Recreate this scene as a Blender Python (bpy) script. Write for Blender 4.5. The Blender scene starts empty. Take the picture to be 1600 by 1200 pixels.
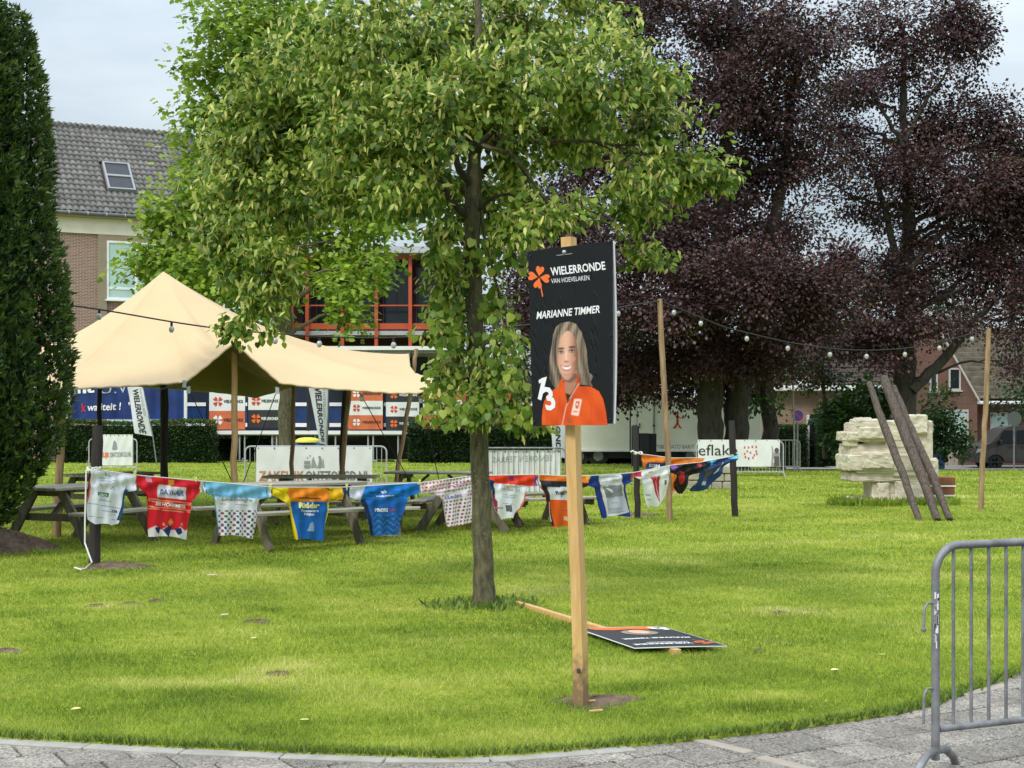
import bpy, math, random
import numpy as np
from mathutils import Vector, Matrix
rnd = random.Random(7); RS = np.random.RandomState(11)
sc = bpy.context.scene
# ---------------------------------------------------------------- camera, sky, sun, exposure
F, HY, CH = 2200.0, 662.0, 1.6            # focal length and horizon row in photo pixels, eye height in metres
cd = bpy.data.cameras.new('camera'); cam = bpy.data.objects.new('camera', cd); sc.collection.objects.link(cam)
cam.location = (0, 0, CH); cam.rotation_euler = (math.radians(90), 0, 0)
cd.sensor_width = 36; cd.lens = F/1600*36; cd.shift_y = (HY-600)/1600; cd.clip_start = .1; cd.clip_end = 3000
sc.camera = cam
SUN_EL, SUN_AZ = math.radians(46), math.radians(215)   # azimuth measured from +Y clockwise
w = bpy.data.worlds.new('World'); sc.world = w; w.use_nodes = True
nt = w.node_tree; nt.nodes.clear()
wo = nt.nodes.new('ShaderNodeOutputWorld'); bg = nt.nodes.new('ShaderNodeBackground'); bg.inputs[1].default_value = .115
sky = nt.nodes.new('ShaderNodeTexSky'); sky.sky_type = 'NISHITA'; sky.sun_disc = False
sky.sun_elevation = SUN_EL; sky.sun_rotation = SUN_AZ
tc = nt.nodes.new('ShaderNodeTexCoord'); mp = nt.nodes.new('ShaderNodeMapping'); mp.inputs['Scale'].default_value = (2.2, 2.2, 9)
nz = nt.nodes.new('ShaderNodeTexNoise'); nz.inputs['Scale'].default_value = 1.3; nz.inputs['Detail'].default_value = 6; nz.inputs['Roughness'].default_value = .55
cr = nt.nodes.new('ShaderNodeValToRGB'); cr.color_ramp.elements[0].position = .36; cr.color_ramp.elements[1].position = .68
cr.color_ramp.elements[0].color = (4.1, 4.85, 5.4, 1); cr.color_ramp.elements[1].color = (6.0, 6.6, 7.0, 1)
mx = nt.nodes.new('ShaderNodeMix'); mx.data_type = 'RGBA'; mx.inputs[0].default_value = .88
L = nt.links.new
L(tc.outputs['Generated'], mp.inputs[0]); L(mp.outputs[0], nz.inputs[0]); L(nz.outputs[0], cr.inputs[0])
# overcast luminance: the zenith of a clouded sky is brighter than its rim
sx = nt.nodes.new('ShaderNodeSeparateXYZ'); L(tc.outputs['Generated'], sx.inputs[0])
mr = nt.nodes.new('ShaderNodeMapRange'); mr.inputs[1].default_value = .15; mr.inputs[2].default_value = 1; mr.inputs[3].default_value = .84; mr.inputs[4].default_value = 2.45; L(sx.outputs[2], mr.inputs[0])
sv = nt.nodes.new('ShaderNodeVectorMath'); sv.operation = 'SCALE'; L(mx.outputs[2], sv.inputs[0]); L(mr.outputs[0], sv.inputs['Scale'])
L(sky.outputs[0], mx.inputs[6]); L(cr.outputs[0], mx.inputs[7]); L(sv.outputs[0], bg.inputs[0]); L(bg.outputs[0], wo.inputs[0])
sd = bpy.data.lights.new('sun', 'SUN'); sd.energy = 1.5; sd.angle = math.radians(14); sd.color = (1, .95, .87)
so = bpy.data.objects.new('sun', sd); sc.collection.objects.link(so)
sdir = Vector((math.sin(SUN_AZ)*math.cos(SUN_EL), math.cos(SUN_AZ)*math.cos(SUN_EL), math.sin(SUN_EL)))
so.rotation_euler = sdir.to_track_quat('Z', 'Y').to_euler(); so.location = (0, 0, 30)
vs = sc.view_settings; vs.view_transform = 'Standard'; vs.look = 'None'; vs.exposure = 0.42; vs.gamma = 1; vs.use_curve_mapping = False
sc.cycles.max_bounces = 6; sc.cycles.transparent_max_bounces = 6; sc.cycles.diffuse_bounces = 3
# ---------------------------------------------------------------- helpers
COL = sc.collection
def W(px, py, D): return Vector(((px-800)/F*D, D, CH-(py-HY)/F*D))     # photo pixel at distance D -> metres
def Dg(py, z=0.): return F*(CH-z)/(py-HY)                              # distance of a ground point
def G(px, py, z=0.):
    D = Dg(py, z); return Vector(((px-800)/F*D, D, z))
def sst(a, b, x): t = np.clip((x-a)/(b-a), 0, 1); return t*t*(3-2*t)
def gz(x, y):                                                          # the land falls gently towards the road
    x = np.asarray(x, float); y = np.asarray(y, float)
    m = np.exp(-(((x-7.35)/1.5)**2+((y-26)/1.8)**2))*.10
    return -.45*sst(46, 62, y)*sst(5, 12, x) + m
def wloc(o):
    v = Vector((0, 0, 0))
    while o is not None: v = v+o.location; o = o.parent
    return v
def tag(o, label=None, cat=None, group=None, kind=None, category=None):
    cat = cat or category
    if label: o['label'] = label
    if cat: o['category'] = cat
    if group: o['group'] = group
    if kind: o['kind'] = kind
    return o
def thing(name, label, cat, loc=(0, 0, 0), group=None):
    o = bpy.data.objects.new(name, None); o.location = loc; o.empty_display_size = .2; COL.objects.link(o)
    return tag(o, label, cat, group)
def mkobj(name, me, parent=None, loc=None):
    o = bpy.data.objects.new(name, me); COL.objects.link(o)
    if parent is not None: o.parent = parent
    if loc is not None: o.location = loc
    return o
def copy_tree(o, parent=None):
    c = o.copy(); COL.objects.link(c)
    if parent is not None: c.parent = parent
    for ch in list(o.children): copy_tree(ch, c)
    return c
def npmesh(name, V, Fa, mat, smooth=False, attrs=None):
    """V (n,3); Fa (m,k) with one k"""
    me = bpy.data.meshes.new(name); V = np.asarray(V, np.float32); Fa = np.asarray(Fa, np.int32)
    n, k = Fa.shape
    me.vertices.add(len(V)); me.vertices.foreach_set('co', V.ravel())
    me.loops.add(n*k); me.loops.foreach_set('vertex_index', Fa.ravel())
    me.polygons.add(n); me.polygons.foreach_set('loop_start', np.arange(0, n*k, k, dtype=np.int32))
    me.polygons.foreach_set('loop_total', np.full(n, k, np.int32))
    if smooth: me.polygons.foreach_set('use_smooth', np.ones(n, bool))
    for an, (ty, arr) in (attrs or {}).items():
        a = me.attributes.new(an, ty, 'POINT')
        a.data.foreach_set('value' if ty == 'FLOAT' else 'color', np.asarray(arr, np.float32).ravel())
    me.update(calc_edges=True)
    if mat: me.materials.append(mat)
    return me
def ortho(d):
    d = Vector(d).normalized(); u = Vector((0, 0, 1)) if abs(d.z) < .95 else Vector((1, 0, 0))
    a = d.cross(u).normalized(); return d, a, a.cross(d).normalized()
class MB:
    def __init__(s): s.v, s.f, s.m = [], [], []
    def add(s, vs, fs, mi=0):
        b = len(s.v); s.v += [tuple(v) for v in vs]; s.f += [tuple(i+b for i in f) for f in fs]; s.m += [mi]*len(fs); return s
    def box(s, c, d, rz=0., mi=0, bev=0.):
        c = Vector(c); R = Matrix.Rotation(rz, 3, 'Z'); x, y, z = [q/2 for q in d]
        return s.obox(c, R @ Vector((x, 0, 0)), R @ Vector((0, y, 0)), Vector((0, 0, z)), mi, bev)
    def obox(s, c, X, Y, Z, mi=0, bev=0.):
        if not bev:
            vs = [c+X*i+Y*j+Z*k for k in (-1, 1) for j in (-1, 1) for i in (-1, 1)]
            return s.add(vs, [(0, 2, 3, 1), (4, 5, 7, 6), (0, 1, 5, 4), (2, 6, 7, 3), (0, 4, 6, 2), (1, 3, 7, 5)], mi)
        vs = []
        fx, fy, fz = 1-bev/X.length, 1-bev/Y.length, 1-bev/Z.length
        for k in (-1, 1):
            for j in (-1, 1):
                for i in (-1, 1):
                    vs += [c+X*i+Y*j*fy+Z*k*fz, c+X*i*fx+Y*j+Z*k*fz, c+X*i*fx+Y*j*fy+Z*k]
        I = lambda i, j, k, a: 3*((i > 0)+2*(j > 0)+4*(k > 0))+a
        fs = []
        for sg in (-1, 1):
            q = [(-1, -1), (1, -1), (1, 1), (-1, 1)]
            if sg < 0: q = q[::-1]
            fs.append(tuple(I(sg, a, b, 0) for a, b in q)); fs.append(tuple(I(b, sg, a, 1) for a, b in q)); fs.append(tuple(I(a, b, sg, 2) for a, b in q))
        for a in (-1, 1):
            for b in (-1, 1):
                fs += [(I(-1, a, b, 1), I(1, a, b, 1), I(1, a, b, 2), I(-1, a, b, 2)), (I(a, -1, b, 0), I(a, 1, b, 0), I(a, 1, b, 2), I(a, -1, b, 2)),
                       (I(a, b, -1, 0), I(a, b, 1, 0), I(a, b, 1, 1), I(a, b, -1, 1))]
                fs += [(I(a, b, q, 0), I(a, b, q, 1), I(a, b, q, 2)) for q in (-1, 1)]
        return s.add(vs, fs, mi)
    def beam(s, p0, p1, w_, h_, up=(0, 0, 1), mi=0, bev=0.):
        p0, p1 = Vector(p0), Vector(p1); d = p1-p0; up = Vector(up)
        X = d.cross(up)
        if X.length < 1e-6: X = d.cross(Vector((0, 1, 0)))
        X.normalize(); Z = X.cross(d).normalized()
        return s.obox((p0+p1)/2, X*w_/2, d/2, Z*h_/2, mi, bev)
    def tube(s, pts, r, n=8, mi=0, caps=True, close=False):
        pts = [Vector(p) for p in pts]; m = len(pts); rr = r if hasattr(r, '__len__') else [r]*m
        b = len(s.v); a = None; vs = []
        for i, p in enumerate(pts):
            d = pts[min(i+1, m-1)]-pts[max(i-1, 0)]
            if close: d = pts[(i+1) % m]-pts[i-1]
            d.normalize()
            if a is None: _, a, c = ortho(d)
            else:
                a = a-d*a.dot(d)
                if a.length < 1e-5: _, a, c = ortho(d)
                a.normalize(); c = a.cross(d).normalized()
            for k in range(n):
                t = 2*math.pi*k/n; vs.append(p+(a*math.cos(t)+c*math.sin(t))*rr[i])
        fs = []
        for i in range(m if close else m-1):
            j = (i+1) % m
            for k in range(n): fs.append((i*n+k, i*n+(k+1) % n, j*n+(k+1) % n, j*n+k))
        if caps and not close: fs += [tuple(range(n))[::-1], tuple((m-1)*n+k for k in range(n))]
        return s.add(vs, fs, mi)
    def prism(s, pts, off, mi=0):
        """pts: planar loop of 3D points, off: extrusion vector"""
        n = len(pts); pts = [Vector(p) for p in pts]; off = Vector(off)
        return s.add(pts+[p+off for p in pts], [tuple(range(n))[::-1], tuple(range(n, 2*n))]+[(i, (i+1) % n, n+(i+1) % n, n+i) for i in range(n)], mi)
    def sphere(s, c, r, n=8, m=5, mi=0, sz=1.):
        c = Vector(c); vs = [c+Vector((0, 0, r*sz))]
        for i in range(1, m):
            t = math.pi*i/m
            for k in range(n): vs.append(c+Vector((r*math.sin(t)*math.cos(2*math.pi*k/n), r*math.sin(t)*math.sin(2*math.pi*k/n), r*sz*math.cos(t))))
        vs.append(c-Vector((0, 0, r*sz))); fs = [(0, 1+(k), 1+(k+1) % n) for k in range(n)]
        for i in range(m-2):
            for k in range(n): a = 1+i*n; fs.append((a+k, a+n+k, a+n+(k+1) % n, a+(k+1) % n))
        a = 1+(m-2)*n; fs += [(a+(k+1) % n, a+k, len(vs)-1) for k in range(n)]
        return s.add(vs, fs, mi)
    def lathe(s, c, prof, n=12, mi=0):
        c = Vector(c); vs = []
        for r, z in prof:
            for k in range(n): vs.append(c+Vector((r*math.cos(2*math.pi*k/n), r*math.sin(2*math.pi*k/n), z)))
        fs = [(i*n+k, i*n+(k+1) % n, (i+1)*n+(k+1) % n, (i+1)*n+k) for i in range(len(prof)-1) for k in range(n)]
        fs += [tuple(range(n))[::-1], tuple((len(prof)-1)*n+k for k in range(n))]
        return s.add(vs, fs, mi)
    def build(s, name, mats, parent=None, smooth=False, loc=None, **kw):
        o0 = wloc(parent) if parent is not None else (Vector(loc) if loc is not None else Vector((0, 0, 0)))
        me = bpy.data.meshes.new(name); me.from_pydata([(v[0]-o0.x, v[1]-o0.y, v[2]-o0.z) for v in s.v], [], s.f)
        for m in (mats if isinstance(mats, (list, tuple)) else [mats]): me.materials.append(m)
        if any(s.m): me.polygons.foreach_set('material_index', s.m)
        if smooth: me.polygons.foreach_set('use_smooth', [True]*len(s.f)); me.set_sharp_from_angle(angle=math.radians(40))
        me.update()
        o = mkobj(name, me, parent, loc if parent is None else None)
        return tag(o, **kw)
# ---------------------------------------------------------------- materials
def mat(name, col, rough=.7, var=0., scale=6., col2=None, bump=0., bscale=40., metal=0., spec=.4, stretch=None, obj=True, rand=0., trans=0.):
    m = bpy.data.materials.new(name); m.use_nodes = True; t = m.node_tree; b = t.nodes['Principled BSDF']; N = t.nodes.new; K = t.links.new
    b.inputs['Roughness'].default_value = rough; b.inputs['Metallic'].default_value = metal; b.inputs['Specular IOR Level'].default_value = spec
    c = (*col, 1); b.inputs['Base Color'].default_value = c
    tcn = N('ShaderNodeTexCoord'); mpn = N('ShaderNodeMapping'); K(tcn.outputs['Object'], mpn.inputs[0])
    if stretch: mpn.inputs['Scale'].default_value = stretch
    src = None
    if var > 0 or col2:
        n = N('ShaderNodeTexNoise'); n.inputs['Scale'].default_value = scale; n.inputs['Detail'].default_value = 5; K(mpn.outputs[0], n.inputs[0])
        r = N('ShaderNodeValToRGB'); r.color_ramp.elements[0].position = .33; r.color_ramp.elements[1].position = .67
        d = col2 if col2 else tuple(min(1, q*(1+var)) for q in col); l = col if col2 else tuple(q*(1-var) for q in col)
        r.color_ramp.elements[0].color = (*l, 1); r.color_ramp.elements[1].color = (*d, 1); K(n.outputs[0], r.inputs[0]); src = r.outputs[0]
    if rand > 0:
        oi = N('ShaderNodeObjectInfo'); mr = N('ShaderNodeMapRange'); mr.inputs[3].default_value = 1-rand; mr.inputs[4].default_value = 1+rand
        K(oi.outputs['Random'], mr.inputs[0]); mu = N('ShaderNodeVectorMath'); mu.operation = 'SCALE'
        if src: K(src, mu.inputs[0])
        else: mu.inputs[0].default_value = col
        K(mr.outputs[0], mu.inputs['Scale']); src = mu.outputs[0]
    if src: K(src, b.inputs['Base Color'])
    if bump > 0:
        n2 = N('ShaderNodeTexNoise'); n2.inputs['Scale'].default_value = bscale; n2.inputs['Detail'].default_value = 6; K(mpn.outputs[0], n2.inputs[0])
        bp = N('ShaderNodeBump'); bp.inputs['Strength'].default_value = bump; bp.inputs['Distance'].default_value = .01; K(n2.outputs[0], bp.inputs['Height']); K(bp.outputs[0], b.inputs['Normal'])
    if trans > 0:
        o = t.nodes['Material Output']; tr = N('ShaderNodeBsdfTranslucent'); ms = N('ShaderNodeMixShader'); ms.inputs[0].default_value = trans
        if src: K(src, tr.inputs[0])
        else: tr.inputs[0].default_value = c
        K(b.outputs[0], ms.inputs[1]); K(tr.outputs[0], ms.inputs[2]); K(ms.outputs[0], o.inputs[0])
    return m
def leafmat(name, stops, trans=.35, rough=.5, patch=None, spec=.35):
    m = bpy.data.materials.new(name); m.use_nodes = True; t = m.node_tree; b = t.nodes['Principled BSDF']; N = t.nodes.new; K = t.links.new
    a = N('ShaderNodeAttribute'); a.attribute_name = 'tint'; r = N('ShaderNodeValToRGB'); e = r.color_ramp.elements
    e[0].position = stops[0][0]; e[0].color = (*stops[0][1], 1); e[1].position = stops[-1][0]; e[1].color = (*stops[-1][1], 1)
    for p, c in stops[1:-1]: q = e.new(p); q.color = (*c, 1)
    fac = a.outputs['Fac']
    if patch:
        g = N('ShaderNodeNewGeometry'); n = N('ShaderNodeTexNoise'); n.inputs['Scale'].default_value = patch[0]; n.inputs['Detail'].default_value = 4; K(g.outputs['Position'], n.inputs[0])
        ma = N('ShaderNodeMath'); ma.operation = 'MULTIPLY_ADD'; K(n.outputs[0], ma.inputs[0]); ma.inputs[1].default_value = patch[1]
        m2 = N('ShaderNodeMath'); m2.operation = 'SUBTRACT'; K(fac, m2.inputs[0]); m2.inputs[1].default_value = patch[1]/2; K(m2.outputs[0], ma.inputs[2]); fac = ma.outputs[0]
    K(fac, r.inputs[0]); K(r.outputs[0], b.inputs['Base Color']); b.inputs['Roughness'].default_value = rough; b.inputs['Specular IOR Level'].default_value = spec
    o = t.nodes['Material Output']; tr = N('ShaderNodeBsdfTranslucent'); ms = N('ShaderNodeMixShader'); ms.inputs[0].default_value = trans
    K(r.outputs[0], tr.inputs[0]); K(b.outputs[0], ms.inputs[1]); K(tr.outputs[0], ms.inputs[2]); K(ms.outputs[0], o.inputs[0])
    return m
def printmat(name, rough=.6, trans=0., bump=0., spec=.3):
    m = bpy.data.materials.new(name); m.use_nodes = True; t = m.node_tree; b = t.nodes['Principled BSDF']; N = t.nodes.new; K = t.links.new
    a = N('ShaderNodeAttribute'); a.attribute_name = 'print'; K(a.outputs['Color'], b.inputs['Base Color']); b.inputs['Roughness'].default_value = rough; b.inputs['Specular IOR Level'].default_value = spec
    if bump:
        tcn = N('ShaderNodeTexCoord'); n2 = N('ShaderNodeTexNoise'); n2.inputs['Scale'].default_value = 9; n2.inputs['Detail'].default_value = 3; K(tcn.outputs['Object'], n2.inputs[0])
        bp = N('ShaderNodeBump'); bp.inputs['Strength'].default_value = bump; bp.inputs['Distance'].default_value = .03; K(n2.outputs[0], bp.inputs['Height']); K(bp.outputs[0], b.inputs['Normal'])
    if trans:
        o = t.nodes['Material Output']; tr = N('ShaderNodeBsdfTranslucent'); ms = N('ShaderNodeMixShader'); ms.inputs[0].default_value = trans
        K(a.outputs['Color'], tr.inputs[0]); K(b.outputs[0], ms.inputs[1]); K(tr.outputs[0], ms.inputs[2]); K(ms.outputs[0], o.inputs[0])
    return m
def brickmat(name, c1, c2, mortar, bw=.22, bh=.065, rot=(math.radians(90), 0, 0)):
    m = bpy.data.materials.new(name); m.use_nodes = True; t = m.node_tree; b = t.nodes['Principled BSDF']; N = t.nodes.new; K = t.links.new
    tcn = N('ShaderNodeTexCoord'); mpn = N('ShaderNodeMapping'); mpn.inputs['Rotation'].default_value = rot; K(tcn.outputs['Object'], mpn.inputs[0])
    br = N('ShaderNodeTexBrick'); br.inputs['Scale'].default_value = 1; br.inputs['Brick Width'].default_value = bw; br.inputs['Row Height'].default_value = bh
    br.inputs['Mortar Size'].default_value = .012; br.inputs['Color1'].default_value = (*c1, 1); br.inputs['Color2'].default_value = (*c2, 1); br.inputs['Mortar'].default_value = (*mortar, 1)
    K(mpn.outputs[0], br.inputs[0]); K(br.outputs[0], b.inputs['Base Color']); b.inputs['Roughness'].default_value = .9
    bp = N('ShaderNodeBump'); bp.inputs['Strength'].default_value = .6; bp.inputs['Distance'].default_value = .02; bp.invert = True; K(br.outputs['Fac'], bp.inputs['Height']); K(bp.outputs[0], b.inputs['Normal'])
    return m
M = dict(
 white=mat('white_paint', (.8, .8, .79), .5, .04, 3), planed_round=mat('round_pine_pole', (.50, .30, .13), .7, col2=(.62, .40, .20), scale=5, stretch=(5, 5, .8), bump=.4, bscale=22),
 zorange=mat('faded_orange_print', (.52, .24, .14), .6), zgrey=mat('faded_grey_print', (.22, .20, .19), .6), zgreen=mat('pale_green_print', (.34, .42, .40), .6), child=mat('dark_photo_print', (.10, .085, .08), .6),
 carglass=mat('tinted_car_glass', (.006, .008, .010), .25, spec=.25),
 black=mat('black_plastic', (.02, .02, .022), .45), cream=mat('cream_render', (.74, .67, .57), .9, .06, 2),
 steel=mat('galvanised_steel', (.17, .165, .165), .55, col2=(.30, .30, .31), scale=11, metal=.35, bump=.25, bscale=70), steel_light=mat('light_steel', (.5, .51, .52), .45, .1, 5, metal=.3),
 planed=mat('planed_pine', (.60, .36, .13), .6, col2=(.72, .46, .19), scale=7, stretch=(6, 6, .8), bump=.25, bscale=30),
 pole=mat('debarked_pole', (.42, .28, .15), .8, col2=(.22, .14, .08), scale=4, stretch=(5, 5, .7), bump=.5, bscale=18),
 blackpost=mat('stained_black_wood', (.022, .018, .018), .75, col2=(.045, .036, .034), scale=6, stretch=(8, 8, .6), bump=.6, bscale=25),
 greyplank=mat('weathered_plank', (.27, .24, .19), .85, col2=(.44, .41, .34), scale=3, stretch=(1, 9, 9), bump=.6, bscale=14, rand=.15),
 darkplank=mat('weathered_frame_wood', (.10, .085, .06), .85, col2=(.19, .165, .12), scale=5, stretch=(4, 4, 1), bump=.6, bscale=20, rand=.15),
 burnt=mat('charred_pole_wood', (.05, .038, .03), .8, col2=(.135, .10, .078), scale=5, stretch=(6, 6, .8), bump=.8, bscale=14),
 bark=mat('grey_green_bark', (.060, .052, .034), .9, col2=(.15, .135, .07), scale=9, stretch=(3, 3, 1), bump=1., bscale=22),
 bark_dark=mat('dark_bark', (.030, .026, .024), .9, col2=(.065, .055, .045), scale=3, stretch=(3, 3, 1), bump=1., bscale=9),
 twig=mat('twig_bark', (.05, .042, .03), .9, .3, 10),
 twig_red=mat('beech_twig_bark', (.07, .055, .05), .9, .3, 10),
 soil=mat('dug_soil', (.075, .05, .035), .95, col2=(.19, .13, .09), scale=14, bump=1., bscale=30),
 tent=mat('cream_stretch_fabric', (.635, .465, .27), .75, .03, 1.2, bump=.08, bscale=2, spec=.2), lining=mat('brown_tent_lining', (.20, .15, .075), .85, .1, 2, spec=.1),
 rope=mat('dark_rope', (.03, .03, .03), .8), cord=mat('white_cord', (.75, .74, .68), .8), cable=mat('black_cable', (.015, .015, .015), .5),
 bulb=mat('clear_bulb_glass', (.42, .43, .43), .08, spec=.8), orange=mat('orange_print', (.86, .17, .03), .6), wprint=mat('white_print', (.85, .85, .84), .6), bprint=mat('black_print', (.03, .03, .035), .6),
 gprint=mat('grey_print', (.30, .30, .31), .6), redprint=mat('red_print', (.62, .06, .04), .6), signblack=mat('matt_black_board', (.022, .023, .026), .42, .08, 3, spec=.45),
 lightboard=mat('board_edge_white', (.75, .75, .76), .6), stone=mat('pale_sandstone', (.50, .44, .335), .9, col2=(.70, .635, .51), scale=5, bump=1.6, bscale=16),
 aggregate=None, concrete=mat('light_concrete', (.36, .34, .30), .9, .15, 8, bump=.3), stonegrey=mat('grey_stone_block', (.30, .27, .20), .9, col2=(.45, .41, .32), scale=4, bump=.8, bscale=12),
 canvas=mat('white_banner_pvc', (.76, .76, .75), .5, .04, 2, bump=.35, bscale=4), navy=mat('navy_print_sheet', (.012, .035, .16), .5, .25, 1.5, bump=.3, bscale=3), navydark=mat('dark_navy_panel', (.012, .018, .035), .4, .2, 2),
 blueglass=mat('blue_stage_panel', (.015, .04, .13), .3, .2, 3), redsteel=mat('red_orange_steel', (.50, .09, .035), .5, .08, 2), darkglass=mat('dark_glass', (.015, .022, .026), .12, .2, 1, spec=.45),
 milkglass=mat('curtained_glass', (.42, .58, .54), .2, .08, 1.5, spec=.7), anthracite=mat('anthracite_panel', (.045, .045, .055), .6, .1, 3), skyframe=mat('grey_window_metal', (.30, .31, .32), .5), trim=mat('cream_house_trim', (.50, .47, .41), .6), trailer=mat('off_white_truck_panel', (.82, .81, .72), .55, .06, 1.2),
 brick=brickmat('red_brown_brick', (.20, .080, .058), (.30, .14, .105), (.43, .37, .31)), brick2=brickmat('house_red_brick', (.145, .058, .042), (.20, .082, .06), (.17, .12, .09)),
 brick3=brickmat('buff_brown_brick', (.26, .15, .10), (.35, .21, .14), (.34, .27, .2)), brickdark=brickmat('dark_red_brick', (.07, .02, .016), (.10, .03, .022), (.04, .02, .018)),
 tile=mat('grey_roof_tile', (.075, .07, .065), .85, col2=(.185, .172, .158), scale=5, bump=.4, rand=.28), tile2=mat('mossy_brown_roof_tile', (.13, .11, .085), .85, col2=(.24, .21, .155), scale=3, bump=.4),
 tiledark=mat('dark_brown_roof_tile', (.06, .04, .035), .85, .3, 3), zinc=mat('zinc_gutter', (.16, .165, .17), .5, .15, 4, metal=.3), taupe=mat('taupe_render', (.30, .24, .17), .9, .05, 3),
 hedgecore=mat('dark_core_fill', (.012, .018, .008), .95, .3, 5), carpaint=mat('taupe_metallic_paint', (.062, .053, .046), .4, .03, 2, metal=.25, spec=.4), tyre=mat('tyre_rubber', (.018, .018, .018), .85), rim=mat('alloy_rim', (.42, .42, .43), .35, metal=.8),  # hedgecore: near-black fill for the solid cores inside yew and hedges
 asphalt=mat('grey_road_paving', (.26, .235, .22), .95, .15, 2, bump=.3), terracotta=mat('terracotta_tile', (.55, .17, .08), .9, .25, 3), rust=mat('rust_brown_planks', (.20, .075, .035), .85, .35, 4, bump=.4),
 yellow=mat('yellow_plastic', (.68, .60, .08), .5), binblue=mat('blue_bin_plastic', (.03, .08, .22), .5), signblue=mat('sign_blue', (.03, .08, .42), .4), signred=mat('sign_red', (.60, .03, .05), .4), signback=mat('grey_sign_back', (.16, .17, .17), .6, metal=.3),
 pegyellow=mat('yellow_peg_plastic', (.85, .78, .30), .4), siding=mat('grey_board_siding', (.17, .15, .12), .8, .15, 3),
)
# exposed aggregate paving
def aggregate():
    m = bpy.data.materials.new('washed_gravel_slab'); m.use_nodes = True; t = m.node_tree; b = t.nodes['Principled BSDF']; N = t.nodes.new; K = t.links.new
    g = N('ShaderNodeNewGeometry'); v = N('ShaderNodeTexVoronoi'); v.inputs['Scale'].default_value = 115; K(g.outputs['Position'], v.inputs[0])
    r = N('ShaderNodeValToRGB'); e = r.color_ramp.elements; e[0].color = (.135, .122, .108, 1); e[1].color = (.40, .35, .295, 1); e[0].position = .12; e[1].position = .95
    q = e.new(.5); q.color = (.26, .235, .205, 1)
    sp = N('ShaderNodeSeparateColor'); K(v.outputs['Color'], sp.inputs[0]); K(sp.outputs[0], r.inputs[0])
    oi = N('ShaderNodeObjectInfo'); mr = N('ShaderNodeMapRange'); mr.inputs[3].default_value = .78; mr.inputs[4].default_value = 1.16; K(oi.outputs['Random'], mr.inputs[0])
    n = N('ShaderNodeTexNoise'); n.inputs['Scale'].default_value = 3.5; n.inputs['Detail'].default_value = 4; K(g.outputs['Position'], n.inputs[0])
    m3 = N('ShaderNodeMapRange'); m3.inputs[1].default_value = .3; m3.inputs[2].default_value = .7; m3.inputs[3].default_value = .72; m3.inputs[4].default_value = 1.2; K(n.outputs[0], m3.inputs[0])
    mm = N('ShaderNodeMath'); mm.operation = 'MULTIPLY'; K(mr.outputs[0], mm.inputs[0]); K(m3.outputs[0], mm.inputs[1])
    mu = N('ShaderNodeVectorMath'); mu.operation = 'SCALE'; K(r.outputs[0], mu.inputs[0]); K(mm.outputs[0], mu.inputs['Scale']); K(mu.outputs[0], b.inputs['Base Color'])
    bp = N('ShaderNodeBump'); bp.inputs['Strength'].default_value = .5; bp.inputs['Distance'].default_value = .003; K(v.outputs['Distance'], bp.inputs['Height']); bp.invert = True; K(bp.outputs[0], b.inputs['Normal']); b.inputs['Roughness'].default_value = .9
    return m
M['aggregate'] = aggregate()
def stain_wood():   # pine with mud drawn up the lowest part
    m = M['planed'].copy(); m.name = 'muddy_pine'; t = m.node_tree; b = t.nodes['Principled BSDF']; N = t.nodes.new; K = t.links.new; src = b.inputs['Base Color'].links[0].from_socket
    tc_ = N('ShaderNodeTexCoord'); s_ = N('ShaderNodeSeparateXYZ'); K(tc_.outputs['Object'], s_.inputs[0]); n = N('ShaderNodeTexNoise'); n.inputs['Scale'].default_value = 22; n.inputs['Detail'].default_value = 5; K(tc_.outputs['Object'], n.inputs[0])
    a = N('ShaderNodeMath'); a.operation = 'MULTIPLY_ADD'; K(n.outputs[0], a.inputs[0]); a.inputs[1].default_value = -.55; K(s_.outputs[2], a.inputs[2])
    r = N('ShaderNodeMapRange'); r.inputs[1].default_value = -.16; r.inputs[2].default_value = .04; r.inputs[3].default_value = .8; r.inputs[4].default_value = 0; K(a.outputs[0], r.inputs[0])
    x = N('ShaderNodeMix'); x.data_type = 'RGBA'; K(r.outputs[0], x.inputs[0]); K(src, x.inputs[6]); x.inputs[7].default_value = (.16, .10, .065, 1); K(x.outputs[2], b.inputs['Base Color']); return m
M['planed_mud'] = stain_wood()
def lichen(m):
    t = m.node_tree; b = t.nodes['Principled BSDF']; N = t.nodes.new; K = t.links.new; src = b.inputs['Base Color'].links[0].from_socket
    tc_ = N('ShaderNodeTexCoord'); v = N('ShaderNodeTexVoronoi'); v.inputs['Scale'].default_value = 34; K(tc_.outputs['Object'], v.inputs[0]); n = N('ShaderNodeTexNoise'); n.inputs['Scale'].default_value = 3; K(tc_.outputs['Object'], n.inputs[0])
    a = N('ShaderNodeMath'); a.operation = 'MULTIPLY_ADD'; K(n.outputs[0], a.inputs[0]); a.inputs[1].default_value = -.9; K(v.outputs['Distance'], a.inputs[2])
    r = N('ShaderNodeMapRange'); r.inputs[1].default_value = -.36; r.inputs[2].default_value = -.30; r.inputs[3].default_value = .45; r.inputs[4].default_value = 0; K(a.outputs[0], r.inputs[0])
    x = N('ShaderNodeMix'); x.data_type = 'RGBA'; K(r.outputs[0], x.inputs[0]); K(src, x.inputs[6]); x.inputs[7].default_value = (.42, .42, .34, 1); K(x.outputs[2], b.inputs['Base Color'])
lichen(M['bark'])
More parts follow.
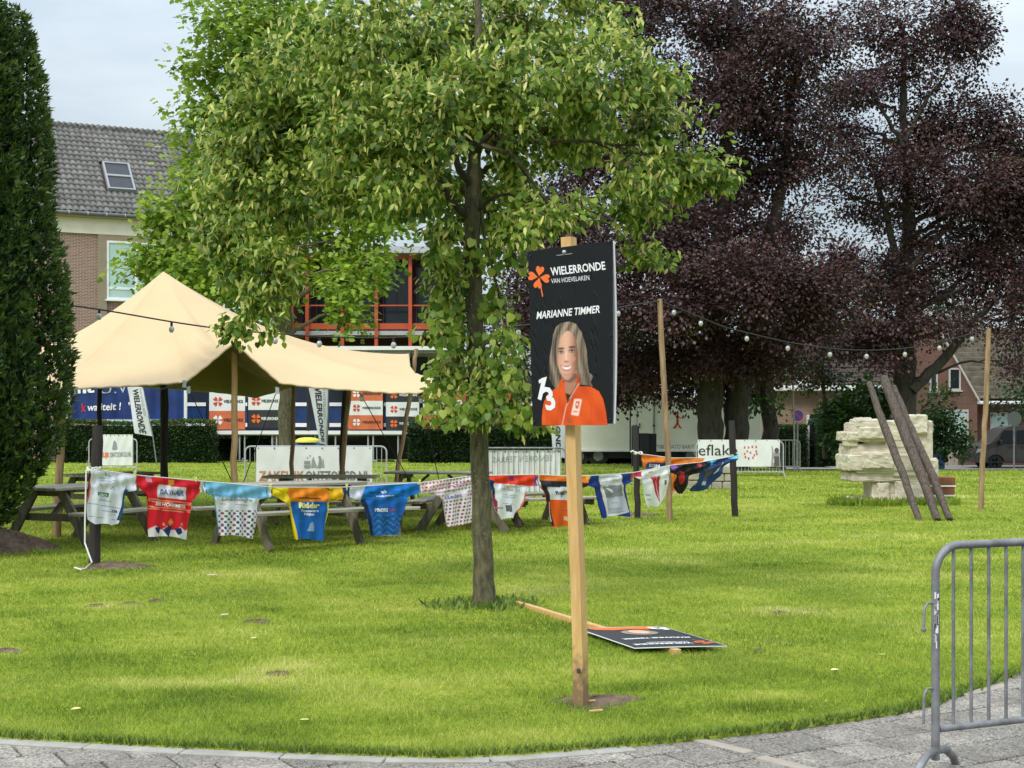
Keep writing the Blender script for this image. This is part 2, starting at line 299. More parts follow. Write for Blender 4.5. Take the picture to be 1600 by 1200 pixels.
# ---------------------------------------------------------------- lettering and print helpers
_tc = {}
def textmesh(s, bold=0.):
    k = (s, bold)
    if k not in _tc:
        cu = bpy.data.curves.new('t', 'FONT'); cu.body = s; cu.size = 1; cu.offset = bold; cu.resolution_u = 2
        o = bpy.data.objects.new('t', cu); COL.objects.link(o); dg = bpy.context.evaluated_depsgraph_get()
        me = o.evaluated_get(dg).to_mesh(); V = np.array([v.co[:2] for v in me.vertices]).reshape(-1, 2); Fs = [tuple(p.vertices) for p in me.polygons]
        o.evaluated_get(dg).to_mesh_clear(); bpy.data.objects.remove(o)
        V[:, 0] -= V[:, 0].min(); V[:, 0] /= V[:, 0].max(); V[:, 1] /= .69
        _tc[k] = (V, Fs)
    return _tc[k]
def letter(mb, s, fn, x0, y0, x1, y1, cap, shear=0., bold=.02, mi=0, mirror=False):
    """lay s along the baseline (x0,y0)-(x1,y1), cap height cap, in the surface's own coordinates (y down); fn maps them to 3D"""
    V, Fs = textmesh(s, bold); L0 = math.hypot(x1-x0, y1-y0); ux, uy = (x1-x0)/L0, (y1-y0)/L0; nx, ny = uy, -ux
    vs = []
    for a, b in V:
        if mirror: a = 1-a
        d = a*L0+shear*b*cap; vs.append(fn(x0+ux*d+nx*b*cap, y0+uy*d+ny*b*cap))
    mb.add(vs, Fs, mi)
def heart(n=14):
    p = []
    for i in range(n):
        t = 2*math.pi*i/n; p.append((16*math.sin(t)**3/17, (13*math.cos(t)-5*math.cos(2*t)-2*math.cos(3*t)-math.cos(4*t)+17)/17))
    return p
HP = heart()
def clover(mb, fn, cx, cy, r, mi=0, rot=.3, stem=True, ax=1.):
    for k in range(4):
        t = rot+k*math.pi/2; vs = []
        for hx, hy in HP:
            x, y = hx*.40*r, -(hy*.52*r+.06*r); vs.append(fn(cx+(x*math.cos(t)-y*math.sin(t))*ax, cy+x*math.sin(t)+y*math.cos(t)))
        mb.add(vs, [tuple(range(len(vs)))], mi)
    if stem:
        mb.add([fn(cx, cy+.1*r), fn(cx+.09*r*ax, cy+.1*r), fn(cx+.38*r*ax, cy+1.6*r), fn(cx+.28*r*ax, cy+1.65*r)], [(0, 1, 2, 3)], mi)
def inpoly(X, Y, poly):
    r = np.zeros(X.shape, bool); n = len(poly)
    for i in range(n):
        x0, y0 = poly[i]; x1, y1 = poly[(i+1) % n]
        if y0 == y1: continue
        r ^= ((y0 > Y) != (y1 > Y)) & (X < (x1-x0)*(Y-y0)/(y1-y0)+x0)
    return r
def srgb(r, g, b): return tuple(((c/255+.055)/1.055)**2.4 if c > 10 else c/255/12.92 for c in (r, g, b))
def copies(src, places, labels=None, group=None):
    out = []
    for i, (loc, rz) in enumerate(places):
        o = src if i == 0 else copy_tree(src)
        o.location = loc; o.rotation_euler = (0, 0, rz)
        if labels: o['label'] = labels[i]
        if group: o['group'] = group
        out.append(o)
    return out
# ---------------------------------------------------------------- ground, lawn, paving
EDGE = [(-900, 1120), (-200, 1149), (0, 1156), (250, 1170), (500, 1181), (700, 1188), (820, 1182), (1000, 1166), (1200, 1146), (1400, 1117), (1460, 1103), (1500, 1086), (1600, 1050), (1750, 985), (1950, 920)]
ep = [G(a, b) for a, b in EDGE]; EX = np.array([p.x for p in ep]); EY = np.array([p.y for p in ep])
EX = np.concatenate([[-60, -12], EX, [20, 60]]); EY = np.concatenate([[12, 8.6], EY, [30, 70]])
def edge(x): return np.interp(x, EX, EY)
def hummock(x, y): return .010*np.sin(x*1.7+y*.6)*np.sin(y*1.1-x*.4)+.006*np.sin(x*4.1+1)*np.sin(y*3.7)
def noise2(x, y, s):
    return (np.sin(x*1.0*s+y*.63*s+1.3)+np.sin(-x*.7*s+y*1.21*s+.4)+np.sin(x*1.9*s+.7*y*s+2.1)*.6+np.sin(y*2.3*s-x*.5*s)*.6)/3.2
def lawn_z(x, y): return gz(x, y)+.014+hummock(x, y)*sst(0, 1.2, y-edge(x))
def terrain(name, xs, ys, zf, mat_, kind='structure'):
    X, Y = np.meshgrid(xs, ys); V = np.stack([X, Y, zf(X, Y)], -1).reshape(-1, 3); nx, ny = len(xs), len(ys)
    I = np.arange(nx*ny).reshape(ny, nx); Fa = np.stack([I[:-1, :-1], I[:-1, 1:], I[1:, 1:], I[1:, :-1]], -1).reshape(-1, 4)
    return tag(mkobj(name, npmesh(name, V, Fa, mat_, True)), kind=kind)
def grassground(name):
    m = bpy.data.materials.new(name); m.use_nodes = True; t = m.node_tree; b = t.nodes['Principled BSDF']; N = t.nodes.new; K = t.links.new
    g = N('ShaderNodeNewGeometry'); n = N('ShaderNodeTexNoise'); n.inputs['Scale'].default_value = .55; n.inputs['Detail'].default_value = 7; n.inputs['Roughness'].default_value = .6; K(g.outputs['Position'], n.inputs[0])
    r = N('ShaderNodeValToRGB'); e = r.color_ramp.elements; e[0].position = .3; e[0].color = (.115, .165, .016, 1); e[1].position = .75; e[1].color = (.38, .38, .07, 1); q = e.new(.5); q.color = (.24, .305, .028, 1)
    n2 = N('ShaderNodeTexNoise'); n2.inputs['Scale'].default_value = 18; n2.inputs['Detail'].default_value = 4; K(g.outputs['Position'], n2.inputs[0])
    mr = N('ShaderNodeMapRange'); mr.inputs[1].default_value = .3; mr.inputs[2].default_value = .7; mr.inputs[3].default_value = .6; mr.inputs[4].default_value = 1.25; K(n2.outputs[0], mr.inputs[0])
    mu = N('ShaderNodeVectorMath'); mu.operation = 'SCALE'; K(n.outputs[0], r.inputs[0]); K(r.outputs[0], mu.inputs[0]); K(mr.outputs[0], mu.inputs['Scale']); K(mu.outputs[0], b.inputs['Base Color']); b.inputs['Roughness'].default_value = .95; b.inputs['Specular IOR Level'].default_value = .1
    bp = N('ShaderNodeBump'); bp.inputs['Strength'].default_value = .8; bp.inputs['Distance'].default_value = .03; K(n2.outputs[0], bp.inputs['Height']); K(bp.outputs[0], b.inputs['Normal'])
    return m
M['lawn'] = grassground('mown_lawn')
far = [-600, -200, -90, -60]; 
terrain('ground', np.array(far+list(np.linspace(-40, 40, 60))+[60, 90, 200, 600.]), np.array([-60, -20, 0, 20, 40]+list(np.linspace(44, 66, 24))+[80, 120, 200, 400, 900.]), lambda x, y: gz(x, y)-.06, M['lawn'])
u = np.linspace(-1, 1, 261); xs = np.sign(u)*(np.abs(u)**1.6)*58; v = np.linspace(0, 1, 200)**1.9
X = np.repeat(xs[None], len(v), 0); YE = edge(X); Y = YE+(58.5-YE)*v[:, None]; Y = np.where(YE > 57, YE+v[:, None]*2, Y)
V = np.stack([X, Y, lawn_z(X, Y)], -1).reshape(-1, 3); I = np.arange(X.size).reshape(X.shape)
Fa = np.stack([I[:-1, :-1], I[:-1, 1:], I[1:, 1:], I[1:, :-1]], -1).reshape(-1, 4)
# earth edge dropping to the paving
e0 = V[:len(xs)].copy(); e0[:, 2] = -.03; V = np.concatenate([V, e0]); J = np.arange(len(xs))+X.size
Fa = np.concatenate([Fa, np.stack([J[:-1], J[1:], I[0, 1:], I[0, :-1]], -1)])
tag(mkobj('lawn', npmesh('lawn', V, Fa, M['lawn'], True)), kind='structure')
pave = terrain('pavement', np.linspace(-30, 30, 61), np.linspace(-12, 9.9, 20), lambda x, y: 0*x-.024, mat('joint_sand', (.025, .022, .018), .95, .3, 10))
# single washed-gravel slabs, laid in courses turned to the kerb
TS, ta = .30, math.radians(30); c0, s0 = math.cos(ta), math.sin(ta); slabs = []
for i in range(-26, 40):
    for j in range(-26, 40):
        off = .5*(j % 2); a, b_ = (i+off)*TS, j*TS; x, y = a*c0-b_*s0, a*s0+b_*c0
        if 5.55 < y < 10.6 and abs(x) < .40*y+.5 and y < edge(x)+.16: slabs.append((y, x))
slabs.sort(); meshes = []
for k in range(4):
    mb = MB(); mb.box((0, 0, -.025), (TS-.015, TS-.015, .05), 0, 0, .005); me = None
    o = mb.build('paving_slab', M['aggregate']); meshes.append(o.data); bpy.data.objects.remove(o)
slabs = [q for q in slabs if q[0] > 5.8][:298]
for y, x in slabs:
    o = mkobj('paving_slab', meshes[0], pave, (x, y, rnd.uniform(-.002, .002))); o.rotation_euler = (rnd.uniform(-.006, .006), rnd.uniform(-.006, .006), ta)
# flush concrete edging along the lawn, left part
em = M['concrete']; xx = -3.6
while xx < .55:
    x2 = min(xx+.5, .6); p, q = Vector((xx, edge(xx)-.05, 0)), Vector((x2-.006, edge(x2)-.05, 0)); mb = MB()
    mb.beam(p+Vector((0, 0, -.014)), q+Vector((0, 0, -.014)), .1, .046, bev=.004); mb.build('edging_stone', em, pave); xx = x2
for (px, py, l, a) in [(1130, 1166, .34, -.9), (1230, 1194, .34, -.9), (1540, 1078, .5, .7)]:
    c = G(px, py); mb = MB(); mb.box((0, 0, -.016), (l, .07, .044), 0, 0, .004); o = mb.build('edging_stone', mat('tan_brick_strip', (.36, .31, .255), .9, .1, 9), pave); o.location = (c.x, c.y, 0); o.rotation_euler = (0, 0, a)
# path, verge and road on the far right
def strip(name, pts, dz, m, kind='structure'):
    xs_ = np.linspace(0, 1, 40); P0, P1, P2, P3 = [np.array(p) for p in pts]; U, Vv = np.meshgrid(xs_, np.linspace(0, 1, 8))
    X = (P0[0]*(1-U)+P1[0]*U)*(1-Vv)+(P3[0]*(1-U)+P2[0]*U)*Vv; Y = (P0[1]*(1-U)+P1[1]*U)*(1-Vv)+(P3[1]*(1-U)+P2[1]*U)*Vv
    V = np.stack([X, Y, gz(X, Y)+.014+dz], -1).reshape(-1, 3); I = np.arange(320).reshape(8, 40)
    return tag(mkobj(name, npmesh(name, V, np.stack([I[:-1, :-1], I[:-1, 1:], I[1:, 1:], I[1:, :-1]], -1).reshape(-1, 4), m, True)), kind=kind)
strip('path', [(5.5, 49.0), (42, 49.6), (42, 52.6), (5.5, 52.0)], .034, M['asphalt'])
strip('road', [(14.6, 58.3), (48, 60.5), (48, 73.5), (14.6, 71)], .042, M['asphalt'])
strip('footpath', [(10.6, 52.2), (12.4, 52.2), (15.2, 64), (12.4, 64)], .05, M['asphalt'])
# grass blades: one mass, thinning with distance so that it stays even in the picture
SPOTS = [(195, 1012, .45, .35, 1.5), (250, 1072, .7, .18, 1.6), (360, 1068, .5, .2, 1.4), (430, 1050, .3, .25, 1.5), (150, 952, .3, .3, 1.5), (470, 905, .7, .5, 1.3), (560, 925, .5, .4, 1.2), (640, 955, .4, .3, 1.1), (860, 925, .5, .5, 1.4), (850, 905, .7, .4, 1.2), (1010, 868, 1.1, .9, 1.4), (1060, 880, .7, .5, 1.2),
 (1330, 905, .8, .5, 1.5), (1215, 960, .3, .3, 1.6), (1150, 955, .5, .4, 1.0), (1210, 1092, .25, .12, 1.6), (1400, 935, .5, .4, 1.1), (1350, 845, 1.5, 1.2, 1.1), (1200, 790, 2.5, 2., 1.0), (1500, 780, 3, 2., .9), (700, 1010, .6, .4, .8), (420, 955, .35, .3, -1.2), (150, 1010, .4, .3, -1.2), (330, 1095, .35, .2, -1.4), (180, 1120, .4, .2, -1.1), (1260, 1010, .5, .35, -1.1), (1180, 1115, .5, .15, -1.8), (820, 985, .5, .3, -1.1), (600, 985, .4, .3, -.9), (1000, 1080, .4, .2, -.9), (480, 870, 1.2, .7, -1.0), (300, 880, 1., .6, -.8)]
def blades(n, y0, y1, wmul, hgt, seed):
    r = np.random.RandomState(seed); q = r.rand(n); y = 1/(1/y0+(1/y1-1/y0)*q); x = (r.rand(n)*2-1)*(.375*y+.4)
    k = y > edge(x)+.01-.05*(r.rand(n)**2); x, y = x[k], y[k]; n = len(x)
    dry = .8*noise2(x, y, 1.3)+.8*noise2(x+9, y, 3.3)+.5*noise2(x-4, y*1.6, 8.)
    for px, py, rx, ry, am in SPOTS:
        g = G(px, py); dry = dry+am*np.exp(-(((x-g.x)/rx)**2+((y-g.y)/ry)**2))
    w_ = wmul*y/F*.55*(.7+.6*r.rand(n)); h = hgt*(.6+.8*r.rand(n))*(1+.35*noise2(x, y, 6.))
    ed = np.exp(-((y-edge(x))/.10)**2); h = h*(1+.55*ed)
    a = r.rand(n)*6.283; lean = .3+1.3*r.rand(n)**1.3; dx, dy = np.cos(a)*h*lean, np.sin(a)*h*lean
    sa = r.rand(n)*6.283; sx, sy = np.cos(sa)*w_/2, np.sin(sa)*w_/2*.6; z = lawn_z(x, y)-.004
    P = np.empty((n, 5, 3)); P[:, 0] = np.stack([x-sx, y-sy, z], 1); P[:, 1] = np.stack([x+sx, y+sy, z], 1)
    P[:, 2] = np.stack([x+dx*.4+sx*.8, y+dy*.4+sy*.8, z+h*.6], 1); P[:, 3] = np.stack([x+dx*.4-sx*.8, y+dy*.4-sy*.8, z+h*.6], 1); P[:, 4] = np.stack([x+dx, y+dy, z+h*.95], 1)
    b = np.arange(n)[:, None]*5; T = np.concatenate([b+np.array([0, 1, 2]), b+np.array([0, 2, 3]), b+np.array([3, 2, 4])])
    tint = np.clip(.48+.22*dry+.56*(r.rand(n)-.5)-.06*ed, 0, 1)
    return P.reshape(-1, 3), T, np.repeat(tint, 5)
gm = leafmat('grass_blades', [(0, (.085, .135, .016)), (.28, (.18, .275, .032)), (.52, (.33, .42, .052)), (.78, (.55, .57, .12)), (1, (.76, .70, .30))], .35, .6, spec=.2)
parts = [blades(360000, 6.6, 16, 1.4, .031, 1), blades(150000, 14.5, 34, 1.7, .036, 2), blades(60000, 30, 57, 2.2, .045, 3)]
o_ = 0; Vs, Ts, Tt = [], [], []
for P, T, t in parts: Vs.append(P); Ts.append(T+o_); Tt.append(t); o_ += len(P)
tag(mkobj('grass', npmesh('grass', np.concatenate(Vs), np.concatenate(Ts), gm, False, {'tint': ('FLOAT', np.concatenate(Tt))})), 'short mown green grass growing all over the lawn', 'grass', kind='stuff')
# ---------------------------------------------------------------- dug soil
def soil(name, c, rx, ry, h, label, n=26):
    r = np.random.RandomState(int(abs(c[0]*97+c[1]*13))); V = []; Fs = []
    for i in range(n):
        q = (i/(n-1))
        for k in range(28):
            t = 2*math.pi*k/28; rr = q*(1+.22*math.sin(3*t+c[0])+.12*math.sin(7*t)); x, y = c[0]+rx*rr*math.cos(t), c[1]+ry*rr*math.sin(t)
            V.append((x, y, float(lawn_z(x, y))+.012+h*max(0, 1-q**1.4)+(.014+.10*h)*(r.rand()-.45)*(1-q)-.03*q**6))
    for i in range(n-1):
        for k in range(28): Fs.append((i*28+k, i*28+(k+1) % 28, (i+1)*28+(k+1) % 28, (i+1)*28+k))
    me = bpy.data.meshes.new(name); me.from_pydata([(a-c[0], b-c[1], z) for a, b, z in V], [], Fs); me.materials.append(M['soil'])
    for p in me.polygons: p.use_smooth = True
    o = mkobj(name, me, None, (c[0], c[1], 0)); return tag(o, label, 'soil heap')
g = G(930, 1100); soil('soil_patch', (g.x, g.y), .26, .22, .02, 'loose brown soil dug up around the foot of the poster pole')
g = G(180, 889); soil('soil_patch', (g.x, g.y), .42, .28, .045, 'loose brown soil at the foot of the black post with the white jersey')
g = G(0, 862); soil('soil_mound', (g.x-.1, g.y), .75, .6, .28, 'mound of brown soil under the yew column')
g = G(985, 806); soil('soil_patch', (g.x+.1, g.y), .42, .3, .035, 'trodden soil at the foot of the black post beside the garden pole')
for i, (px, py, r_) in enumerate([(150, 950, .13), (205, 948, .16), (405, 975, .17), (245, 944, .12), (435, 1058, .12), (1218, 963, .13), (10, 1022, .16)]):
    g = G(px, py); soil('bare_patch', (g.x, g.y), r_*.75, r_*.6, .006, None)['label'] = ['small bare patch in the lawn below the white jersey', 'bare earth scar in the lawn below the red jersey', 'torn patch of turf below the chequered jersey', 'thin scrape in the grass beside the earth scar',
     'worn hole in the grass nearest the kerb', 'brown spot in the grass beyond the fallen poster', 'sandy bare spot at the left edge of the lawn'][i]
# ---------------------------------------------------------------- foliage
def tmpl(kind):
    if kind == 'linden':   # heart-shaped, folded along the midrib
        o = [(0, 0), (-.32, -.10), (-.50, .22), (-.36, .62), (0, 1.02), (.36, .62), (.50, .22), (.32, -.10)]
        V = [(x, y, -.22*abs(x)+.0-.10*y*y) for x, y in o]; return V, [(0, 2, 1), (0, 3, 2), (0, 4, 3), (0, 5, 4), (0, 6, 5), (0, 7, 6)]
    if kind == 'maple':
        o = [(0, 0), (-.25, .1), (-.62, .22), (-.30, .45), (-.42, .85), (0, .62), (0, 1.05), (.42, .85), (.30, .45), (.62, .22), (.25, .1)]
        V = [(x, y, -.2*abs(x)-.08*y) for x, y in [(0, 0), (-.6, .15), (-.28, .42), (-.45, .85), (0, 1.05), (.45, .85), (.28, .42), (.6, .15)]]
        return V, [(0, 2, 1), (0, 3, 2), (0, 4, 3), (0, 5, 4), (0, 6, 5), (0, 7, 6)]
    if kind == 'bract':
        return [(-.10, 0, 0), (.10, 0, 0), (.17, .5, .05), (0, 1, 0), (-.17, .5, .05)], [(0, 1, 2), (0, 2, 4), (4, 2, 3)]
    if kind == 'oval': return [(0, 0, 0), (.40, .5, .06), (0, 1, -.1), (-.40, .5, .06)], [(0, 1, 2), (0, 2, 3)]
    if kind == 'needle': return [(-.24, 0, 0), (.24, 0, 0), (.0, 1, .0)], [(0, 1, 2)]
def frames(n, d, hint=None, roll=.6, r=RS):
    """rotation matrices (n,3,3): local y along d, z roughly along hint"""
    d = d/np.linalg.norm(d, axis=1, keepdims=True)
    h = np.tile([0, 0, 1.], (n, 1)) if hint is None else hint
    h = h+r.normal(0, roll, (n, 3)); x = np.cross(d, h); x /= np.linalg.norm(x, axis=1, keepdims=True)+1e-9; z = np.cross(x, d)
    return np.stack([x, d, z], -1)
def cloud(name, shape, pos, R, size, m, parent, tint, **kw):
    V0, F0 = tmpl(shape); V0 = np.array(V0, float); F0 = np.array(F0); n = len(pos)
    V = np.einsum('nij,kj->nki', R, V0)*size[:, None, None]+pos[:, None, :]-np.array(wloc(parent) if parent is not None else (0, 0, 0))[None, None]
    T = (F0[None]+np.arange(n)[:, None, None]*len(V0)).reshape(-1, 3)
    return tag(mkobj(name, npmesh(name, V.reshape(-1, 3), T, m, False, {'tint': ('FLOAT', np.repeat(np.clip(tint, 0, 1), len(V0)))}), parent), **kw)
M['linden'] = leafmat('linden_leaf', [(0, (.048, .098, .018)), (.3, (.125, .215, .030)), (.6, (.225, .345, .05)), (.82, (.42, .49, .08)), (1, (.56, .60, .17))], .5, .42)
M['bract'] = leafmat('linden_bract', [(0, (.52, .60, .15)), (.6, (.78, .77, .24)), (1, (.86, .74, .30))], .4, .6)
M['maple'] = leafmat('maple_leaf', [(0, (.065, .13, .018)), (.4, (.17, .285, .028)), (.7, (.31, .44, .045)), (1, (.46, .56, .09))], .42, .45)
M['beech'] = leafmat('copper_beech_leaf', [(0, (.032, .015, .019)), (.4, (.074, .038, .042)), (.7, (.130, .070, .068)), (.9, (.19, .11, .098)), (1, (.23, .16, .11))], .12, .45)
M['yew'] = leafmat('yew_needles', [(0, (.014, .030, .009)), (.4, (.040, .080, .018)), (.7, (.088, .150, .030)), (1, (.18, .24, .055))], .15, .5)
M['hedgeleaf'] = leafmat('hedge_leaf', [(0, (.010, .026, .010)), (.4, (.024, .060, .016)), (.75, (.055, .115, .026)), (1, (.16, .23, .06))], .25, .5)
M['shrub'] = leafmat('shrub_leaf', [(0, (.014, .040, .012)), (.4, (.040, .10, .020)), (.7, (.085, .18, .03)), (1, (.16, .27, .06))], .3, .5)
M['bgleaf'] = leafmat('far_leaf', [(0, (.015, .038, .014)), (.4, (.035, .080, .022)), (.7, (.075, .14, .035)), (1, (.17, .23, .07))], .3, .5)
def interp_tube(pts, rad, sub=4, jit=0., r=RS):
    P = np.array([tuple(p) for p in pts]); n = len(P); t = np.linspace(0, n-1, (n-1)*sub+1)
    o = np.stack([np.interp(t, range(n), P[:, k]) for k in range(3)], 1)
    sm = o.copy()
    for _ in range(2): sm[1:-1] = (sm[:-2]+2*sm[1:-1]+sm[2:])/4
    sm[1:-1] += r.normal(0, jit, (len(o)-2, 3)); return sm, np.interp(t, range(n), rad)
def tree(name, label, D, scale_px, trunk, blobs, leaf, lm, lsize, cover, barkm, group=None, seed=1, sprig=14, spread=.13, droop=.6, bracts=0, tw=None, depth=.8, base=None, stuff=False, limb_r=.05, origin_z=0., tintbias=0., twigs=4, kmin=0, holes=None):
    """trunk: list of (px, py, dD, radius m); blobs: (px, py, rx, ry, dD[, density])"""
    r = np.random.RandomState(seed); root = W(trunk[0][0], trunk[0][1], D+trunk[0][2])
    t = thing(name, label, 'tree', (root.x, root.y, root.z), group)
    tp = [W(a, b, D+c) for a, b, c, _ in trunk]; P, R_ = interp_tube(tp, [q[3] for q in trunk], 5, .0005*D, r)
    mb = MB(); R2 = R_*(1+.03*r.randn(len(R_))); mb.tube(P, list(R2), 12); mb.build('trunk', barkm, t, True)
    lb = MB(); cents, lpos, ldir, lt = [], [], [], []
    A = lsize*lsize*.55
    for b in blobs:
        px, py, rx, ry, dd = b[:5]; dens = b[5] if len(b) > 5 else 1.
        c = np.array(W(px, py, D+dd)); s = F/(D+dd); ax, az = rx/s, ry/s; ay = (ax+az)/2*depth
        # limb from the trunk to the blob
        hi = P[:, 2] < c[2]-.15*abs(c[0]-P[:, 0]) ; cand = np.where(hi)[0]; k = cand[-1] if len(cand) else len(P)//2
        k = max(k, int(len(P)*.25))
        if kmin and abs(c[0]-P[k, 0]) > .45: k = max(k, int(len(P)*kmin))
        s0 = P[k]; r0 = min(R_[k]*.55, limb_r*(.6+math.sqrt(ax*az)))
        if kmin and c[2] < P[k, 2]-.2 and abs(c[0]-P[k, 0]) > .7 and cents:
            up = [e for e in cents if e[2] > c[2]+.25 and np.linalg.norm(e-c) < 1.6]
            if up: s0 = min(up, key=lambda e: np.linalg.norm(e-c)); r0 = .009
        cents.append(c)
        mid = (s0+c)/2+np.array([0, 0, .12*np.linalg.norm(c-s0)*(1 if c[2] > s0[2] else .6)])+r.normal(0, .06*np.linalg.norm(c-s0)+.01, 3)
        LP, LR = interp_tube([s0, (s0+mid)/2+r.normal(0, .03, 3), mid, c], [r0, r0*.8, r0*.55, r0*.25], 4, .01*D/12, r); lb.tube(LP, list(LR), 6, caps=False)
        n = max(6, int(cover*dens*math.pi*ax*az/(A*sprig)))
        q = r.normal(0, 1, (n, 3)); q /= np.linalg.norm(q, axis=1, keepdims=True); rad = r.rand(n)**.38
        # lumpy shell
        lump = 1+.18*np.sin(q[:, 0]*5+q[:, 2]*4+px)+.12*np.sin(q[:, 2]*9+q[:, 1]*6)
        sp = c+q*(rad*lump)[:, None]*np.array([ax, ay, az])
        if holes and py < 400 and px < 1490:
            hv = noise2(sp[:, 0]*1.+sp[:, 1]*.6, sp[:, 2]*1.3, holes[0]); sp_k = hv > holes[1]; sp, q = sp[sp_k], q[sp_k]; n = len(sp)
            if n < 3: continue
        for j in range(min(n, int(twigs*(1+ax*az)))):
            e = sp[r.randint(n)]; m_ = (c+e)/2+r.normal(0, .08, 3); a0 = LP[-1-r.randint(5)]; TP, TR = interp_tube([a0, (a0+e)/2+r.normal(0, .06*ax, 3), e], [r0*.35, r0*.2, r0*.08], 3, 0, r); lb.tube(TP, list(TR), 4, mi=1 if tw else 0, caps=False)
        k_ = r.poisson(sprig, n)+2; idx = np.repeat(np.arange(n), k_); m = len(idx)
        off = np.clip(r.normal(0, 1, (m, 3)), -1.7, 1.7)*spread*np.array([1, 1, .75]); pos = sp[idx]+off
        d = q[idx]*.7+off/np.maximum(spread, 1e-3)*.35+r.normal(0, .35, (m, 3)); d[:, 2] -= droop
        tt = .42+tintbias+.16*r.randn(n)[idx]+.15*r.randn(m)+.12*np.clip(off[:, 2]/spread, -1, 1)
        lpos.append(pos); ldir.append(d); lt.append(tt)
    lb.build('branch_frame', [barkm, tw] if tw else barkm, t, True)
    pos, d, tt = np.concatenate(lpos), np.concatenate(ldir), np.concatenate(lt); n = len(pos)
    hint = np.tile([0, 0, 1.], (n, 1))+.5*d*[1, 1, 0]
    cloud('crown', leaf, pos, frames(n, d, hint, .45, r), lsize*(.65+.6*r.rand(n)), lm, t, tt, kind='stuff' if stuff else None)
    if bracts:
        k = r.rand(n) < bracts; m = k.sum(); dd_ = r.normal(0, .5, (m, 3)); dd_[:, 2] -= 1
        cloud('blossom_bracts', 'bract', pos[k]+r.normal(0, .02, (m, 3)), frames(m, dd_, None, 1, r), lsize*(1.1+.6*r.rand(m)), M['bract'], t, r.rand(m), kind='stuff')
    return t, P, R_
LB = [(465, 150, 120, 90, .6), (400, 215, 80, 85, .9), (350, 255, 42, 58, 1.2, .7), (420, 300, 105, 100, .7), (370, 370, 60, 70, .9, .9), (420, 420, 50, 60, .2), (405, 490, 42, 44, .1, .8), (380, 505, 30, 30, 0, .7), (590, 60, 135, 90, -.3), (560, 200, 90, 80, -.6),
      (625, 270, 70, 70, -.8), (530, 290, 80, 55, .3, .8), (720, 50, 150, 80, .7), (860, 40, 120, 80, .4), (700, 170, 110, 80, -.9), (800, 200, 110, 85, .3), (780, 120, 110, 60, -.9, .8), (920, 120, 90, 80, -.5), (905, 210, 70, 60, .6, .8),
      (1005, 130, 62, 48, -.2), (1025, 195, 65, 45, .2), (985, 60, 20, 50, 0, .7), (1065, 258, 62, 34, .1, 1.2), (1105, 268, 30, 22, .2, 1.4), (1130, 276, 16, 14, .2, 1.4), (1080, 295, 30, 20, .1, 1.2), (1000, 268, 55, 45, -.4), (1000, 335, 48, 50, .4, .9), (1008, 405, 30, 32, .5, .9), (870, 330, 60, 40, -.7), (820, 355, 55, 30, -.9), (760, 330, 60, 60, .4), (690, 370, 30, 45, -.4),
      (690, 300, 60, 60, .7), (800, 285, 60, 40, .9, .8), (700, 430, 34, 50, .0), (694, 515, 30, 42, -.1), (705, 590, 36, 40, .15), (700, 480, 30, 34, .3), (780, 540, 36, 52, -.25), (765, 480, 20, 26, .2, .8), (790, 600, 36, 30, .0), (742, 635, 45, 28, -.35, .9), (690, 640, 30, 22, -.2, .7), (800, 645, 26, 22, -.15, .6), (840, 650, 14, 12, -.1, .4), (780, 400, 34, 30, -.2, .8)]
LT = [(757, 968, 0, .12), (756, 930, 0, .096), (753, 800, 0, .084), (748, 660, 0, .076), (742, 560, 0, .072), (738, 420, 0, .074), (738, 320, 0, .066), (742, 200, .05, .05), (748, 60, 0, .035), (750, -80, 0, .02)]
lin, LP_, LR_ = tree('linden_tree', 'young linden with slim mossy trunk and yellow blossom in front of the clothes line', 12.2, 180, LT, LB, 'linden', M['linden'], .056, 2.6, M['bark'], seed=3, sprig=17, spread=.082, droop=.8, bracts=.5, kmin=.76, stuff=True, limb_r=.035, tw=M['twig'])
mb = MB()
for pts, rr in [([(738, 300, 0), (705, 230, -.1), (655, 200, -.2), (610, 150, -.2)], [.035, .03, .022, .012]), ([(736, 345, 0), (700, 310, -.1), (675, 240, -.25), (640, 160, -.3)], [.03, .028, .022, .012]), ([(740, 240, 0), (775, 200, -.2), (800, 160, -.35), (850, 120, -.4)], [.03, .026, .02, .01]),
                ([(742, 330, 0), (790, 300, -.3), (850, 330, -.5)], [.02, .014, .008]), ([(655, 200, -.2), (600, 185, -.3), (540, 215, -.4)], [.02, .014, .007])]:
    P, R_ = interp_tube([W(a, b, 12.2+c) for a, b, c in pts], rr, 4, .008); mb.tube(P, list(R_), 7, caps=False)
mb.build('limb', M['twig'], lin, True)
# lichen flecks and grass collar on the trunk; the largest leaves, one by one
lv = []
for k in range(6):
    V0, F0 = tmpl('linden'); m_ = npmesh('leaf', V0, F0, M['linden'], False, {'tint': ('FLOAT', np.full(len(V0), .35+.11*k))}); lv.append(m_)
for i in range(280):
    b = LB[rnd.choice([35, 36, 37, 38, 39, 40, 41, 42, 43, 44, 45, 46])]; c = W(b[0]+rnd.gauss(0, b[2]*.6), b[1]+rnd.gauss(0, b[3]*.6), 12.2+b[4]-rnd.uniform(.1, .4))
    d = np.array([[rnd.gauss(0, .6), rnd.gauss(-.2, .5), -1.]]); R = frames(1, d, np.array([[0, -1., .6]]), .4)[0]; s = rnd.uniform(.052, .085)
    o = mkobj('leaf', lv[rnd.randrange(6)], lin); mw = Matrix([list(R[0]*s)+[c.x-lin.location.x], list(R[1]*s)+[c.y-lin.location.y], list(R[2]*s)+[c.z-lin.location.z], [0, 0, 0, 1]]); o.matrix_basis = mw
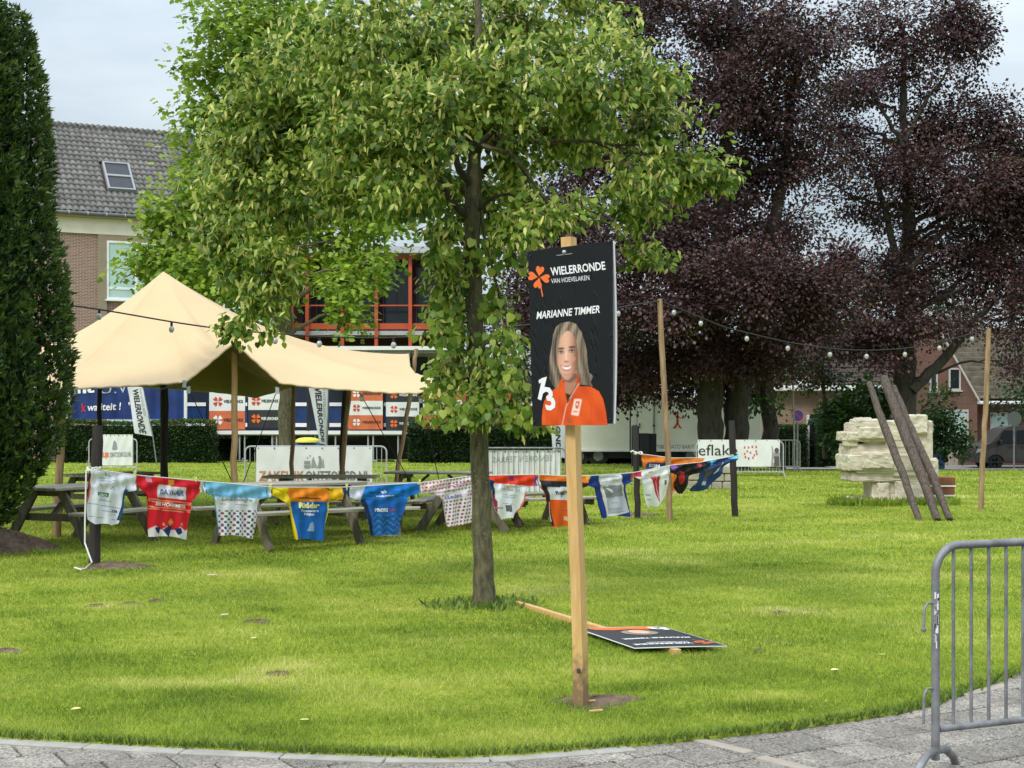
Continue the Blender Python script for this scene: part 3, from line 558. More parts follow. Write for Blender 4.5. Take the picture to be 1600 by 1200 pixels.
MB_ = [(400, 50, 100, 110, 0), (345, 150, 75, 70, .5), (300, 110, 34, 30, .2, .6), (290, 200, 28, 40, 0, .6), (330, 280, 75, 70, 0), (275, 330, 55, 50, -.5), (255, 400, 62, 48, 0), (212, 425, 28, 26, 0, .7), (330, 420, 90, 55, -1), (290, 460, 50, 22, .5, .8), (405, 420, 62, 66, 0), (470, 330, 100, 80, 1), (545, 380, 62, 42, 0), (545, 440, 50, 38, -1.2, 1.1), (545, 488, 30, 26, -1.4, 1.1), (600, 415, 26, 26, -1, .9),
       (600, 300, 80, 60, 1), (620, 180, 80, 70, 1.5, .8), (520, 150, 100, 100, 2), (440, 220, 90, 90, 1), (400, 470, 60, 40, 1.), (605, 320, 55, 45, -.5, .9), (640, 250, 30, 40, 0, .8), (500, 60, 90, 80, 1)]
tree('maple_tree', 'bright green broad maple behind the cream tent hiding part of the brick building', 33, 67, [(447, 768, 0, .22), (447, 700, 0, .17), (447, 600, 0, .165), (445, 480, 0, .155), (440, 350, 0, .13), (430, 200, 0, .10), (425, 0, 0, .06)], MB_, 'maple', M['maple'], .13, 3.2, M['bark'], seed=5, sprig=14, spread=.22, droop=.5, stuff=True, limb_r=.06, tw=M['twig'], tintbias=.14)
B1 = [(1040, 40, 90, 60, 0), (960, -10, 90, 50, 0), (1160, 40, 110, 70, 1), (1250, 60, 80, 70, -1, .8), (1010, 140, 80, 50, 1, .7), (1120, 150, 90, 70, -1), (1210, 170, 90, 70, 0), (930, 250, 90, 70, 0), (1060, 270, 110, 70, 0), (1180, 270, 100, 70, 1), (1270, 250, 60, 60, 0, .6), (1000, 370, 120, 70, -2), (1120, 390, 120, 70, 0), (1230, 350, 70, 60, 1, .7),
      (860, 360, 90, 70, 2), (850, 470, 80, 70, 1), (940, 470, 90, 60, -2), (1060, 470, 110, 55, -3, 1.1), (1180, 440, 110, 55, -3.5, 1.2), (1270, 460, 90, 55, -3, 1.1), (1250, 520, 70, 38, -3), (1120, 540, 100, 50, -1, 1.2), (1010, 550, 90, 60, 0, 1.2), (900, 560, 80, 50, 1), (1190, 560, 50, 45, -1.5, .9), (1080, 600, 90, 34, 1), (960, 610, 50, 28, 1, .9), (1240, 570, 40, 25, -2.5, .6), (1060, 350, 60, 60, 4, .9), (1140, 570, 50, 50, 2), (1320, 420, 45, 45, -2, .8)]
T1 = [(1112, 733, 0, .52), (1112, 690, 0, .43), (1108, 630, 0, .44), (1115, 540, 0, .40), (1120, 430, 0, .36), (1130, 300, 0, .28), (1140, 150, 0, .18), (1150, 0, 0, .1)]
be1, _, _ = tree('copper_beech', 'huge dark purple copper beech with twin trunks in front of the white truck', 48, 46, T1, B1, 'oval', M['beech'], .13, 7., M['bark_dark'], seed=8, sprig=34, spread=.32, holes=(1.15, -.42), droop=.35, stuff=True, limb_r=.07, tw=M['twig_red'], twigs=3)
mb = MB(); P, R_ = interp_tube([W(a, b, 48.4) for a, b in [(1151, 734), (1150, 690), (1153, 640), (1158, 560), (1190, 430), (1225, 280), (1240, 120)]], [.46, .40, .43, .36, .26, .18, .1], 5, .03); mb.tube(P, list(R_), 12); mb.build('trunk', M['bark_dark'], be1, True)
B2 = [(1400, 30, 110, 60, 0, .8), (1495, 30, 60, 60, 0, .9), (1340, 110, 90, 70, 0, .7), (1440, 120, 90, 60, 0, .55), (1520, 60, 32, 50, 0, .7), (1490, 180, 70, 50, 0, .7), (1380, 220, 90, 60, 1, .5), (1550, 190, 60, 45, 0, .8), (1590, 240, 50, 50, 0, .8), (1330, 310, 80, 50, 0, .6), (1420, 270, 90, 45, -1, .9), (1500, 290, 100, 50, -1), (1590, 330, 60, 60, 0), (1380, 340, 60, 40, 2, .5),
      (1350, 440, 80, 50, 0, .8), (1400, 500, 70, 45, -1), (1330, 530, 70, 38, 0), (1470, 380, 90, 50, 0, .7), (1560, 420, 80, 60, 0, .9), (1500, 460, 60, 40, 1, .5), (1590, 500, 40, 60, -1, .9), (1585, 570, 22, 34, -1, .5), (1500, 500, 50, 30, -1, .5), (1420, 430, 60, 50, 0, .9), (1650, 300, 60, 120, 0), (1650, 450, 50, 80, 0), (1395, 565, 36, 24, -1, .8), (1300, 200, 60, 60, 0, .6), (1550, 300, 60, 55, 0), (1530, 370, 60, 50, .5), (1450, 230, 60, 45, .5), (1360, 160, 60, 50, 1.)]
T2 = [(1418, 728, 0, .46), (1416, 680, 0, .38), (1414, 600, 0, .40), (1414, 560, 0, .40), (1416, 440, 0, .30), (1420, 330, 0, .22), (1412, 180, 0, .14), (1410, 40, 0, .08)]
be2, _, _ = tree('copper_beech', 'copper beech with a forked trunk directly behind the pale stone sculpture', 52, 42, T2, B2, 'oval', M['beech'], .13, 6.2, M['bark_dark'], seed=9, sprig=32, spread=.30, holes=(1.3, -.22), droop=.35, stuff=True, limb_r=.06, tw=M['twig_red'], twigs=4)
mb = MB()
for pts, rr in [([(1425, 610), (1460, 575), (1500, 530), (1520, 500), (1560, 470)], [.22, .19, .16, .12, .07]), ([(1412, 470), (1398, 400), (1385, 330), (1360, 250)], [.2, .15, .11, .06]), ([(1420, 420), (1440, 400), (1500, 330), (1570, 250)], [.16, .12, .08, .05]), ([(1412, 230), (1390, 190), (1360, 140)], [.1, .07, .04]), ([(1414, 220), (1440, 170), (1480, 110)], [.1, .07, .04])]:
    P, R_ = interp_tube([W(a, b, 51.6) for a, b in pts], rr, 4, .03); mb.tube(P, list(R_), 8, caps=False)
mb.build('limb', M['bark_dark'], be2, True)
# slim ivy-grown trunk right of the truck
tree('ivy_clad_tree', 'slim ivy-covered tree between the white truck and the brown house', 50.5, 44, [(1203, 728, 0, .34), (1202, 660, 0, .27), (1198, 590, 0, .25), (1196, 500, 0, .2), (1194, 380, 0, .12)], [(1182, 600, 14, 50, 0, 1.2), (1210, 620, 10, 45, 0, 1), (1185, 520, 26, 36, 0, .8), (1225, 545, 30, 28, -.5, .7), (1230, 590, 22, 18, 0, .5)], 'oval', M['shrub'], .14, 4, M['bark_dark'], seed=12, sprig=14, spread=.2, droop=.5, stuff=True)
# small street trees
tree('street_tree', 'small dark street tree with a thin trunk left of the green laurel bush', 54, 40, [(1289, 716, 0, .09), (1288, 650, 0, .08), (1286, 590, 0, .06), (1286, 540, 0, .04)], [(1286, 575, 36, 30, 0, .9), (1262, 590, 22, 18, 0, .8), (1310, 590, 24, 20, 0, .8), (1290, 540, 28, 24, 0, .7), (1245, 560, 14, 12, 0, .6)], 'oval', M['bgleaf'], .14, 3, M['bark'], seed=13, sprig=12, spread=.2, droop=.3, stuff=True)
tree('laurel_bush', 'big glossy light green laurel bush behind the left side of the stone sculpture', 54, 40, [(1350, 716, 0, .1), (1350, 690, 0, .08), (1350, 640, 0, .05)], [(1350, 640, 52, 42, 0), (1320, 665, 36, 40, -.4), (1385, 650, 34, 44, 0), (1345, 690, 56, 28, -.3), (1370, 610, 28, 22, 0), (1310, 640, 26, 24, 0, .8)], 'oval', M['shrub'], .22, 5.5, M['bark_dark'], seed=14, sprig=10, spread=.16, droop=.4, stuff=True, tintbias=.1)['label' if False else 0]
tree('front_garden_bush', 'dark green loose bush in front of the gabled brick house', 57, 38, [(1478, 722, 0, .1), (1478, 700, 0, .08), (1478, 650, 0, .05)], [(1465, 640, 26, 40, 0), (1480, 680, 30, 34, -.3), (1500, 690, 18, 26, 0, .9), (1455, 690, 26, 34, 0)], 'oval', M['shrub'], .15, 5, M['bark_dark'], seed=15, sprig=14, spread=.2, droop=.3, stuff=True, tintbias=-.06)
# trees beyond
def bgtree(label, D, px, base, blobs, seed, m='bgleaf', cover=3.6, ls=.30, tb=0., nm='background_tree'):
    s = 62/D; return tree(nm, label, D, F/D, [(px, base, 0, .3), (px, base-60, 0, .25), (px+3, (base+blobs[0][1])/2, 0, .18), (px, blobs[0][1]-20, 0, .08)], blobs, 'oval', M[m], ls, cover, M['bark_dark'], seed=seed, sprig=20, spread=.6, droop=.3, stuff=True, group='trees far behind the copper beeches', tw=None, twigs=1, tintbias=tb)
bgtree('dark green tree behind the poster board and white truck', 84, 950, 700, [(950, 540, 70, 70, 0, 1.3), (900, 590, 60, 50, 0), (1000, 600, 30, 40, 0, .6), (1040, 560, 60, 60, 2), (870, 520, 60, 50, 0, .8)], 21, tb=-.12)
bgtree('dark green tree filling the gap between the poster board and linden trunk', 90, 820, 700, [(820, 560, 50, 60, 0), (840, 480, 60, 60, 0), (790, 480, 40, 50, 0, .8)], 22, tb=-.1)
bgtree('green tree seen low between the beech trunks and brown house', 92, 1180, 700, [(1180, 540, 50, 60, 0), (1150, 590, 50, 50, 0), (1220, 500, 50, 50, 0, .8), (1160, 440, 80, 50, 0, .7)], 23, tb=-.05)
bgtree('yellow green tree showing through the crown above the gabled house', 96, 1500, 680, [(1500, 520, 50, 50, 0), (1470, 560, 40, 30, 0), (1530, 540, 36, 30, 0, .8), (1460, 470, 50, 40, 0, .6), (1430, 420, 50, 40, 0, .6)], 24, tb=.16)
bgtree('yellow green treetop at the right edge behind the beech crown', 88, 1580, 690, [(1580, 240, 40, 40, 0, .8), (1530, 215, 34, 24, 0, .7), (1600, 290, 40, 40, 0, .8), (1550, 350, 50, 50, 0, .5), (1600, 420, 40, 60, 0, .6)], 25, tb=.16)
bgtree('dark tree at the right edge above the taupe van', 66, 1640, 715, [(1640, 600, 34, 70, 0), (1600, 610, 26, 50, 0, .9), (1625, 540, 40, 40, 0)], 26, ls=.2, tb=-.1)
bgtree('green tree rising behind the centre of the purple crowns', 100, 1300, 690, [(1300, 560, 60, 60, 0, .9), (1280, 480, 70, 50, 0, .5), (1340, 520, 50, 50, 0, .6), (1270, 600, 50, 40, 0)], 27, tb=.0)
# ---------------------------------------------------------------- yew column, left edge
def yew():
    D = 17.; t = thing('yew_column', 'tall dark green columnar yew filling the left edge', 'tree', (W(-45, 870, D).x, D, .0))
    edge_ = np.array([(-160, 25), (0, 38), (60, 60), (110, 68), (160, 74), (240, 84), (340, 90), (420, 102), (500, 112), (560, 119), (620, 118), (660, 106), (700, 92), (740, 66), (780, 40), (820, 12), (850, -20)])
    zs = CH-(edge_[:, 0]-HY)*D/F; xs_ = (edge_[:, 1]-800)/F*D; o = np.argsort(zs); zs, xs_ = zs[o], xs_[o]
    cx = W(-60, 0, D).x; r = np.random.RandomState(4); pos, dr, tt = [], [], []
    # several upright strands make the column
    S = []
    for k in range(34):
        a = 2*math.pi*k/34+r.normal(0, .08); rr = .86+.1*r.rand(); S.append((a, rr, r.uniform(.13, .22), r.rand()*6))
    n = 26000
    for i in range(n):
        a0, rr, sr, ph = S[r.randint(len(S))]
        if math.sin(a0) > .45: continue
        z = r.uniform(.35, 6.6); R0 = np.interp(z, zs, xs_)-cx
        b = r.rand()*6.283; wv = 1+.06*math.sin(z*3+ph)
        x = cx+(R0-.23)*rr*wv*math.cos(a0)+sr*math.cos(b); y = D+R0*rr*wv*math.sin(a0)+sr*math.sin(b)
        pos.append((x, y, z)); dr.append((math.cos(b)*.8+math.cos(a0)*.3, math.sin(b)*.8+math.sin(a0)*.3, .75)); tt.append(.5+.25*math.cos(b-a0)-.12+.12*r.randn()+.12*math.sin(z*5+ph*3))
    pos, dr, tt = np.array(pos), np.array(dr), np.array(tt); k = 5
    P = np.repeat(pos, k, 0)+r.normal(0, .018, (len(pos)*k, 3)); Dd = np.repeat(dr, k, 0)+r.normal(0, .55, (len(P), 3)); T = np.repeat(tt, k)+.12*r.randn(len(P))
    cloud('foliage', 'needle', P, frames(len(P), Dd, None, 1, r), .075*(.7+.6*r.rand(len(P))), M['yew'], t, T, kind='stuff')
    mb = MB(); prof = [(max(.06, (np.interp(z, zs, xs_)-cx)*.60), z) for z in np.linspace(.45, 6.8, 40)]; mb.lathe((cx, D, 0), prof, 26); mb.build('dark_core', M['hedgecore'], t, True)  # dark solid body added inside the needles to block light through the column
    mb = MB(); mb.tube([(cx, D, -.1), (cx+.05, D, .3), (cx+.1, D, .9)], [.26, .2, .18], 10); g = G(2, 850); mb.tube([(g.x, D+.1, -.05), (g.x-.05, D+.1, .4), (g.x-.2, D, 1.1)], [.12, .09, .08], 9); mb.build('trunk', M['bark_dark'], t, True)
yew()
# ---------------------------------------------------------------- hedges
def hedge(label, x0, x1, D, z0, z1, dep, n, seed, tb=0., gtop=.1, zwave=.05):
    r = np.random.RandomState(seed); t = thing('hedge', label, 'hedge', ((x0+x1)/2, D+dep/2, float(gz((x0+x1)/2, D))), 'clipped hedges along the back of the lawn')
    mb = MB(); mb.box(((x0+x1)/2, D+dep/2, (z0+z1)/2-.06), (x1-x0-.12, dep-.16, z1-z0-.14)); mb.build('dark_core', M['hedgecore'], t)  # plain dark box inside the leaf shell
    f = r.rand(n); sel = f < .62; x = x0+(x1-x0)*r.rand(n); z = z0+(z1-z0)*r.rand(n); y = D+r.normal(0, .05, n)+.06*np.sin(x*2.1)+.04*np.sin(z*5+x)
    top = (f >= .62) & (f < .9); z = np.where(top, z1+zwave*np.sin(x*1.3)+.03*r.randn(n), z); y = np.where(top, D+dep*r.rand(n), y)
    sd_ = f >= .9; rs = r.rand(n) < .5; x = np.where(sd_, np.where(rs, x0, x1)+.04*r.randn(n), x); y = np.where(sd_, D+dep*r.rand(n), y)
    d = np.stack([r.normal(0, .6, n), -np.ones(n)*np.where(top, .1, .9), r.normal(0, .5, n)+np.where(top, .9, 0)], 1)
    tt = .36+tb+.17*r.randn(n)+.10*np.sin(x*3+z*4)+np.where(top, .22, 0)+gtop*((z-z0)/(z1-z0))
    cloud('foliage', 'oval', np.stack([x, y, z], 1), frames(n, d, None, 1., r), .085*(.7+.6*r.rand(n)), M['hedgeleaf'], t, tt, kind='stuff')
s = F/57
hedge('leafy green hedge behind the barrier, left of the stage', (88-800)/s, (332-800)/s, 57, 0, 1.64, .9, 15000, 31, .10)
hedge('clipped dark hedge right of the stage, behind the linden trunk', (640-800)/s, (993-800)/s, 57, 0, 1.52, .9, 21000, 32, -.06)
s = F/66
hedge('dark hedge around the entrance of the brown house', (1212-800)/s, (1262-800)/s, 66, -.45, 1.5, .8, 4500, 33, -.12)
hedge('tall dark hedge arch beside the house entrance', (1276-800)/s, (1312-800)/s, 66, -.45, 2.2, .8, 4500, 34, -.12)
hedge('dark shrubby hedge at the front of the stage, left part', (318-800)/(F/60), (420-800)/(F/60), 60, 0, 1.1, .8, 5000, 35, -.1)
# ---------------------------------------------------------------- brick building, far left
def house_frame(px, D, ang):
    A = Vector((W(px, HY, D).x, D, 0)); d = Vector((math.cos(ang), math.sin(ang), 0)); n = Vector((math.sin(ang), -math.cos(ang), 0))
    return lambda u, v, z: A+d*u+n*v+Vector((0, 0, z)), d, n
def winbox(B, d, n, parent, u0, u1, z0, z1, v=0., fr=.07, frm='trim', pane='darkglass', mull=(), trans=(), sill=True, depth=.06, name='window', label=None):
    mb = MB(); Zv = Vector((0, 0, 1))
    def bar(a0, a1, b0, b1, dp=depth, vv=v): mb.obox(B((a0+a1)/2, vv+dp/2-.02, (b0+b1)/2), d*(a1-a0)/2, n*(dp/2+.02), Zv*(b1-b0)/2, 0, .006)
    bar(u0, u0+fr, z0, z1); bar(u1-fr, u1, z0, z1); bar(u0+fr, u1-fr, z1-fr, z1); bar(u0+fr, u1-fr, z0, z0+fr)
    for m_ in mull: bar(m_-fr/2, m_+fr/2, z0+fr, z1-fr, depth*.8)
    for q in trans: bar(u0+fr, u1-fr, q-fr/2, q+fr/2, depth*.8)
    f = mb.build(name, M[frm], parent, label=label)
    mb = MB(); mb.obox(B((u0+u1)/2, v+.008, (z0+z1)/2), d*((u1-u0)/2-fr*.5), n*.012, Zv*((z1-z0)/2-fr*.5)); mb.build('pane', M[pane], f)
    if sill:
        mb = MB(); mb.obox(B((u0+u1)/2, v+.07, z0-.04), d*((u1-u0)/2+.06), n*.09, Zv*.035, 0, .01); mb.build('sill', M[frm], f)
    return f
B, d, n = house_frame(60, 61.3, math.radians(25)); Zv = Vector((0, 0, 1))
ZE, RK, RH = 10.85, 5.9, 4.9; NEND = 15.
tb = thing('brick_building', 'three-storey red brown brick building with a grey pantile roof and skylight', 'building', tuple(B(4, -4, 0)))
mb = MB(); mb.obox(B(1, -5.2, ZE/2-.4), d*7, n*5.2, Zv*(ZE/2-.4)); mb.build('wall', M['brick'], tb)
mb = MB(); mb.obox(B(1, .03, ZE-.52), d*7, n*.06, Zv*.34); mb.build('frieze', M['cream'], tb)
mb = MB(); mb.obox(B(1, .16, ZE-.13), d*7.1, n*.22, Zv*.05); mb.build('soffit', M['taupe'], tb)
mb = MB(); mb.tube([B(-6, .42, ZE-.02), B(8.1, .42, ZE-.02)], .085, 10); mb.build('gutter', M['zinc'], tb, True)
for i in range(11):
    mb = MB(); mb.tube([B(-.4+i*.8, .42, ZE-.02), B(-.36+i*.8, .42, ZE-.02)], .095, 10); mb.build('gutter_bracket', M['steel_light'], tb)
sd_ = (-n*RK+Zv*RH); SL = sd_.length; sd_.normalize(); nn = d.cross(sd_).normalized()
if nn.z < 0: nn = -nn
E0 = B(0, .40, ZE+.04)
mb = MB(); mb.obox(E0+d*1+sd_*SL/2-nn*.08, d*7, sd_*SL/2, nn*.04); mb.obox(B(1, .40-2*RK, ZE+.04)+(n*RK+Zv*RH)/2-Vector((0, 0, .08)), d*7, (n*RK+Zv*RH)/2, nn*.03); mb.build('roof_deck', M['tiledark'], tb)
TW, TL = .262, .44; prof = [(-.13, 0), (-.10, .030), (-.05, .062), (0, .070), (.05, .050), (.09, .012), (.13, .0)]
tv = []
for yy, dz in ((0, 0), (TL*1.12, -.03)): tv += [(x, yy, z+dz+.03) for x, z in prof]
tv += [(x, 0, z-.02+.03) for x, z in prof]; k = len(prof)
tf = [(i, i+1, k+i+1, k+i) for i in range(k-1)]+[(2*k+i, 2*k+i+1, i+1, i) for i in range(k-1)]
tme = bpy.data.meshes.new('roof_tile'); tme.from_pydata(tv, [], tf); tme.materials.append(M['tile'])
RT = Matrix([[d.x, sd_.x, nn.x], [d.y, sd_.y, nn.y], [d.z, sd_.z, nn.z]])
rest = MB(); rows = int(SL/TL); cnt = 0
roof = mkobj('roof', tme, tb); mw = RT.to_4x4(); p = E0+d*(-.5)-tb.location; mw.translation = p; roof.matrix_basis = mw
sk = lambda px, py: (px, py)
def onroof(px, py):   # the point of the roof plane seen at a photo pixel
    ray = Vector(((px-800)/F, 1, -(py-HY)/F)); o = Vector((0, 0, CH)); t = (E0-o).dot(nn)/ray.dot(nn); P = o+ray*t-E0; return P.dot(d), P.dot(sd_)
skl = [onroof(*q) for q in [(157, 257), (200, 259), (213, 301), (171, 299)]]
ku0, ku1 = (skl[0][0]+skl[3][0])/2, (skl[1][0]+skl[2][0])/2; kv0, kv1 = (skl[2][1]+skl[3][1])/2, (skl[0][1]+skl[1][1])/2
for j in range(rows+1):
    for i in range(-22, 31):
        u_, v_ = i*TW, j*TL
        if ku0-.06 < u_ < ku1+.06 and kv0-.42 < v_ < kv1-.05: continue
        P = E0+d*u_+sd_*v_; px = 800+P.x/P.y*F
        if 78 < px < 262 and cnt < 296:
            o = mkobj('roof_tile', tme, roof); lp = RT.transposed() @ (d*(u_+.5)+sd_*v_); o.location = lp+Vector((rnd.uniform(-.004, .004), rnd.uniform(-.01, .01), rnd.uniform(0, .006))); o.rotation_euler = (rnd.uniform(-.01, .01), 0, rnd.uniform(-.012, .012)); cnt += 1
        else: rest.add([P+d*a+sd_*b+nn*c for a, b, c in tv], tf)
rest.build('roof_tiling', M['tile'], tb, kind='stuff')
rc = MB(); rc.tube([(0, -.02, 0), (0, .24, 0)], .14, 10)
for i in range(-10, 31):
    P = E0+d*(i*.262)+sd_*(SL+.02); px = 800+P.x/P.y*F; 
    mb = MB(); mb.tube([P-n*.1, P+n*.18-Zv*.03], [.10, .125], 8)
    if 80 < px < 320: mb.build('ridge_tile', M['tile'], tb, True)
s_ = thing('skylight', None, None); s_.parent = tb; s_.location = E0+d*ku0+sd_*kv0-tb.location
uw, vh = ku1-ku0, kv1-kv0
def skb(u0, u1, v0, v1, h0, h1, nm, m): mb = MB(); mb.obox(E0+d*(ku0+(u0+u1)/2)+sd_*(kv0+(v0+v1)/2)+nn*(h0+h1)/2, d*(u1-u0)/2, sd_*(v1-v0)/2, nn*(h1-h0)/2); return mb.build(nm, m, s_)
for a in [(0, .09, 0, vh), (uw-.09, uw, 0, vh), (.09, uw-.09, 0, .09), (.09, uw-.09, vh-.09, vh), (.09, uw-.09, vh*.47, vh*.53)]: skb(*a, -.02, .17, 'frame', M['skyframe'])
skb(.09, uw-.09, .09, vh*.47, 0, .12, 'pane', M['anthracite']); skb(.09, uw-.09, vh*.53, vh-.09, 0, .12, 'pane', M['anthracite'])
# windows with their taupe surrounds
def onwall(px, py):
    ray = Vector(((px-800)/F, 1, -(py-HY)/F)); o = Vector((0, 0, CH)); A0 = B(0, 0, 0); t = (A0-o).dot(n)/ray.dot(n); P = o+ray*t; return (P-A0).dot(d), P.z
u0, z1 = onwall(166, 376); _, z0 = onwall(170, 468); up, zt = onwall(152.5, 361)
for q in range(2):
    du = q*5.0
    for zz, kk in ((0, 'milkglass'), (-3.3, 'milkglass'), (-6.6, 'milkglass')):
        winbox(B, d, n, tb, u0+du, u0+du+2.6, z0+zz, z1+zz, .05, .10, 'white', kk, mull=(u0+du+1.3,), trans=(z0+zz+.5,))
    mb = MB(); zt2 = ZE-.87
    mb.obox(B(up+du+.2, .05, zt2/2), d*.19, n*.06, Zv*zt2/2); mb.obox(B(u0+du+2.8, .05, zt2/2), d*.19, n*.06, Zv*zt2/2); mb.obox(B((up+.4+u0+2.6)/2+du, .05, zt2-.16), d*((u0+2.61-up-.39)/2), n*.05, Zv*.15); mb.build('window_surround', M['taupe'], tb)
# ---------------------------------------------------------------- orange steel gallery building, centre
D = 74.; s = F/D; X = lambda px, DD=D: (px-800)/F*DD; Z = lambda py, DD=D: CH-(py-HY)/F*DD
tc_ = thing('gallery_building', 'dark brick building behind the stage with red orange steel columns and beams', 'building', (X(560), D+3, 0))
mb = MB(); mb.box(((X(405)+X(715))/2, D+6.5, (Z(398))/2), (X(715)-X(405), 8, Z(398))); mb.build('brick_wall', M['brickdark'], tc_)
mb = MB(); mb.box(((X(400)+X(720))/2, D+4.6, Z(392)), (X(720)-X(400), 10.4, .34)); mb.build('roof', M['steel_light'], tc_)
for px in (456, 480, 535, 588, 641, 694):
    mb = MB(); mb.box((X(px), D, Z(398)/2+.2), (.18, .18, Z(398)-.4)); mb.build('steel_column', M['redsteel'], tc_)
for py, hh, dd in ((508.5, .24, .11), (513, .1, .09), (477, .07, .1), (401, .16, .11)):
    mb = MB(); mb.box(((X(452)+X(700))/2, D+dd+.02, Z(py)), (X(700)-X(452), .1, hh)); mb.build('steel_beam', M['redsteel'], tc_)
for a, b in ((480, 535), (535, 588), (588, 641), (641, 694), (456, 480)):
    winbox(lambda u, v, z: Vector((u, D+2.3-v, z)), Vector((1, 0, 0)), Vector((0, -1, 0)), tc_, X(a)+.14, X(b)-.14, Z(506), Z(405), 0, .05, 'anthracite', 'darkglass', mull=((X(a)+X(b))/2,), sill=False)
mb = MB(); mb.box(((X(452)+X(705))/2, D+1.2, Z(520)), (X(705)-X(452), 2.2, .22)); mb.build('gallery_floor', M['steel_light'], tc_)
ta_ = thing('gallery_annex', 'low grey sided annex seen under the linden leaves left of the poster board', 'building', (X(850), D+4, 0))
mb = MB(); mb.box(((X(716)+X(1000))/2, D+5.2, Z(596)/2), (X(1000)-X(716), 8, Z(596))); mb.build('wall', M['siding'], ta_)
mb = MB()
for k in range(22): mb.obox(Vector(((X(716)+X(1000))/2, D+1.18, .2+k*.155)), Vector(((X(1000)-X(716))/2, 0, 0)), Vector((0, .03, .0)), Vector((0, .012, .07)))
mb.build('siding_boards', M['siding'], ta_, kind='stuff')
mb = MB(); mb.box(((X(716)+X(1000))/2, D+5, Z(596)+.12), (X(1000)-X(716)+.4, 8.8, .24)); mb.build('roof', M['anthracite'], ta_)
for px in (793, 722): mb = MB(); mb.box((X(px), D+.9, Z(600)/2), (.34, .3, Z(600))); mb.build('steel_column', M['redsteel'], ta_)
winbox(lambda u, v, z: Vector((u, D+1.14-v, z)), Vector((1, 0, 0)), Vector((0, -1, 0)), ta_, X(817), X(832), Z(632), Z(620), 0, .05, 'white', 'darkglass', mull=((X(817)+X(832))/2,))
# terracotta house seen behind the truck
D2 = 84.; X2 = lambda px: (px-800)/F*D2; Z2 = lambda py: CH-(py-HY)/F*D2
tr_ = thing('terracotta_house', 'house with an orange stepped tile gable showing above the white truck', 'house', (X2(1003), D2+3, 0))
mb = MB(); mb.prism([(X2(975), D2, 0), (X2(1032), D2, 0), (X2(1032), D2, Z2(640)), (X2(1003), D2, Z2(562)), (X2(975), D2, Z2(640))], (0, 7, 0)); mb.build('wall', M['terracotta'], tr_)
mb = MB()
for k in range(9):
    z_ = Z2(640)+(Z2(562)-Z2(640))*k/9; hw = (X2(1032)-X2(1003))*(1-k/9)
    for sg in (-1, 1): mb.box((X2(1003)+sg*hw, D2+3.4, z_+.15), (.34, 7.3, .10))
    mb.box((X2(1003), D2-.02, z_+.12), (2*hw*.9, .08, .05))
mb.build('tile_courses', M['terracotta'], tr_, kind='stuff')
winbox(lambda u, v, z: Vector((u, D2-v, z)), Vector((1, 0, 0)), Vector((0, -1, 0)), tr_, X2(994), X2(1012), Z2(650), Z2(622), .0, .08)
# ---------------------------------------------------------------- brown house, right of the truck
D3 = 67.; g3 = -.45; X3 = lambda px, D=D3: (px-800)/F*D; Z3 = lambda py, D=D3: CH-(py-HY)/F*D
th = thing('brown_house', 'low buff brown brick house with a white gutter right of the white truck', 'house', (X3(1270), D3+4, g3))
mb = MB(); mb.box(((X3(1204)+X3(1400))/2, D3+4, (Z3(608)+g3)/2), (X3(1400)-X3(1204), 8, Z3(608)-g3)); mb.build('wall', M['brick3'], th)
mb = MB(); mb.prism([(X3(1200), D3-.5, Z3(606)), (X3(1200), D3+4, Z3(606)+3.4), (X3(1200), D3+8.4, Z3(606))], (X3(1404)-X3(1200), 0, 0)); mb.build('roof', M['tiledark'], th)
mb = MB()
for k in range(14):
    t = (k+.5)/14.5; mb.obox(Vector(((X3(1200)+X3(1404))/2, D3-.52+4.5*t, Z3(606)+3.4*t+.03)), Vector(((X3(1404)-X3(1200))/2, 0, 0)), Vector((0, .16, .10)), Vector((0, -.02, .028)))
mb.build('roof_courses', M['tiledark'], th, kind='stuff')
mb = MB(); mb.box(((X3(1204)+X3(1402))/2, D3-.55, Z3(607)), (X3(1402)-X3(1204), .18, .24), 0, 0, .02); mb.build('gutter', M['white'], th)
B3 = lambda u, v, z: Vector((u, D3-v, z)); dx_, ny_ = Vector((1, 0, 0)), Vector((0, -1, 0))
f = MB(); f.prism([(X3(1243), D3-.8, Z3(606)), (X3(1263), D3-.8, Z3(606)), (X3(1263), D3-.8, Z3(592)), (X3(1253), D3-.8, Z3(582)), (X3(1243), D3-.8, Z3(594))], (0, 2, 0)); f.build('dormer', M['white'], th)
winbox(B3, dx_, ny_, th, X3(1279), X3(1284), Z3(640), Z3(624), .0, .05)
dr = MB(); dr.box((X3(1277), D3-.02, (Z3(650)+g3)/2), (.9, .1, Z3(650)-g3)); dr = dr.build('door', M['darkglass'], th)
mb = MB()
for a in (1262, 1291): mb.box((X3(a)+(.0), D3-.06, (Z3(648)+g3)/2), (.12, .12, Z3(648)-g3))
mb.build('door_frame', M['white'], th)
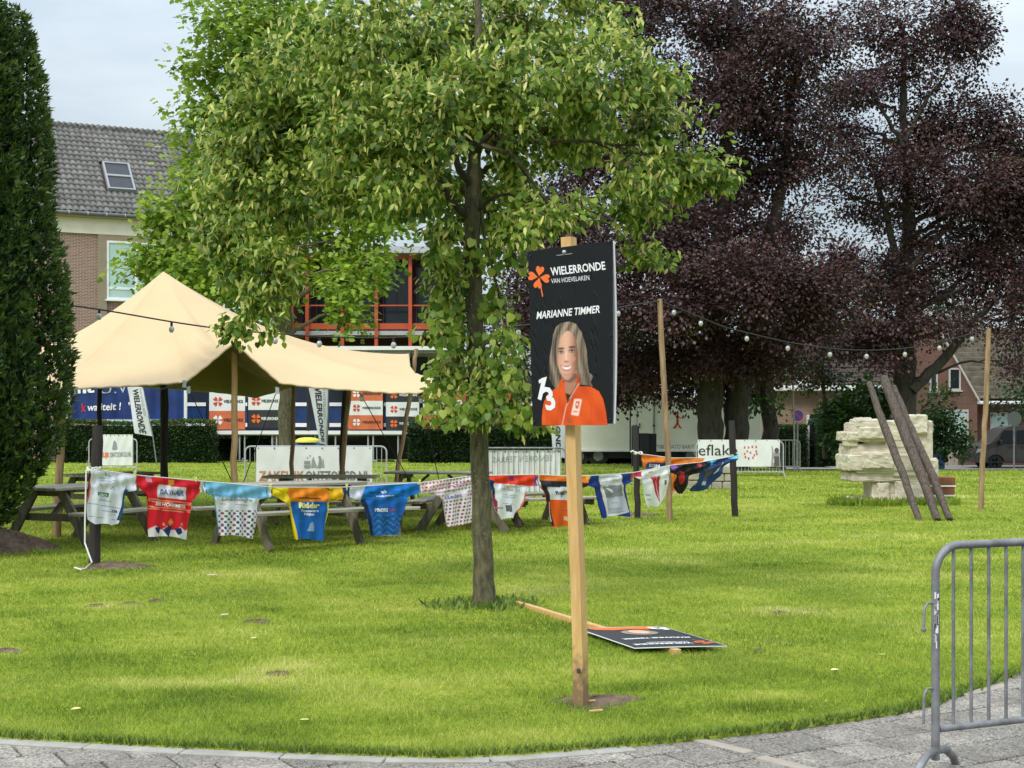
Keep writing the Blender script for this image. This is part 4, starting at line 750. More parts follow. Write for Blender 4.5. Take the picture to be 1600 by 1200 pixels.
# ---------------------------------------------------------------- gabled brick house, far right
D4 = 72.; X4 = lambda px, D=D4: (px-800)/F*D; Z4 = lambda py, D=D4: CH-(py-HY)/F*D; B4 = lambda u, v, z: Vector((u, D4-v, z))
tg = thing('gabled_house', 'red brick house with a steep gable and mossy tiled roof behind the taupe van', 'house', (X4(1480), D4+4, g3))
mb = MB(); mb.prism([(X4(1372), D4, g3), (X4(1527), D4, g3), (X4(1527), D4, Z4(626)), (X4(1449), D4, Z4(488)), (X4(1372), D4, Z4(626))], (0, 8, 0)); mb.build('wall', M['brick2'], tg)
mb = MB(); mb.beam(B4(X4(1529), .12, Z4(627)), B4(X4(1449), .12, Z4(485)), .09, .12, up=(0, 1, 0)); mb.beam(B4(X4(1369), .12, Z4(627)), B4(X4(1449), .12, Z4(485)), .09, .12, up=(0, 1, 0)); mb.build('verge_board', M['trim'], tg)
mb = MB(); mb.box(((X4(1527)+X4(1720))/2, D4+4.6, (Z4(628)+g3)/2), (X4(1720)-X4(1527)-.01, 7, Z4(628)-g3)); mb.build('wing_wall', M['brick2'], tg)
# right-hand roof plane, with real tile relief
p0 = Vector((X4(1524), D4+.35, Z4(627)+.02)); p1 = Vector((X4(1724), D4+.35, Z4(627)+.02)); up_ = Vector((0, 4.2, Z4(505)-Z4(627)))
nx, nr = 150, 15; Vv, Ff = [], []
for j in range(nr):
    for e, lift in ((0, .13), (1, .0)):
        for i in range(nx*4+1):
            u_ = i/(nx*4); t_ = (j+e)/nr; w_ = .075*max(0, math.sin(i*math.pi/2))**1.0
            P = p0+(p1-p0)*u_+up_*t_-Vector((1, 0, 0))*(X4(1524)-X4(1449))*t_*(1-u_); Vv.append((P.x-tg.location.x, P.y-.4*lift-tg.location.y, P.z+lift+w_-tg.location.z))
    b = j*2*(nx*4+1); Ff += [(b+i, b+i+1, b+nx*4+1+i+1, b+nx*4+1+i) for i in range(nx*4)]
    if j: Ff += [(b-(nx*4+1)+i, b-(nx*4+1)+i+1, b+i+1, b+i) for i in range(nx*4)]
mkobj('roof', npmesh('roof', np.array(Vv), np.array(Ff), M['tile2']), tg)['kind'] = 'stuff'
mb = MB(); mb.prism([(X4(1527), D4+.45, Z4(630)), (X4(1527), D4+4.5, Z4(508)), (X4(1527), D4+8.2, Z4(630))], (X4(1720)-X4(1527), 0, 0)); mb.build('roof_gable_wall', M['brick2'], tg)
mb = MB(); mb.box(((X4(1520)+X4(1715))/2, D4+.2, Z4(629)), (X4(1715)-X4(1520), .3, .16), 0, 0, .02); mb.build('gutter', M['white'], tg)
for a, b, c, e, pn in [(1452, 1465, 612, 574, 'darkglass'), (1482, 1501, 610, 575, 'darkglass')]: winbox(B4, dx_, ny_, tg, X4(a), X4(b), Z4(c), Z4(e), 0, .09, pane=pn)
winbox(B4, dx_, ny_, tg, X4(1466), X4(1513), Z4(694), Z4(640), 0, .12, pane='milkglass', trans=(Z4(655),))
winbox(lambda u, v, z: Vector((u, D4+1.1-v, z)), dx_, ny_, tg, X4(1558), X4(1592), Z4(690), Z4(644), 0, .12, pane='milkglass')
# front-garden wall with its stone pillar
tw_ = thing('garden_wall', 'low brick garden wall with a pale stone pillar left of the van', 'wall', (X4(1510, 68), 68, g3))
mb = MB(); mb.box(((X4(1496, 68)+X4(1620, 68))/2, 68, g3+.28), (X4(1620, 68)-X4(1496, 68), .24, .56)); mb.build('brick_wall', M['brick2'], tw_)
mb = MB(); mb.box((X4(1488, 68), 68, g3+.46), (.48, .44, .92), 0, 0, .05); mb.sphere((X4(1488, 68), 68, g3+.98), .12, 8, 5); mb.build('pillar', M['stonegrey'], tw_)
mb = MB(); mb.tube([(X4(1495, 68), 67.9, g3+.8), (X4(1620, 68), 67.9, g3+.8)], .025, 6); mb.build('rail', M['steel'], tw_)
# blue bin with a white lid
wb = thing('wheelie_bin', 'blue wheelie bin with a pale lid beside the stone sculpture', 'bin', (X4(1466, 60), 60, g3))
mb = MB(); c = Vector((X4(1464, 60), 60, g3)); mb.add([c+Vector(q) for q in [(-.24, -.26, .06), (.24, -.26, .06), (.24, .26, .06), (-.24, .26, .06), (-.3, -.32, .95), (.3, -.32, .95), (.3, .36, .95), (-.3, .36, .95)]], [(3, 2, 1, 0), (4, 5, 6, 7), (0, 1, 5, 4), (1, 2, 6, 5), (2, 3, 7, 6), (3, 0, 4, 7)]); mb.build('bin_body', M['binblue'], wb)
mb = MB(); mb.box(c+Vector((0, 0, 1.0)), (.68, .76, .08), 0, 0, .03); mb.build('lid', M['white'], wb)
for sx in (-.22, .22): mb = MB(); mb.tube([c+Vector((sx-.03, .32, .1)), c+Vector((sx+.03, .32, .1))], .1, 10); mb.build('wheel', M['tyre'], wb)
# ---------------------------------------------------------------- white truck
D5 = 55.; X5 = lambda px, D=D5: (px-800)/F*D; Z5 = lambda py, D=D5: CH-(py-HY)/F*D; F5 = lambda off: (lambda px, py: Vector((X5(px), D5-off, Z5(py))))
gt = float(gz(X5(1090), D5))
tk = thing('box_truck', 'long off-white box truck parked behind the twin beech trunks', 'truck', (X5(1060), D5+1.2, gt))
for a, b in ((880, 984), (986, 1190)):
    mb = MB(); mb.box(((X5(a)+X5(b))/2, D5+1.25, (Z5(621)+Z5(704))/2), (X5(b)-X5(a), 2.5, Z5(621)-Z5(704)), 0, 0, .03); mb.build('cargo_box', M['trailer'], tk)
    mb = MB(); mb.box(((X5(a)+X5(b))/2, D5-.02, Z5(621.5)), (X5(b)-X5(a), .06, .09)); mb.box(((X5(a)+X5(b))/2, D5-.02, Z5(704)), (X5(b)-X5(a), .06, .08)); mb.build('edge_trim', M['white'], tk)
mb = MB(); mb.box(((X5(880)+X5(1185))/2, D5+1.25, .42+gt/2), (X5(1185)-X5(880), 1.9, .3)); mb.build('chassis', M['black'], tk)
for px in (905, 935, 1080, 1108, 1150):
    for yy in (.25, 2.1):
        mb = MB(); c = Vector((X5(px), D5+yy, gt+.40)); mb.tube([c-Vector((0, .12, 0)), c+Vector((0, .12, 0))], .40, 16); wh = mb.build('wheel', M['tyre'], tk)
        mb = MB(); mb.tube([c-Vector((0, .13, 0)), c-Vector((0, .125, 0))], .2, 12); mb.build('rim', M['steel'], wh)
mb = MB()
for q in [(995, 996, 626, 684), (1022, 1023, 626, 700), (996, 1022, 625, 626), (1001, 1001.8, 630, 684)]: mb.box(((X5(q[0])+X5(q[1]))/2, D5-.012, (Z5(q[2])+Z5(q[3]))/2), (X5(q[1])-X5(q[0])+.01, .02, Z5(q[2])-Z5(q[3])))
dr = MB(); dr.box(((X5(996)+X5(1020))/2, D5-.02, (Z5(627)+Z5(698))/2), (X5(1020)-X5(996), .04, Z5(627)-Z5(698)), 0, 0, .01); dr = dr.build('door', M['trailer'], tk)
mb.build('door_seal', M['gprint'], dr)
for py in (631.5, 665): h_ = MB(); h_.box((X5(1021.5), D5-.05, Z5(py)), (.09, .05, .06)); h_.build('hinge', M['anthracite'], dr)
h_ = MB(); h_.box((X5(999), D5-.06, Z5(665)), (.06, .06, .18)); h_.build('handle', M['steel'], dr)
mb = MB(); mb.box((X5(979.5), D5-.02, Z5(627)), (.15, .03, .13)); mb.build('number_panel', M['bprint'], tk)
mb = MB(); fn = F5(.008)
mb.add([fn(*q) for q in [(1057, 655), (1060.3, 655), (1060.5, 659), (1058, 664), (1056.5, 659)]], [(4, 3, 2, 1, 0)]); mb.add([fn(*q) for q in [(1057.2, 645.5), (1060, 645.5), (1060, 648.5), (1057.2, 648.5)]], [(3, 2, 1, 0)])
mb.add([fn(*q) for q in [(1056, 650), (1061, 650), (1060.3, 655.3), (1057, 655.3)]], [(3, 2, 1, 0)]); mb.add([fn(*q) for q in [(1057, 660), (1059, 662.5), (1055.5, 669.5), (1050.5, 669.5), (1054.5, 665)]], [(4, 3, 2, 1, 0)]); mb.add([fn(*q) for q in [(1058.3, 661.5), (1060, 660), (1062, 665), (1066, 669.5), (1061.5, 669)]], [(4, 3, 2, 1, 0)])
mb.build('dancer_emblem', M['redprint'], tk)
mb = MB()
for a, b in [((1051, 642), (1052, 646.5)), ((1052, 646.5), (1057, 650)), ((1057, 650), (1063, 652.8)), ((1063, 652.8), (1070, 653.2))]: mb.beam(fn(*a), fn(*b), .03, .008, up=(0, 1, 0))
mb.build('emblem_arm', M['redprint'], tk)
mb = MB(); letter(mb, 'TIBLI JBATO BAR/T IL', fn, 1026, 701, 1092, 701, 6, bold=.01); mb.build('lettering', M['gprint'], tk)
# dark cabinet in front of the truck
dc = thing('utility_cabinet', 'anthracite cabinet with a stepped top at the right end of the dark hedge', 'cabinet', (X5(1012, 52), 52, 0))
x_ = lambda px: X5(px, 52); z_ = lambda py: Z5(py, 52)
mb = MB(); mb.box(((x_(1000)+x_(1015))/2, 52.3, z_(677)/2), (x_(1015)-x_(1000), .6, z_(677)), 0, 0, .01); mb.build('cabinet_body', M['anthracite'], dc); mb = MB(); mb.box(((x_(1015.5)+x_(1026))/2, 52.34, z_(677.5)/2), (x_(1026)-x_(1015.5), .6, z_(677.5)), 0, 0, .01); mb.build('cabinet_side', M['black'], dc)
mb = MB(); mb.box(((x_(988)+x_(999))/2, 52.3, z_(666)/2), (x_(999)-x_(988), .3, z_(666))); mb.build('cabinet_post', M['anthracite'], dc)
# ---------------------------------------------------------------- stage trailer
D6 = 59.; X6 = lambda px, D=D6: (px-800)/F*D; Z6 = lambda py, D=D6: CH-(py-HY)/F*D; F6 = lambda D, off=.01: (lambda px, py: Vector((X6(px, D), D-off, Z6(py, D))))
ts = thing('stage_trailer', 'dark navy stage with white deck edge and white canopy roof behind the tent', 'stage', (X6(480), D6+2, 0))
DB = 62.5
mb = MB(); mb.box(((X6(285, DB)+X6(668, DB))/2, DB+1, (Z6(552, DB)+Z6(676, DB))/2), (X6(668, DB)-X6(285, DB), 2, Z6(552, DB)-Z6(676, DB))); mb.build('back_wall', M['navydark'], ts)
mb = MB(); mb.box(((X6(476)+X6(705))/2, D6+2.4, Z6(544)), (X6(705)-X6(476), 5, .16)); mb.build('canopy_roof', M['white'], ts)
mb = MB(); mb.box(((X6(476)+X6(705))/2, D6+2.4, Z6(549)), (X6(705)-X6(476), 4.8, .14)); mb.build('canopy_trim', M['steel'], ts)
for px in (480, 700): mb = MB(); mb.box((X6(px), D6+.3, Z6(552)/2), (.12, .12, Z6(552))); mb.build('canopy_post', M['black'], ts)
for a, b in ((286, 322), (384, 386.5), (540, 546), (600, 604), (462, 480), (515, 534)):
    for y0, y1 in ((629, 634.5), (661, 667)): mb = MB(); mb.box(((X6(a, DB)+X6(b, DB))/2, DB-.04, Z6((y0+y1)/2, DB)), (X6(b, DB)-X6(a, DB), .06, Z6(y0, DB)-Z6(y1, DB))); mb.build('white_rail', M['white'], ts)
    mb = MB(); mb.box(((X6(a, DB)+X6(b, DB))/2, DB-.03, Z6(648, DB)), (X6(b, DB)-X6(a, DB), .04, Z6(637, DB)-Z6(660, DB))); mb.build('blue_panel', M['blueglass'], ts)
mb = MB(); mb.box(((X6(326)+X6(628))/2, D6+1.6, Z6(676)), (X6(628)-X6(326), 3.4, .14)); mb.build('deck', M['white'], ts)
mb = MB(); mb.box(((X6(326)+X6(628))/2, D6+1.6, Z6(679.5)), (X6(628)-X6(326)-.1, 3.2, .06)); mb.build('deck_frame', M['steel'], ts)
for px in (330, 374, 382, 425, 432, 492, 500, 524, 575, 583, 622): 
    mb = MB(); mb.tube([(X6(px), D6+.05, Z6(680)), (X6(px), D6+.05, .06)], .035, 7); mb.build('deck_leg', M['steel_light'], ts)
    mb = MB(); mb.box((X6(px), D6+.05, .05), (.3, .2, .05)); mb.build('foot_plate', M['steel_light'], ts)
mb = MB(); mb.box(((X6(440)+X6(640))/2, D6+3.6, .62), (X6(640)-X6(440), .06, 1.2)); mb.build('skirt', M['black'], ts)
# sponsor sheets tied to the stage rail
def sheet(label, pts, bands, D, group='sponsor sheets tied to the stage rail'):
    (x0, y0), (x1, y1) = pts; t = thing('sponsor_sheet', label, 'banner', (X6((x0+x1)/2, D), D, Z6(y1, D)), group); fn = F6(D, .012)
    N = 14; ny = 10; mb = MB(); r = random.Random(x0); ph = r.random()*6
    off = lambda px, py: .035*math.sin((px-x0)*.22+ph)*((py-y0)/(y1-y0))
    f0 = lambda px, py: fn(px, py)+Vector((0, off(px, py), 0)); mats = []
    hb = (y1-y0)/len(bands)
    for k, c in enumerate(bands):
        yy0, yy1 = y0+k*hb, y0+(k+1)*hb; vs = []; m_ = MB()
        for j in range(4):
            for i in range(N): vs.append(f0(x0+(x1-x0)*i/(N-1), yy0+(yy1-yy0)*j/3)+Vector((0, .012, 0)))
        m_.add(vs, [(j*N+i, (j+1)*N+i, (j+1)*N+i+1, j*N+i+1) for j in range(3) for i in range(N-1)]); p_ = m_.build('sheet_panel', {'o': M['sheet_orange'], 'w': M['canvas'], 'b': M['bprint']}[c], t, True)
        e = MB(); ink = {'o': M['wprint'], 'w': M['redprint'], 'b': M['orange']}[c]; clover(e, f0, x0+(x1-x0)*.24, (yy0+yy1)/2, hb*.30, 0, .8, stem=False); e.build('clover_emblem', ink, p_)
        l = MB(); letter(l, 'WIELERRONDE', f0, x0+(x1-x0)*.40, (yy0+yy1)/2+hb*.07, x0+(x1-x0)*.94, (yy0+yy1)/2+hb*.07, hb*.16, bold=.03); l.build('lettering', M['wprint'] if c == 'b' else M['bprint'], p_)
M['sheet_orange'] = mat('orange_sheet', (.62, .15, .06), .6, .1, 2)
for lb, p_, b_ in [('white and orange sponsor sheet behind the front tent pole', ((327, 613), (383, 671)), 'oww'[0:0]+'wo'), ('white and black sponsor sheet left of the maple trunk', ((388, 613), (438, 668)), 'wb'), ('orange, white and orange sponsor sheet right of the white beach flag', ((544, 604), (598, 671)), 'owo'),
                     ('black, white and black sponsor sheet left of the leaning tent pole', ((603, 606), (655, 673)), 'bwb'), ('orange and white sponsor sheet just left of the linden trunk', ((661, 602), (722, 671)), 'owo')]:
    sheet(lb, p_, b_, D6)
# blue advertising trailer sheet
bt = thing('advertising_banner', 'wide dark blue banner with white lettering left of the stage', 'banner', (X6(200, 58.5), 58.5, Z6(660, 58.5)))
fn = F6(58.5); N = 60; vs = []; mb = MB(); wob = lambda px: .05*math.sin(px*.11)+.03*math.sin(px*.31+1)
fb = lambda px, py: fn(px, py)+Vector((0, wob(px)-.03, 0))
for j in range(5):
    for i in range(N): vs.append(fb(112+(288-112)*i/(N-1), 590+(655-590)*j/4)+Vector((0, .03, 0)))
mb.add(vs, [(j*N+i, (j+1)*N+i, (j+1)*N+i+1, j*N+i+1) for j in range(4) for i in range(N-1)]); mb.build('banner_sheet', M['navy'], bt, True)
for s_, *q in [('waliteit !', 136, 642, 188, 640, 11, .15, .02), ('"', 201, 640, 206, 640, 11, 0, .02), ('nt', 120, 614, 148, 613, 15, 0, .04)]: mb = MB(); letter(mb, s_, fb, *q); mb.build('lettering', M['wprint'], bt)
mb = MB(); letter(mb, 'k', fb, 127, 643, 135, 642, 12, .15, .03); mb.build('lettering', M['signred'], bt)
mb = MB(); letter(mb, 'U.V.', fb, 158, 616, 206, 613, 18, bold=-.005); mb.build('lettering', M['steel_light'], bt)
mb = MB()
for px in (107, 290): mb.box((X6(px, 58.5), 58.5, Z6(626, 58.5)), (.12, .1, Z6(590, 58.5)-Z6(662, 58.5)))
mb.box((X6(199, 58.5), 58.5, Z6(658, 58.5)), (X6(290, 58.5)-X6(107, 58.5), .1, .09)); mb.build('frame', M['lightboard'], bt)
for px in (110, 287): mb = MB(); mb.box((X6(px, 58.5), 58.55, Z6(660, 58.5)/2), (.08, .08, Z6(660, 58.5))); mb.build('support', M['steel'], bt)
# yellow lidded box under the stage
yb = thing('yellow_lidded_bin', 'dark bin with a domed yellow lid in front of the stage', 'bin', (X6(483, 56), 56, 0))
c = Vector((X6(481, 56), 56, 0)); mb = MB(); mb.box(c+Vector((0, 0, .42)), (1.1, .7, .84), 0, 0, .05); mb.build('bin_body', M['binblue'], yb); mb = MB(); mb.lathe(c+Vector((0, 0, .86)), [(.52, 0), (.50, .08), (.38, .16), (.15, .2), (.02, .2)], 16); mb.build('lid', M['yellow'], yb, True)
# ---------------------------------------------------------------- beach flags
def beachflag(label, base, pole_px, quad, D, txt, sub, tdir=1):
    t = thing('beach_flag', label, 'flag', tuple(W(*base, D)), 'white beach flags of the cycling race'); fn = lambda px, py: W(px, py, D)
    mb = MB(); mb.tube([fn(*q) for q in pole_px], [.022]*len(pole_px), 6); mb.build('flag_pole', M['steel'], t, True)
    (a, b, c, e) = quad; N, Mh = 10, 26; vs = []
    def S(u, v, o=0.):
        l = (a[0]+(e[0]-a[0])*v, a[1]+(e[1]-a[1])*v); r = (b[0]+(c[0]-b[0])*v, b[1]+(c[1]-b[1])*v); p = W(l[0]+(r[0]-l[0])*u, l[1]+(r[1]-l[1])*u, D); p.y += .05*math.sin(v*5+u*3)-o; return p
    for j in range(Mh):
        for i in range(N): vs.append(S(i/(N-1), j/(Mh-1)))
    mb = MB(); mb.add(vs, [(j*N+i, (j+1)*N+i, (j+1)*N+i+1, j*N+i+1) for j in range(Mh-1) for i in range(N-1)]); f = mb.build('flag_cloth', M['flag'], t, True)
    g = lambda x, y: S(1-y, x, .012)        # text runs down the flag, seen from its back
    mb = MB(); letter(mb, txt, lambda x, y: S(y, x, .012), .10, .30, .97, .30, -.34, bold=.035, mirror=False); mb.build('lettering', M['bprint'], f)
    if sub: mb = MB(); letter(mb, sub, lambda x, y: S(y, x, .012), .08, .72, .62, .72, -.16, bold=0); mb.build('lettering', M['gprint'], f)
M['flag'] = mat('white_flag_cloth', (.74, .75, .82), .7, .03, 3, trans=.25)
beachflag('slanting white beach flag in front of the blue banner', (245, 727), [(245, 727), (239, 683), (222, 600), (210, 560)], [(198, 600), (222, 599), (239, 682), (211, 677)], 50, 'WIELERRONDE', 'VAN HOEVELAKEN')
beachflag('upright white beach flag right of the maple trunk', (509, 760), [(509, 760), (511, 695), (513, 600), (512, 570)], [(478, 588), (513, 588), (511, 696), (500, 692)], 38, 'WIELERRONDE', 'VAN HOEVELAKEN')
beachflag('white beach flag hanging down behind the poster pole', (884, 735), [(884, 735), (884, 700), (884, 620), (884, 560)], [(856, 590), (884, 590), (883, 716), (864, 712)], 44, 'WIELERRONDE', None)
# ---------------------------------------------------------------- stretch tent
APX, AD = (255, 424), 23.5
BP = [(20, 606, 19.3), (60, 607, 19.4), (118, 606, 19.5), (180, 603, 19.5), (235, 600, 19.5), (290, 596, 19.5), (328, 566, 19.6), (366, 534, 19.6), (402, 566, 19.6), (437, 597, 19.6), (490, 604, 19.6), (560, 609, 19.8), (615, 613, 20), (655, 613, 20.2), (697, 597, 20.6), (672, 590, 22), (648, 583, 24), (640, 572, 25.5), (638, 553, 27),
      (600, 556, 27.5), (540, 575, 28), (470, 600, 28), (400, 620, 28), (340, 612, 28), (290, 608, 28), (220, 603, 28), (140, 600, 28), (50, 600, 28), (-40, 580, 27), (-70, 560, 25), (-60, 580, 22), (-20, 600, 20)]
bpts = [np.array(W(*q)) for q in BP]; NB = len(bpts); SUB = 8; NR = 30
loop = []
for i in range(NB):
    a, b = bpts[i], bpts[(i+1) % NB]
    for k in range(SUB): loop.append(a+(b-a)*k/SUB)
loop = np.array(loop); ap = np.array(W(*APX, AD))
def tent_surf(off=0.):
    V = []
    for j in range(NR+1):
        q = j/NR
        for i, b in enumerate(loop):
            hz = ap+(b-ap)*q; dz = ap[2]-b[2]; p = 1.8 if b[2] > 2.5 else 1.45
            z = b[2]+dz*((1-q)**p if dz > 0 else (1-q)); z = min(z, ap[2]-.10*(1-math.exp(-q*14))*0)
            sag = -.10*math.sin(math.pi*q)
            V.append((hz[0], hz[1], z+sag-off*(1 if j else 0)))
    return np.array(V)
tt_ = thing('stretch_tent', 'large cream stretch tent with a high peak and dark lining on the lawn', 'tent', tuple(ap*[1, 1, 0]))
n_ = len(loop); Fa = np.array([(j*n_+i, j*n_+(i+1) % n_, (j+1)*n_+(i+1) % n_, (j+1)*n_+i) for j in range(NR) for i in range(n_)])
V = tent_surf()
# smooth while keeping the rim and the peak, so that tension folds soften
G_ = V.reshape(NR+1, n_, 3).copy()
for _ in range(6):
    H = G_.copy(); H[1:-1] = .5*G_[1:-1]+.125*(G_[:-2]+G_[2:]+np.roll(G_, 1, 1)[1:-1]+np.roll(G_, -1, 1)[1:-1]); G_[2:-1] = H[2:-1]
for j in range(1, NR):     # the fabric is round where it leaves the peak
    for _ in range(int(150*(1-j/NR)**3.)): G_[j, :, 2] = .5*G_[j, :, 2]+.25*(np.roll(G_[j, :, 2], 1)+np.roll(G_[j, :, 2], -1))
rr_ = np.linspace(0, 1, NR+1)[:, None]; th_ = np.arange(n_)[None]
wr = .012*np.sin(th_*1.7)*np.sin(rr_*9)*(rr_**2); G_[:, :, 2] += wr
mkobj('canopy', npmesh('canopy', G_.reshape(-1, 3)-np.array(tt_.location), Fa, M['tent'], True), tt_)
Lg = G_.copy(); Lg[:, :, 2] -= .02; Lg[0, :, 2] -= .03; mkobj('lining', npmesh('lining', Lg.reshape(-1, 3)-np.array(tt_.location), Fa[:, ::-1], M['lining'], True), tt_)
hem = MB(); hem.tube([Vector(q)-Vector((0, 0, .012)) for q in G_[-1]], .014, 5, close=True); hem.build('hem', M['tent'], tt_, True)
def pole(name, label, pts, D, r, m='pole', cat='pole', group=None, sec=9, parent=None):
    P = [W(a, b, D+(c if len(q) > 2 else 0)) for q in pts for a, b, c in [(*q, 0)[:3]]]; mb = MB(); Q, R_ = interp_tube(P, [r*1.05]+[r]*(len(P)-2)+[r*.9], 5, .006); mb.tube(Q, list(R_), sec)
    if parent is not None: return mb.build(name, M[m], parent, True)
    return mb.build(name, M[m], None, True, loc=tuple(P[0]), label=label, category=cat, **({'group': group} if group else {}))
gp = 'debarked wooden poles holding up the tent'
pole('tent_pole', 'straight wooden pole under the front point of the tent', [(365, 838), (366, 690), (367, 525)], 20.0, .047, 'planed_round', group=gp)

pole('tent_pole', 'tall dark tent pole standing behind the red jersey', [(257, 765), (257, 680), (257, 604)], 24.5, .062, 'blackpost', group=gp)
pole('tent_pole', 'wooden pole at the far left beside the yew, under the tent corner', [(89, 840), (93, 740), (99, 606)], 19.8, .055, group=gp)
pole('tent_pole', 'thin grey pole rising behind the black post with the white jersey', [(155, 790), (155, 700), (156, 604)], 22, .038, 'blackpost', group=gp)
pole('tent_pole', 'light wooden pole against the right side of the maple trunk', [(455, 775), (457, 690), (459, 600)], 26.5, .042, group=gp)
pole('tent_pole', 'dark wooden pole, one of the pair right of the upright beach flag', [(533, 800), (534, 700), (540, 606)], 26, .05, 'blackpost', group=gp)
pole('tent_pole', 'pale wooden pole, one of the pair right of the upright beach flag', [(530, 798), (537, 700), (546, 606)], 25.4, .045, group=gp)
pole('tent_pole', 'long leaning wooden pole at the right end of the tent', [(611, 798), (632, 670), (646, 585), (650, 545)], 26.5, .042, group=gp)
mb = MB(); q = W(250, 470, 23.6); mb.tube([W(255, 750, 23.6), W(255, 434, 23.6)], .05, 9); mb.build('centre_pole', M['blackpost'], tt_, True)
for i, (a, b) in enumerate([((290, 597, 19.5), (400, 833, 20.6)), ((437, 598, 19.6), (352, 832, 20.7)), ((655, 613, 20.2), (700, 812, 23.4)), ((697, 598, 20.6), (735, 640, 20.1)), ((560, 610, 19.8), (668, 800, 25.5)), ((290, 597, 19.5), (240, 612, 19.2)), ((638, 555, 27), (650, 545, 26.5)), ((118, 607, 19.5), (128, 640, 19.0))]):
    mb = MB(); p0, p1 = W(*a), W(*b); g_ = p0+(p1-p0)*1.; 
    if False: g_ = p0+(p1-p0)*(p0.z/(p0.z-p1.z)) if p1.z < p0.z else p1
    mb.tube([p0, g_], .007, 5); mb.build('guy_rope', M['rope'], tt_)
    mb = MB(); mb.box(tuple(p0+(g_-p0)*.04-Vector((0, 0, .02))), (.05, .03, .10)); mb.build('ratchet', M['steel_light'], tt_)
# ---------------------------------------------------------------- festoon lights and their poles
gpf = 'wooden poles carrying the festoon lights'
pole('festoon_pole', 'crooked debarked pole right of the poster board, foot on the lawn', [(1047, 814), (1044, 700), (1036, 580), (1031, 467)], 23.1, .048, group=gpf)
pole('festoon_pole', 'slim wooden pole standing in front of the taupe van', [(1532, 803), (1537, 700), (1541, 610), (1545, 513)], 25., .046, group=gpf)
def festoon(label, segs, bulbs, D0, D1, x0, x1):
    Dp = lambda px: D0+(D1-D0)*(px-x0)/(x1-x0)
    t = thing('festoon_lights', label, 'string lights', tuple(W(segs[0][0], segs[0][1], Dp(segs[0][0]))), 'festoon cables with clear bulbs'); mb = MB(); P, _ = interp_tube([W(a, b, Dp(a)) for a, b in segs], [1]*len(segs), 4); mb.tube(P, .011, 5); mb.build('cable', M['cable'], t, True)
    xs_ = [q[0] for q in segs]; ys_ = [q[1] for q in segs]
    for a in bulbs:
        p = W(a, np.interp(a, xs_, ys_), Dp(a)); mb = MB(); mb.tube([p, p-Vector((0, 0, .06))], .018, 7); s_ = mb.build('bulb_socket', M['cable'], t); mb = MB(); mb.sphere(p-Vector((0, 0, .10)), .038, 10, 7, sz=1.25); mb.build('bulb', M['bulb'], s_, True)
festoon('festoon cable running along the front of the cream tent', [(40, 468), (155, 483), (268, 503), (330, 512), (385, 518), (430, 521), (497, 526), (560, 528), (615, 528), (690, 523), (745, 516)], [155, 268, 430, 499, 615, 700], 18.8, 19.3, 40, 745)
festoon('festoon cable from the linden to the crooked pole, behind the poster', [(745, 516), (830, 507), (900, 497), (966, 480), (1031, 470)], [810, 966], 19.3, 23.1, 745, 1031)
festoon('long festoon cable between the crooked pole and the pole by the van', [(1031, 470), (1053, 479), (1095, 496), (1130, 511), (1167, 520), (1230, 535), (1297, 545), (1354, 548), (1414, 545), (1468, 535), (1519, 521), (1545, 513)], [1053, 1095, 1167, 1231, 1297, 1354, 1414, 1468, 1519], 23.1, 25, 1031, 1545)
# ---------------------------------------------------------------- black wooden posts
gpb = 'squared black posts of the clothes line'
def post(label, bx, by, tx, ty, w_, D=None, lean=0):
    D = D or Dg(by); p0, p1 = W(bx, by, D), W(tx, ty, D+lean); p0.z = -.1; mb = MB(); P, R_ = interp_tube([p0, (p0*2+p1)/3, (p0+p1*2)/3, p1], [w_/2]*4, 3, .004); R_[-1] *= .85; R_[0] *= .95; mb.tube(P, list(R_), 10); mb.build('wooden_post', M['blackpost'], None, True, loc=(p0.x, p0.y, 0), label=label, category='post', group=gpb)
post('thick black post on the left that holds the white jersey', 147, 887, 152, 665, .125)
post('black post at the start of the second clothes line, left of the crooked pole', 997, 811, 992, 664, .105)
post('black post where the clothes lines end, in front of the white banner', 1149, 808, 1143, 657, .115)
# ---------------------------------------------------------------- picnic tables
def picnic():
    t = thing('picnic_table', None, 'picnic table'); L_ = 1.8
    for k in range(5): mb = MB(); mb.box((0, -.30+k*.15, .735), (L_, .14, .038), 0, 0, .006); mb.build('table_plank', M['greyplank'], t)
    for sy in (-1, 1):
        for k in range(2): mb = MB(); mb.box((0, sy*(.62+k*.135), .44), (L_, .125, .038), 0, 0, .006); mb.build('bench_plank', M['greyplank'], t)
    for sx in (-.62, .62):
        for sy in (-1, 1): mb = MB(); mb.beam((sx, sy*.66, 0), (sx, sy*.20, .715), .045, .125, up=(0, 1, .3), bev=.005); mb.build('leg', M['darkplank'], t)
        mb = MB(); mb.beam((sx+.045, -.76, .375), (sx+.045, .76, .375), .04, .09, bev=.005); mb.build('bench_bearer', M['darkplank'], t)
        mb = MB(); mb.beam((sx+.045, -.34, .675), (sx+.045, .34, .675), .04, .08, bev=.005); mb.build('top_bearer', M['darkplank'], t)
        mb = MB(); mb.beam((sx*.9, 0, .38), (sx*.28, 0, .70), .04, .07, up=(0, 1, 0), bev=.005); mb.build('brace', M['darkplank'], t)
    return t
pt = picnic()
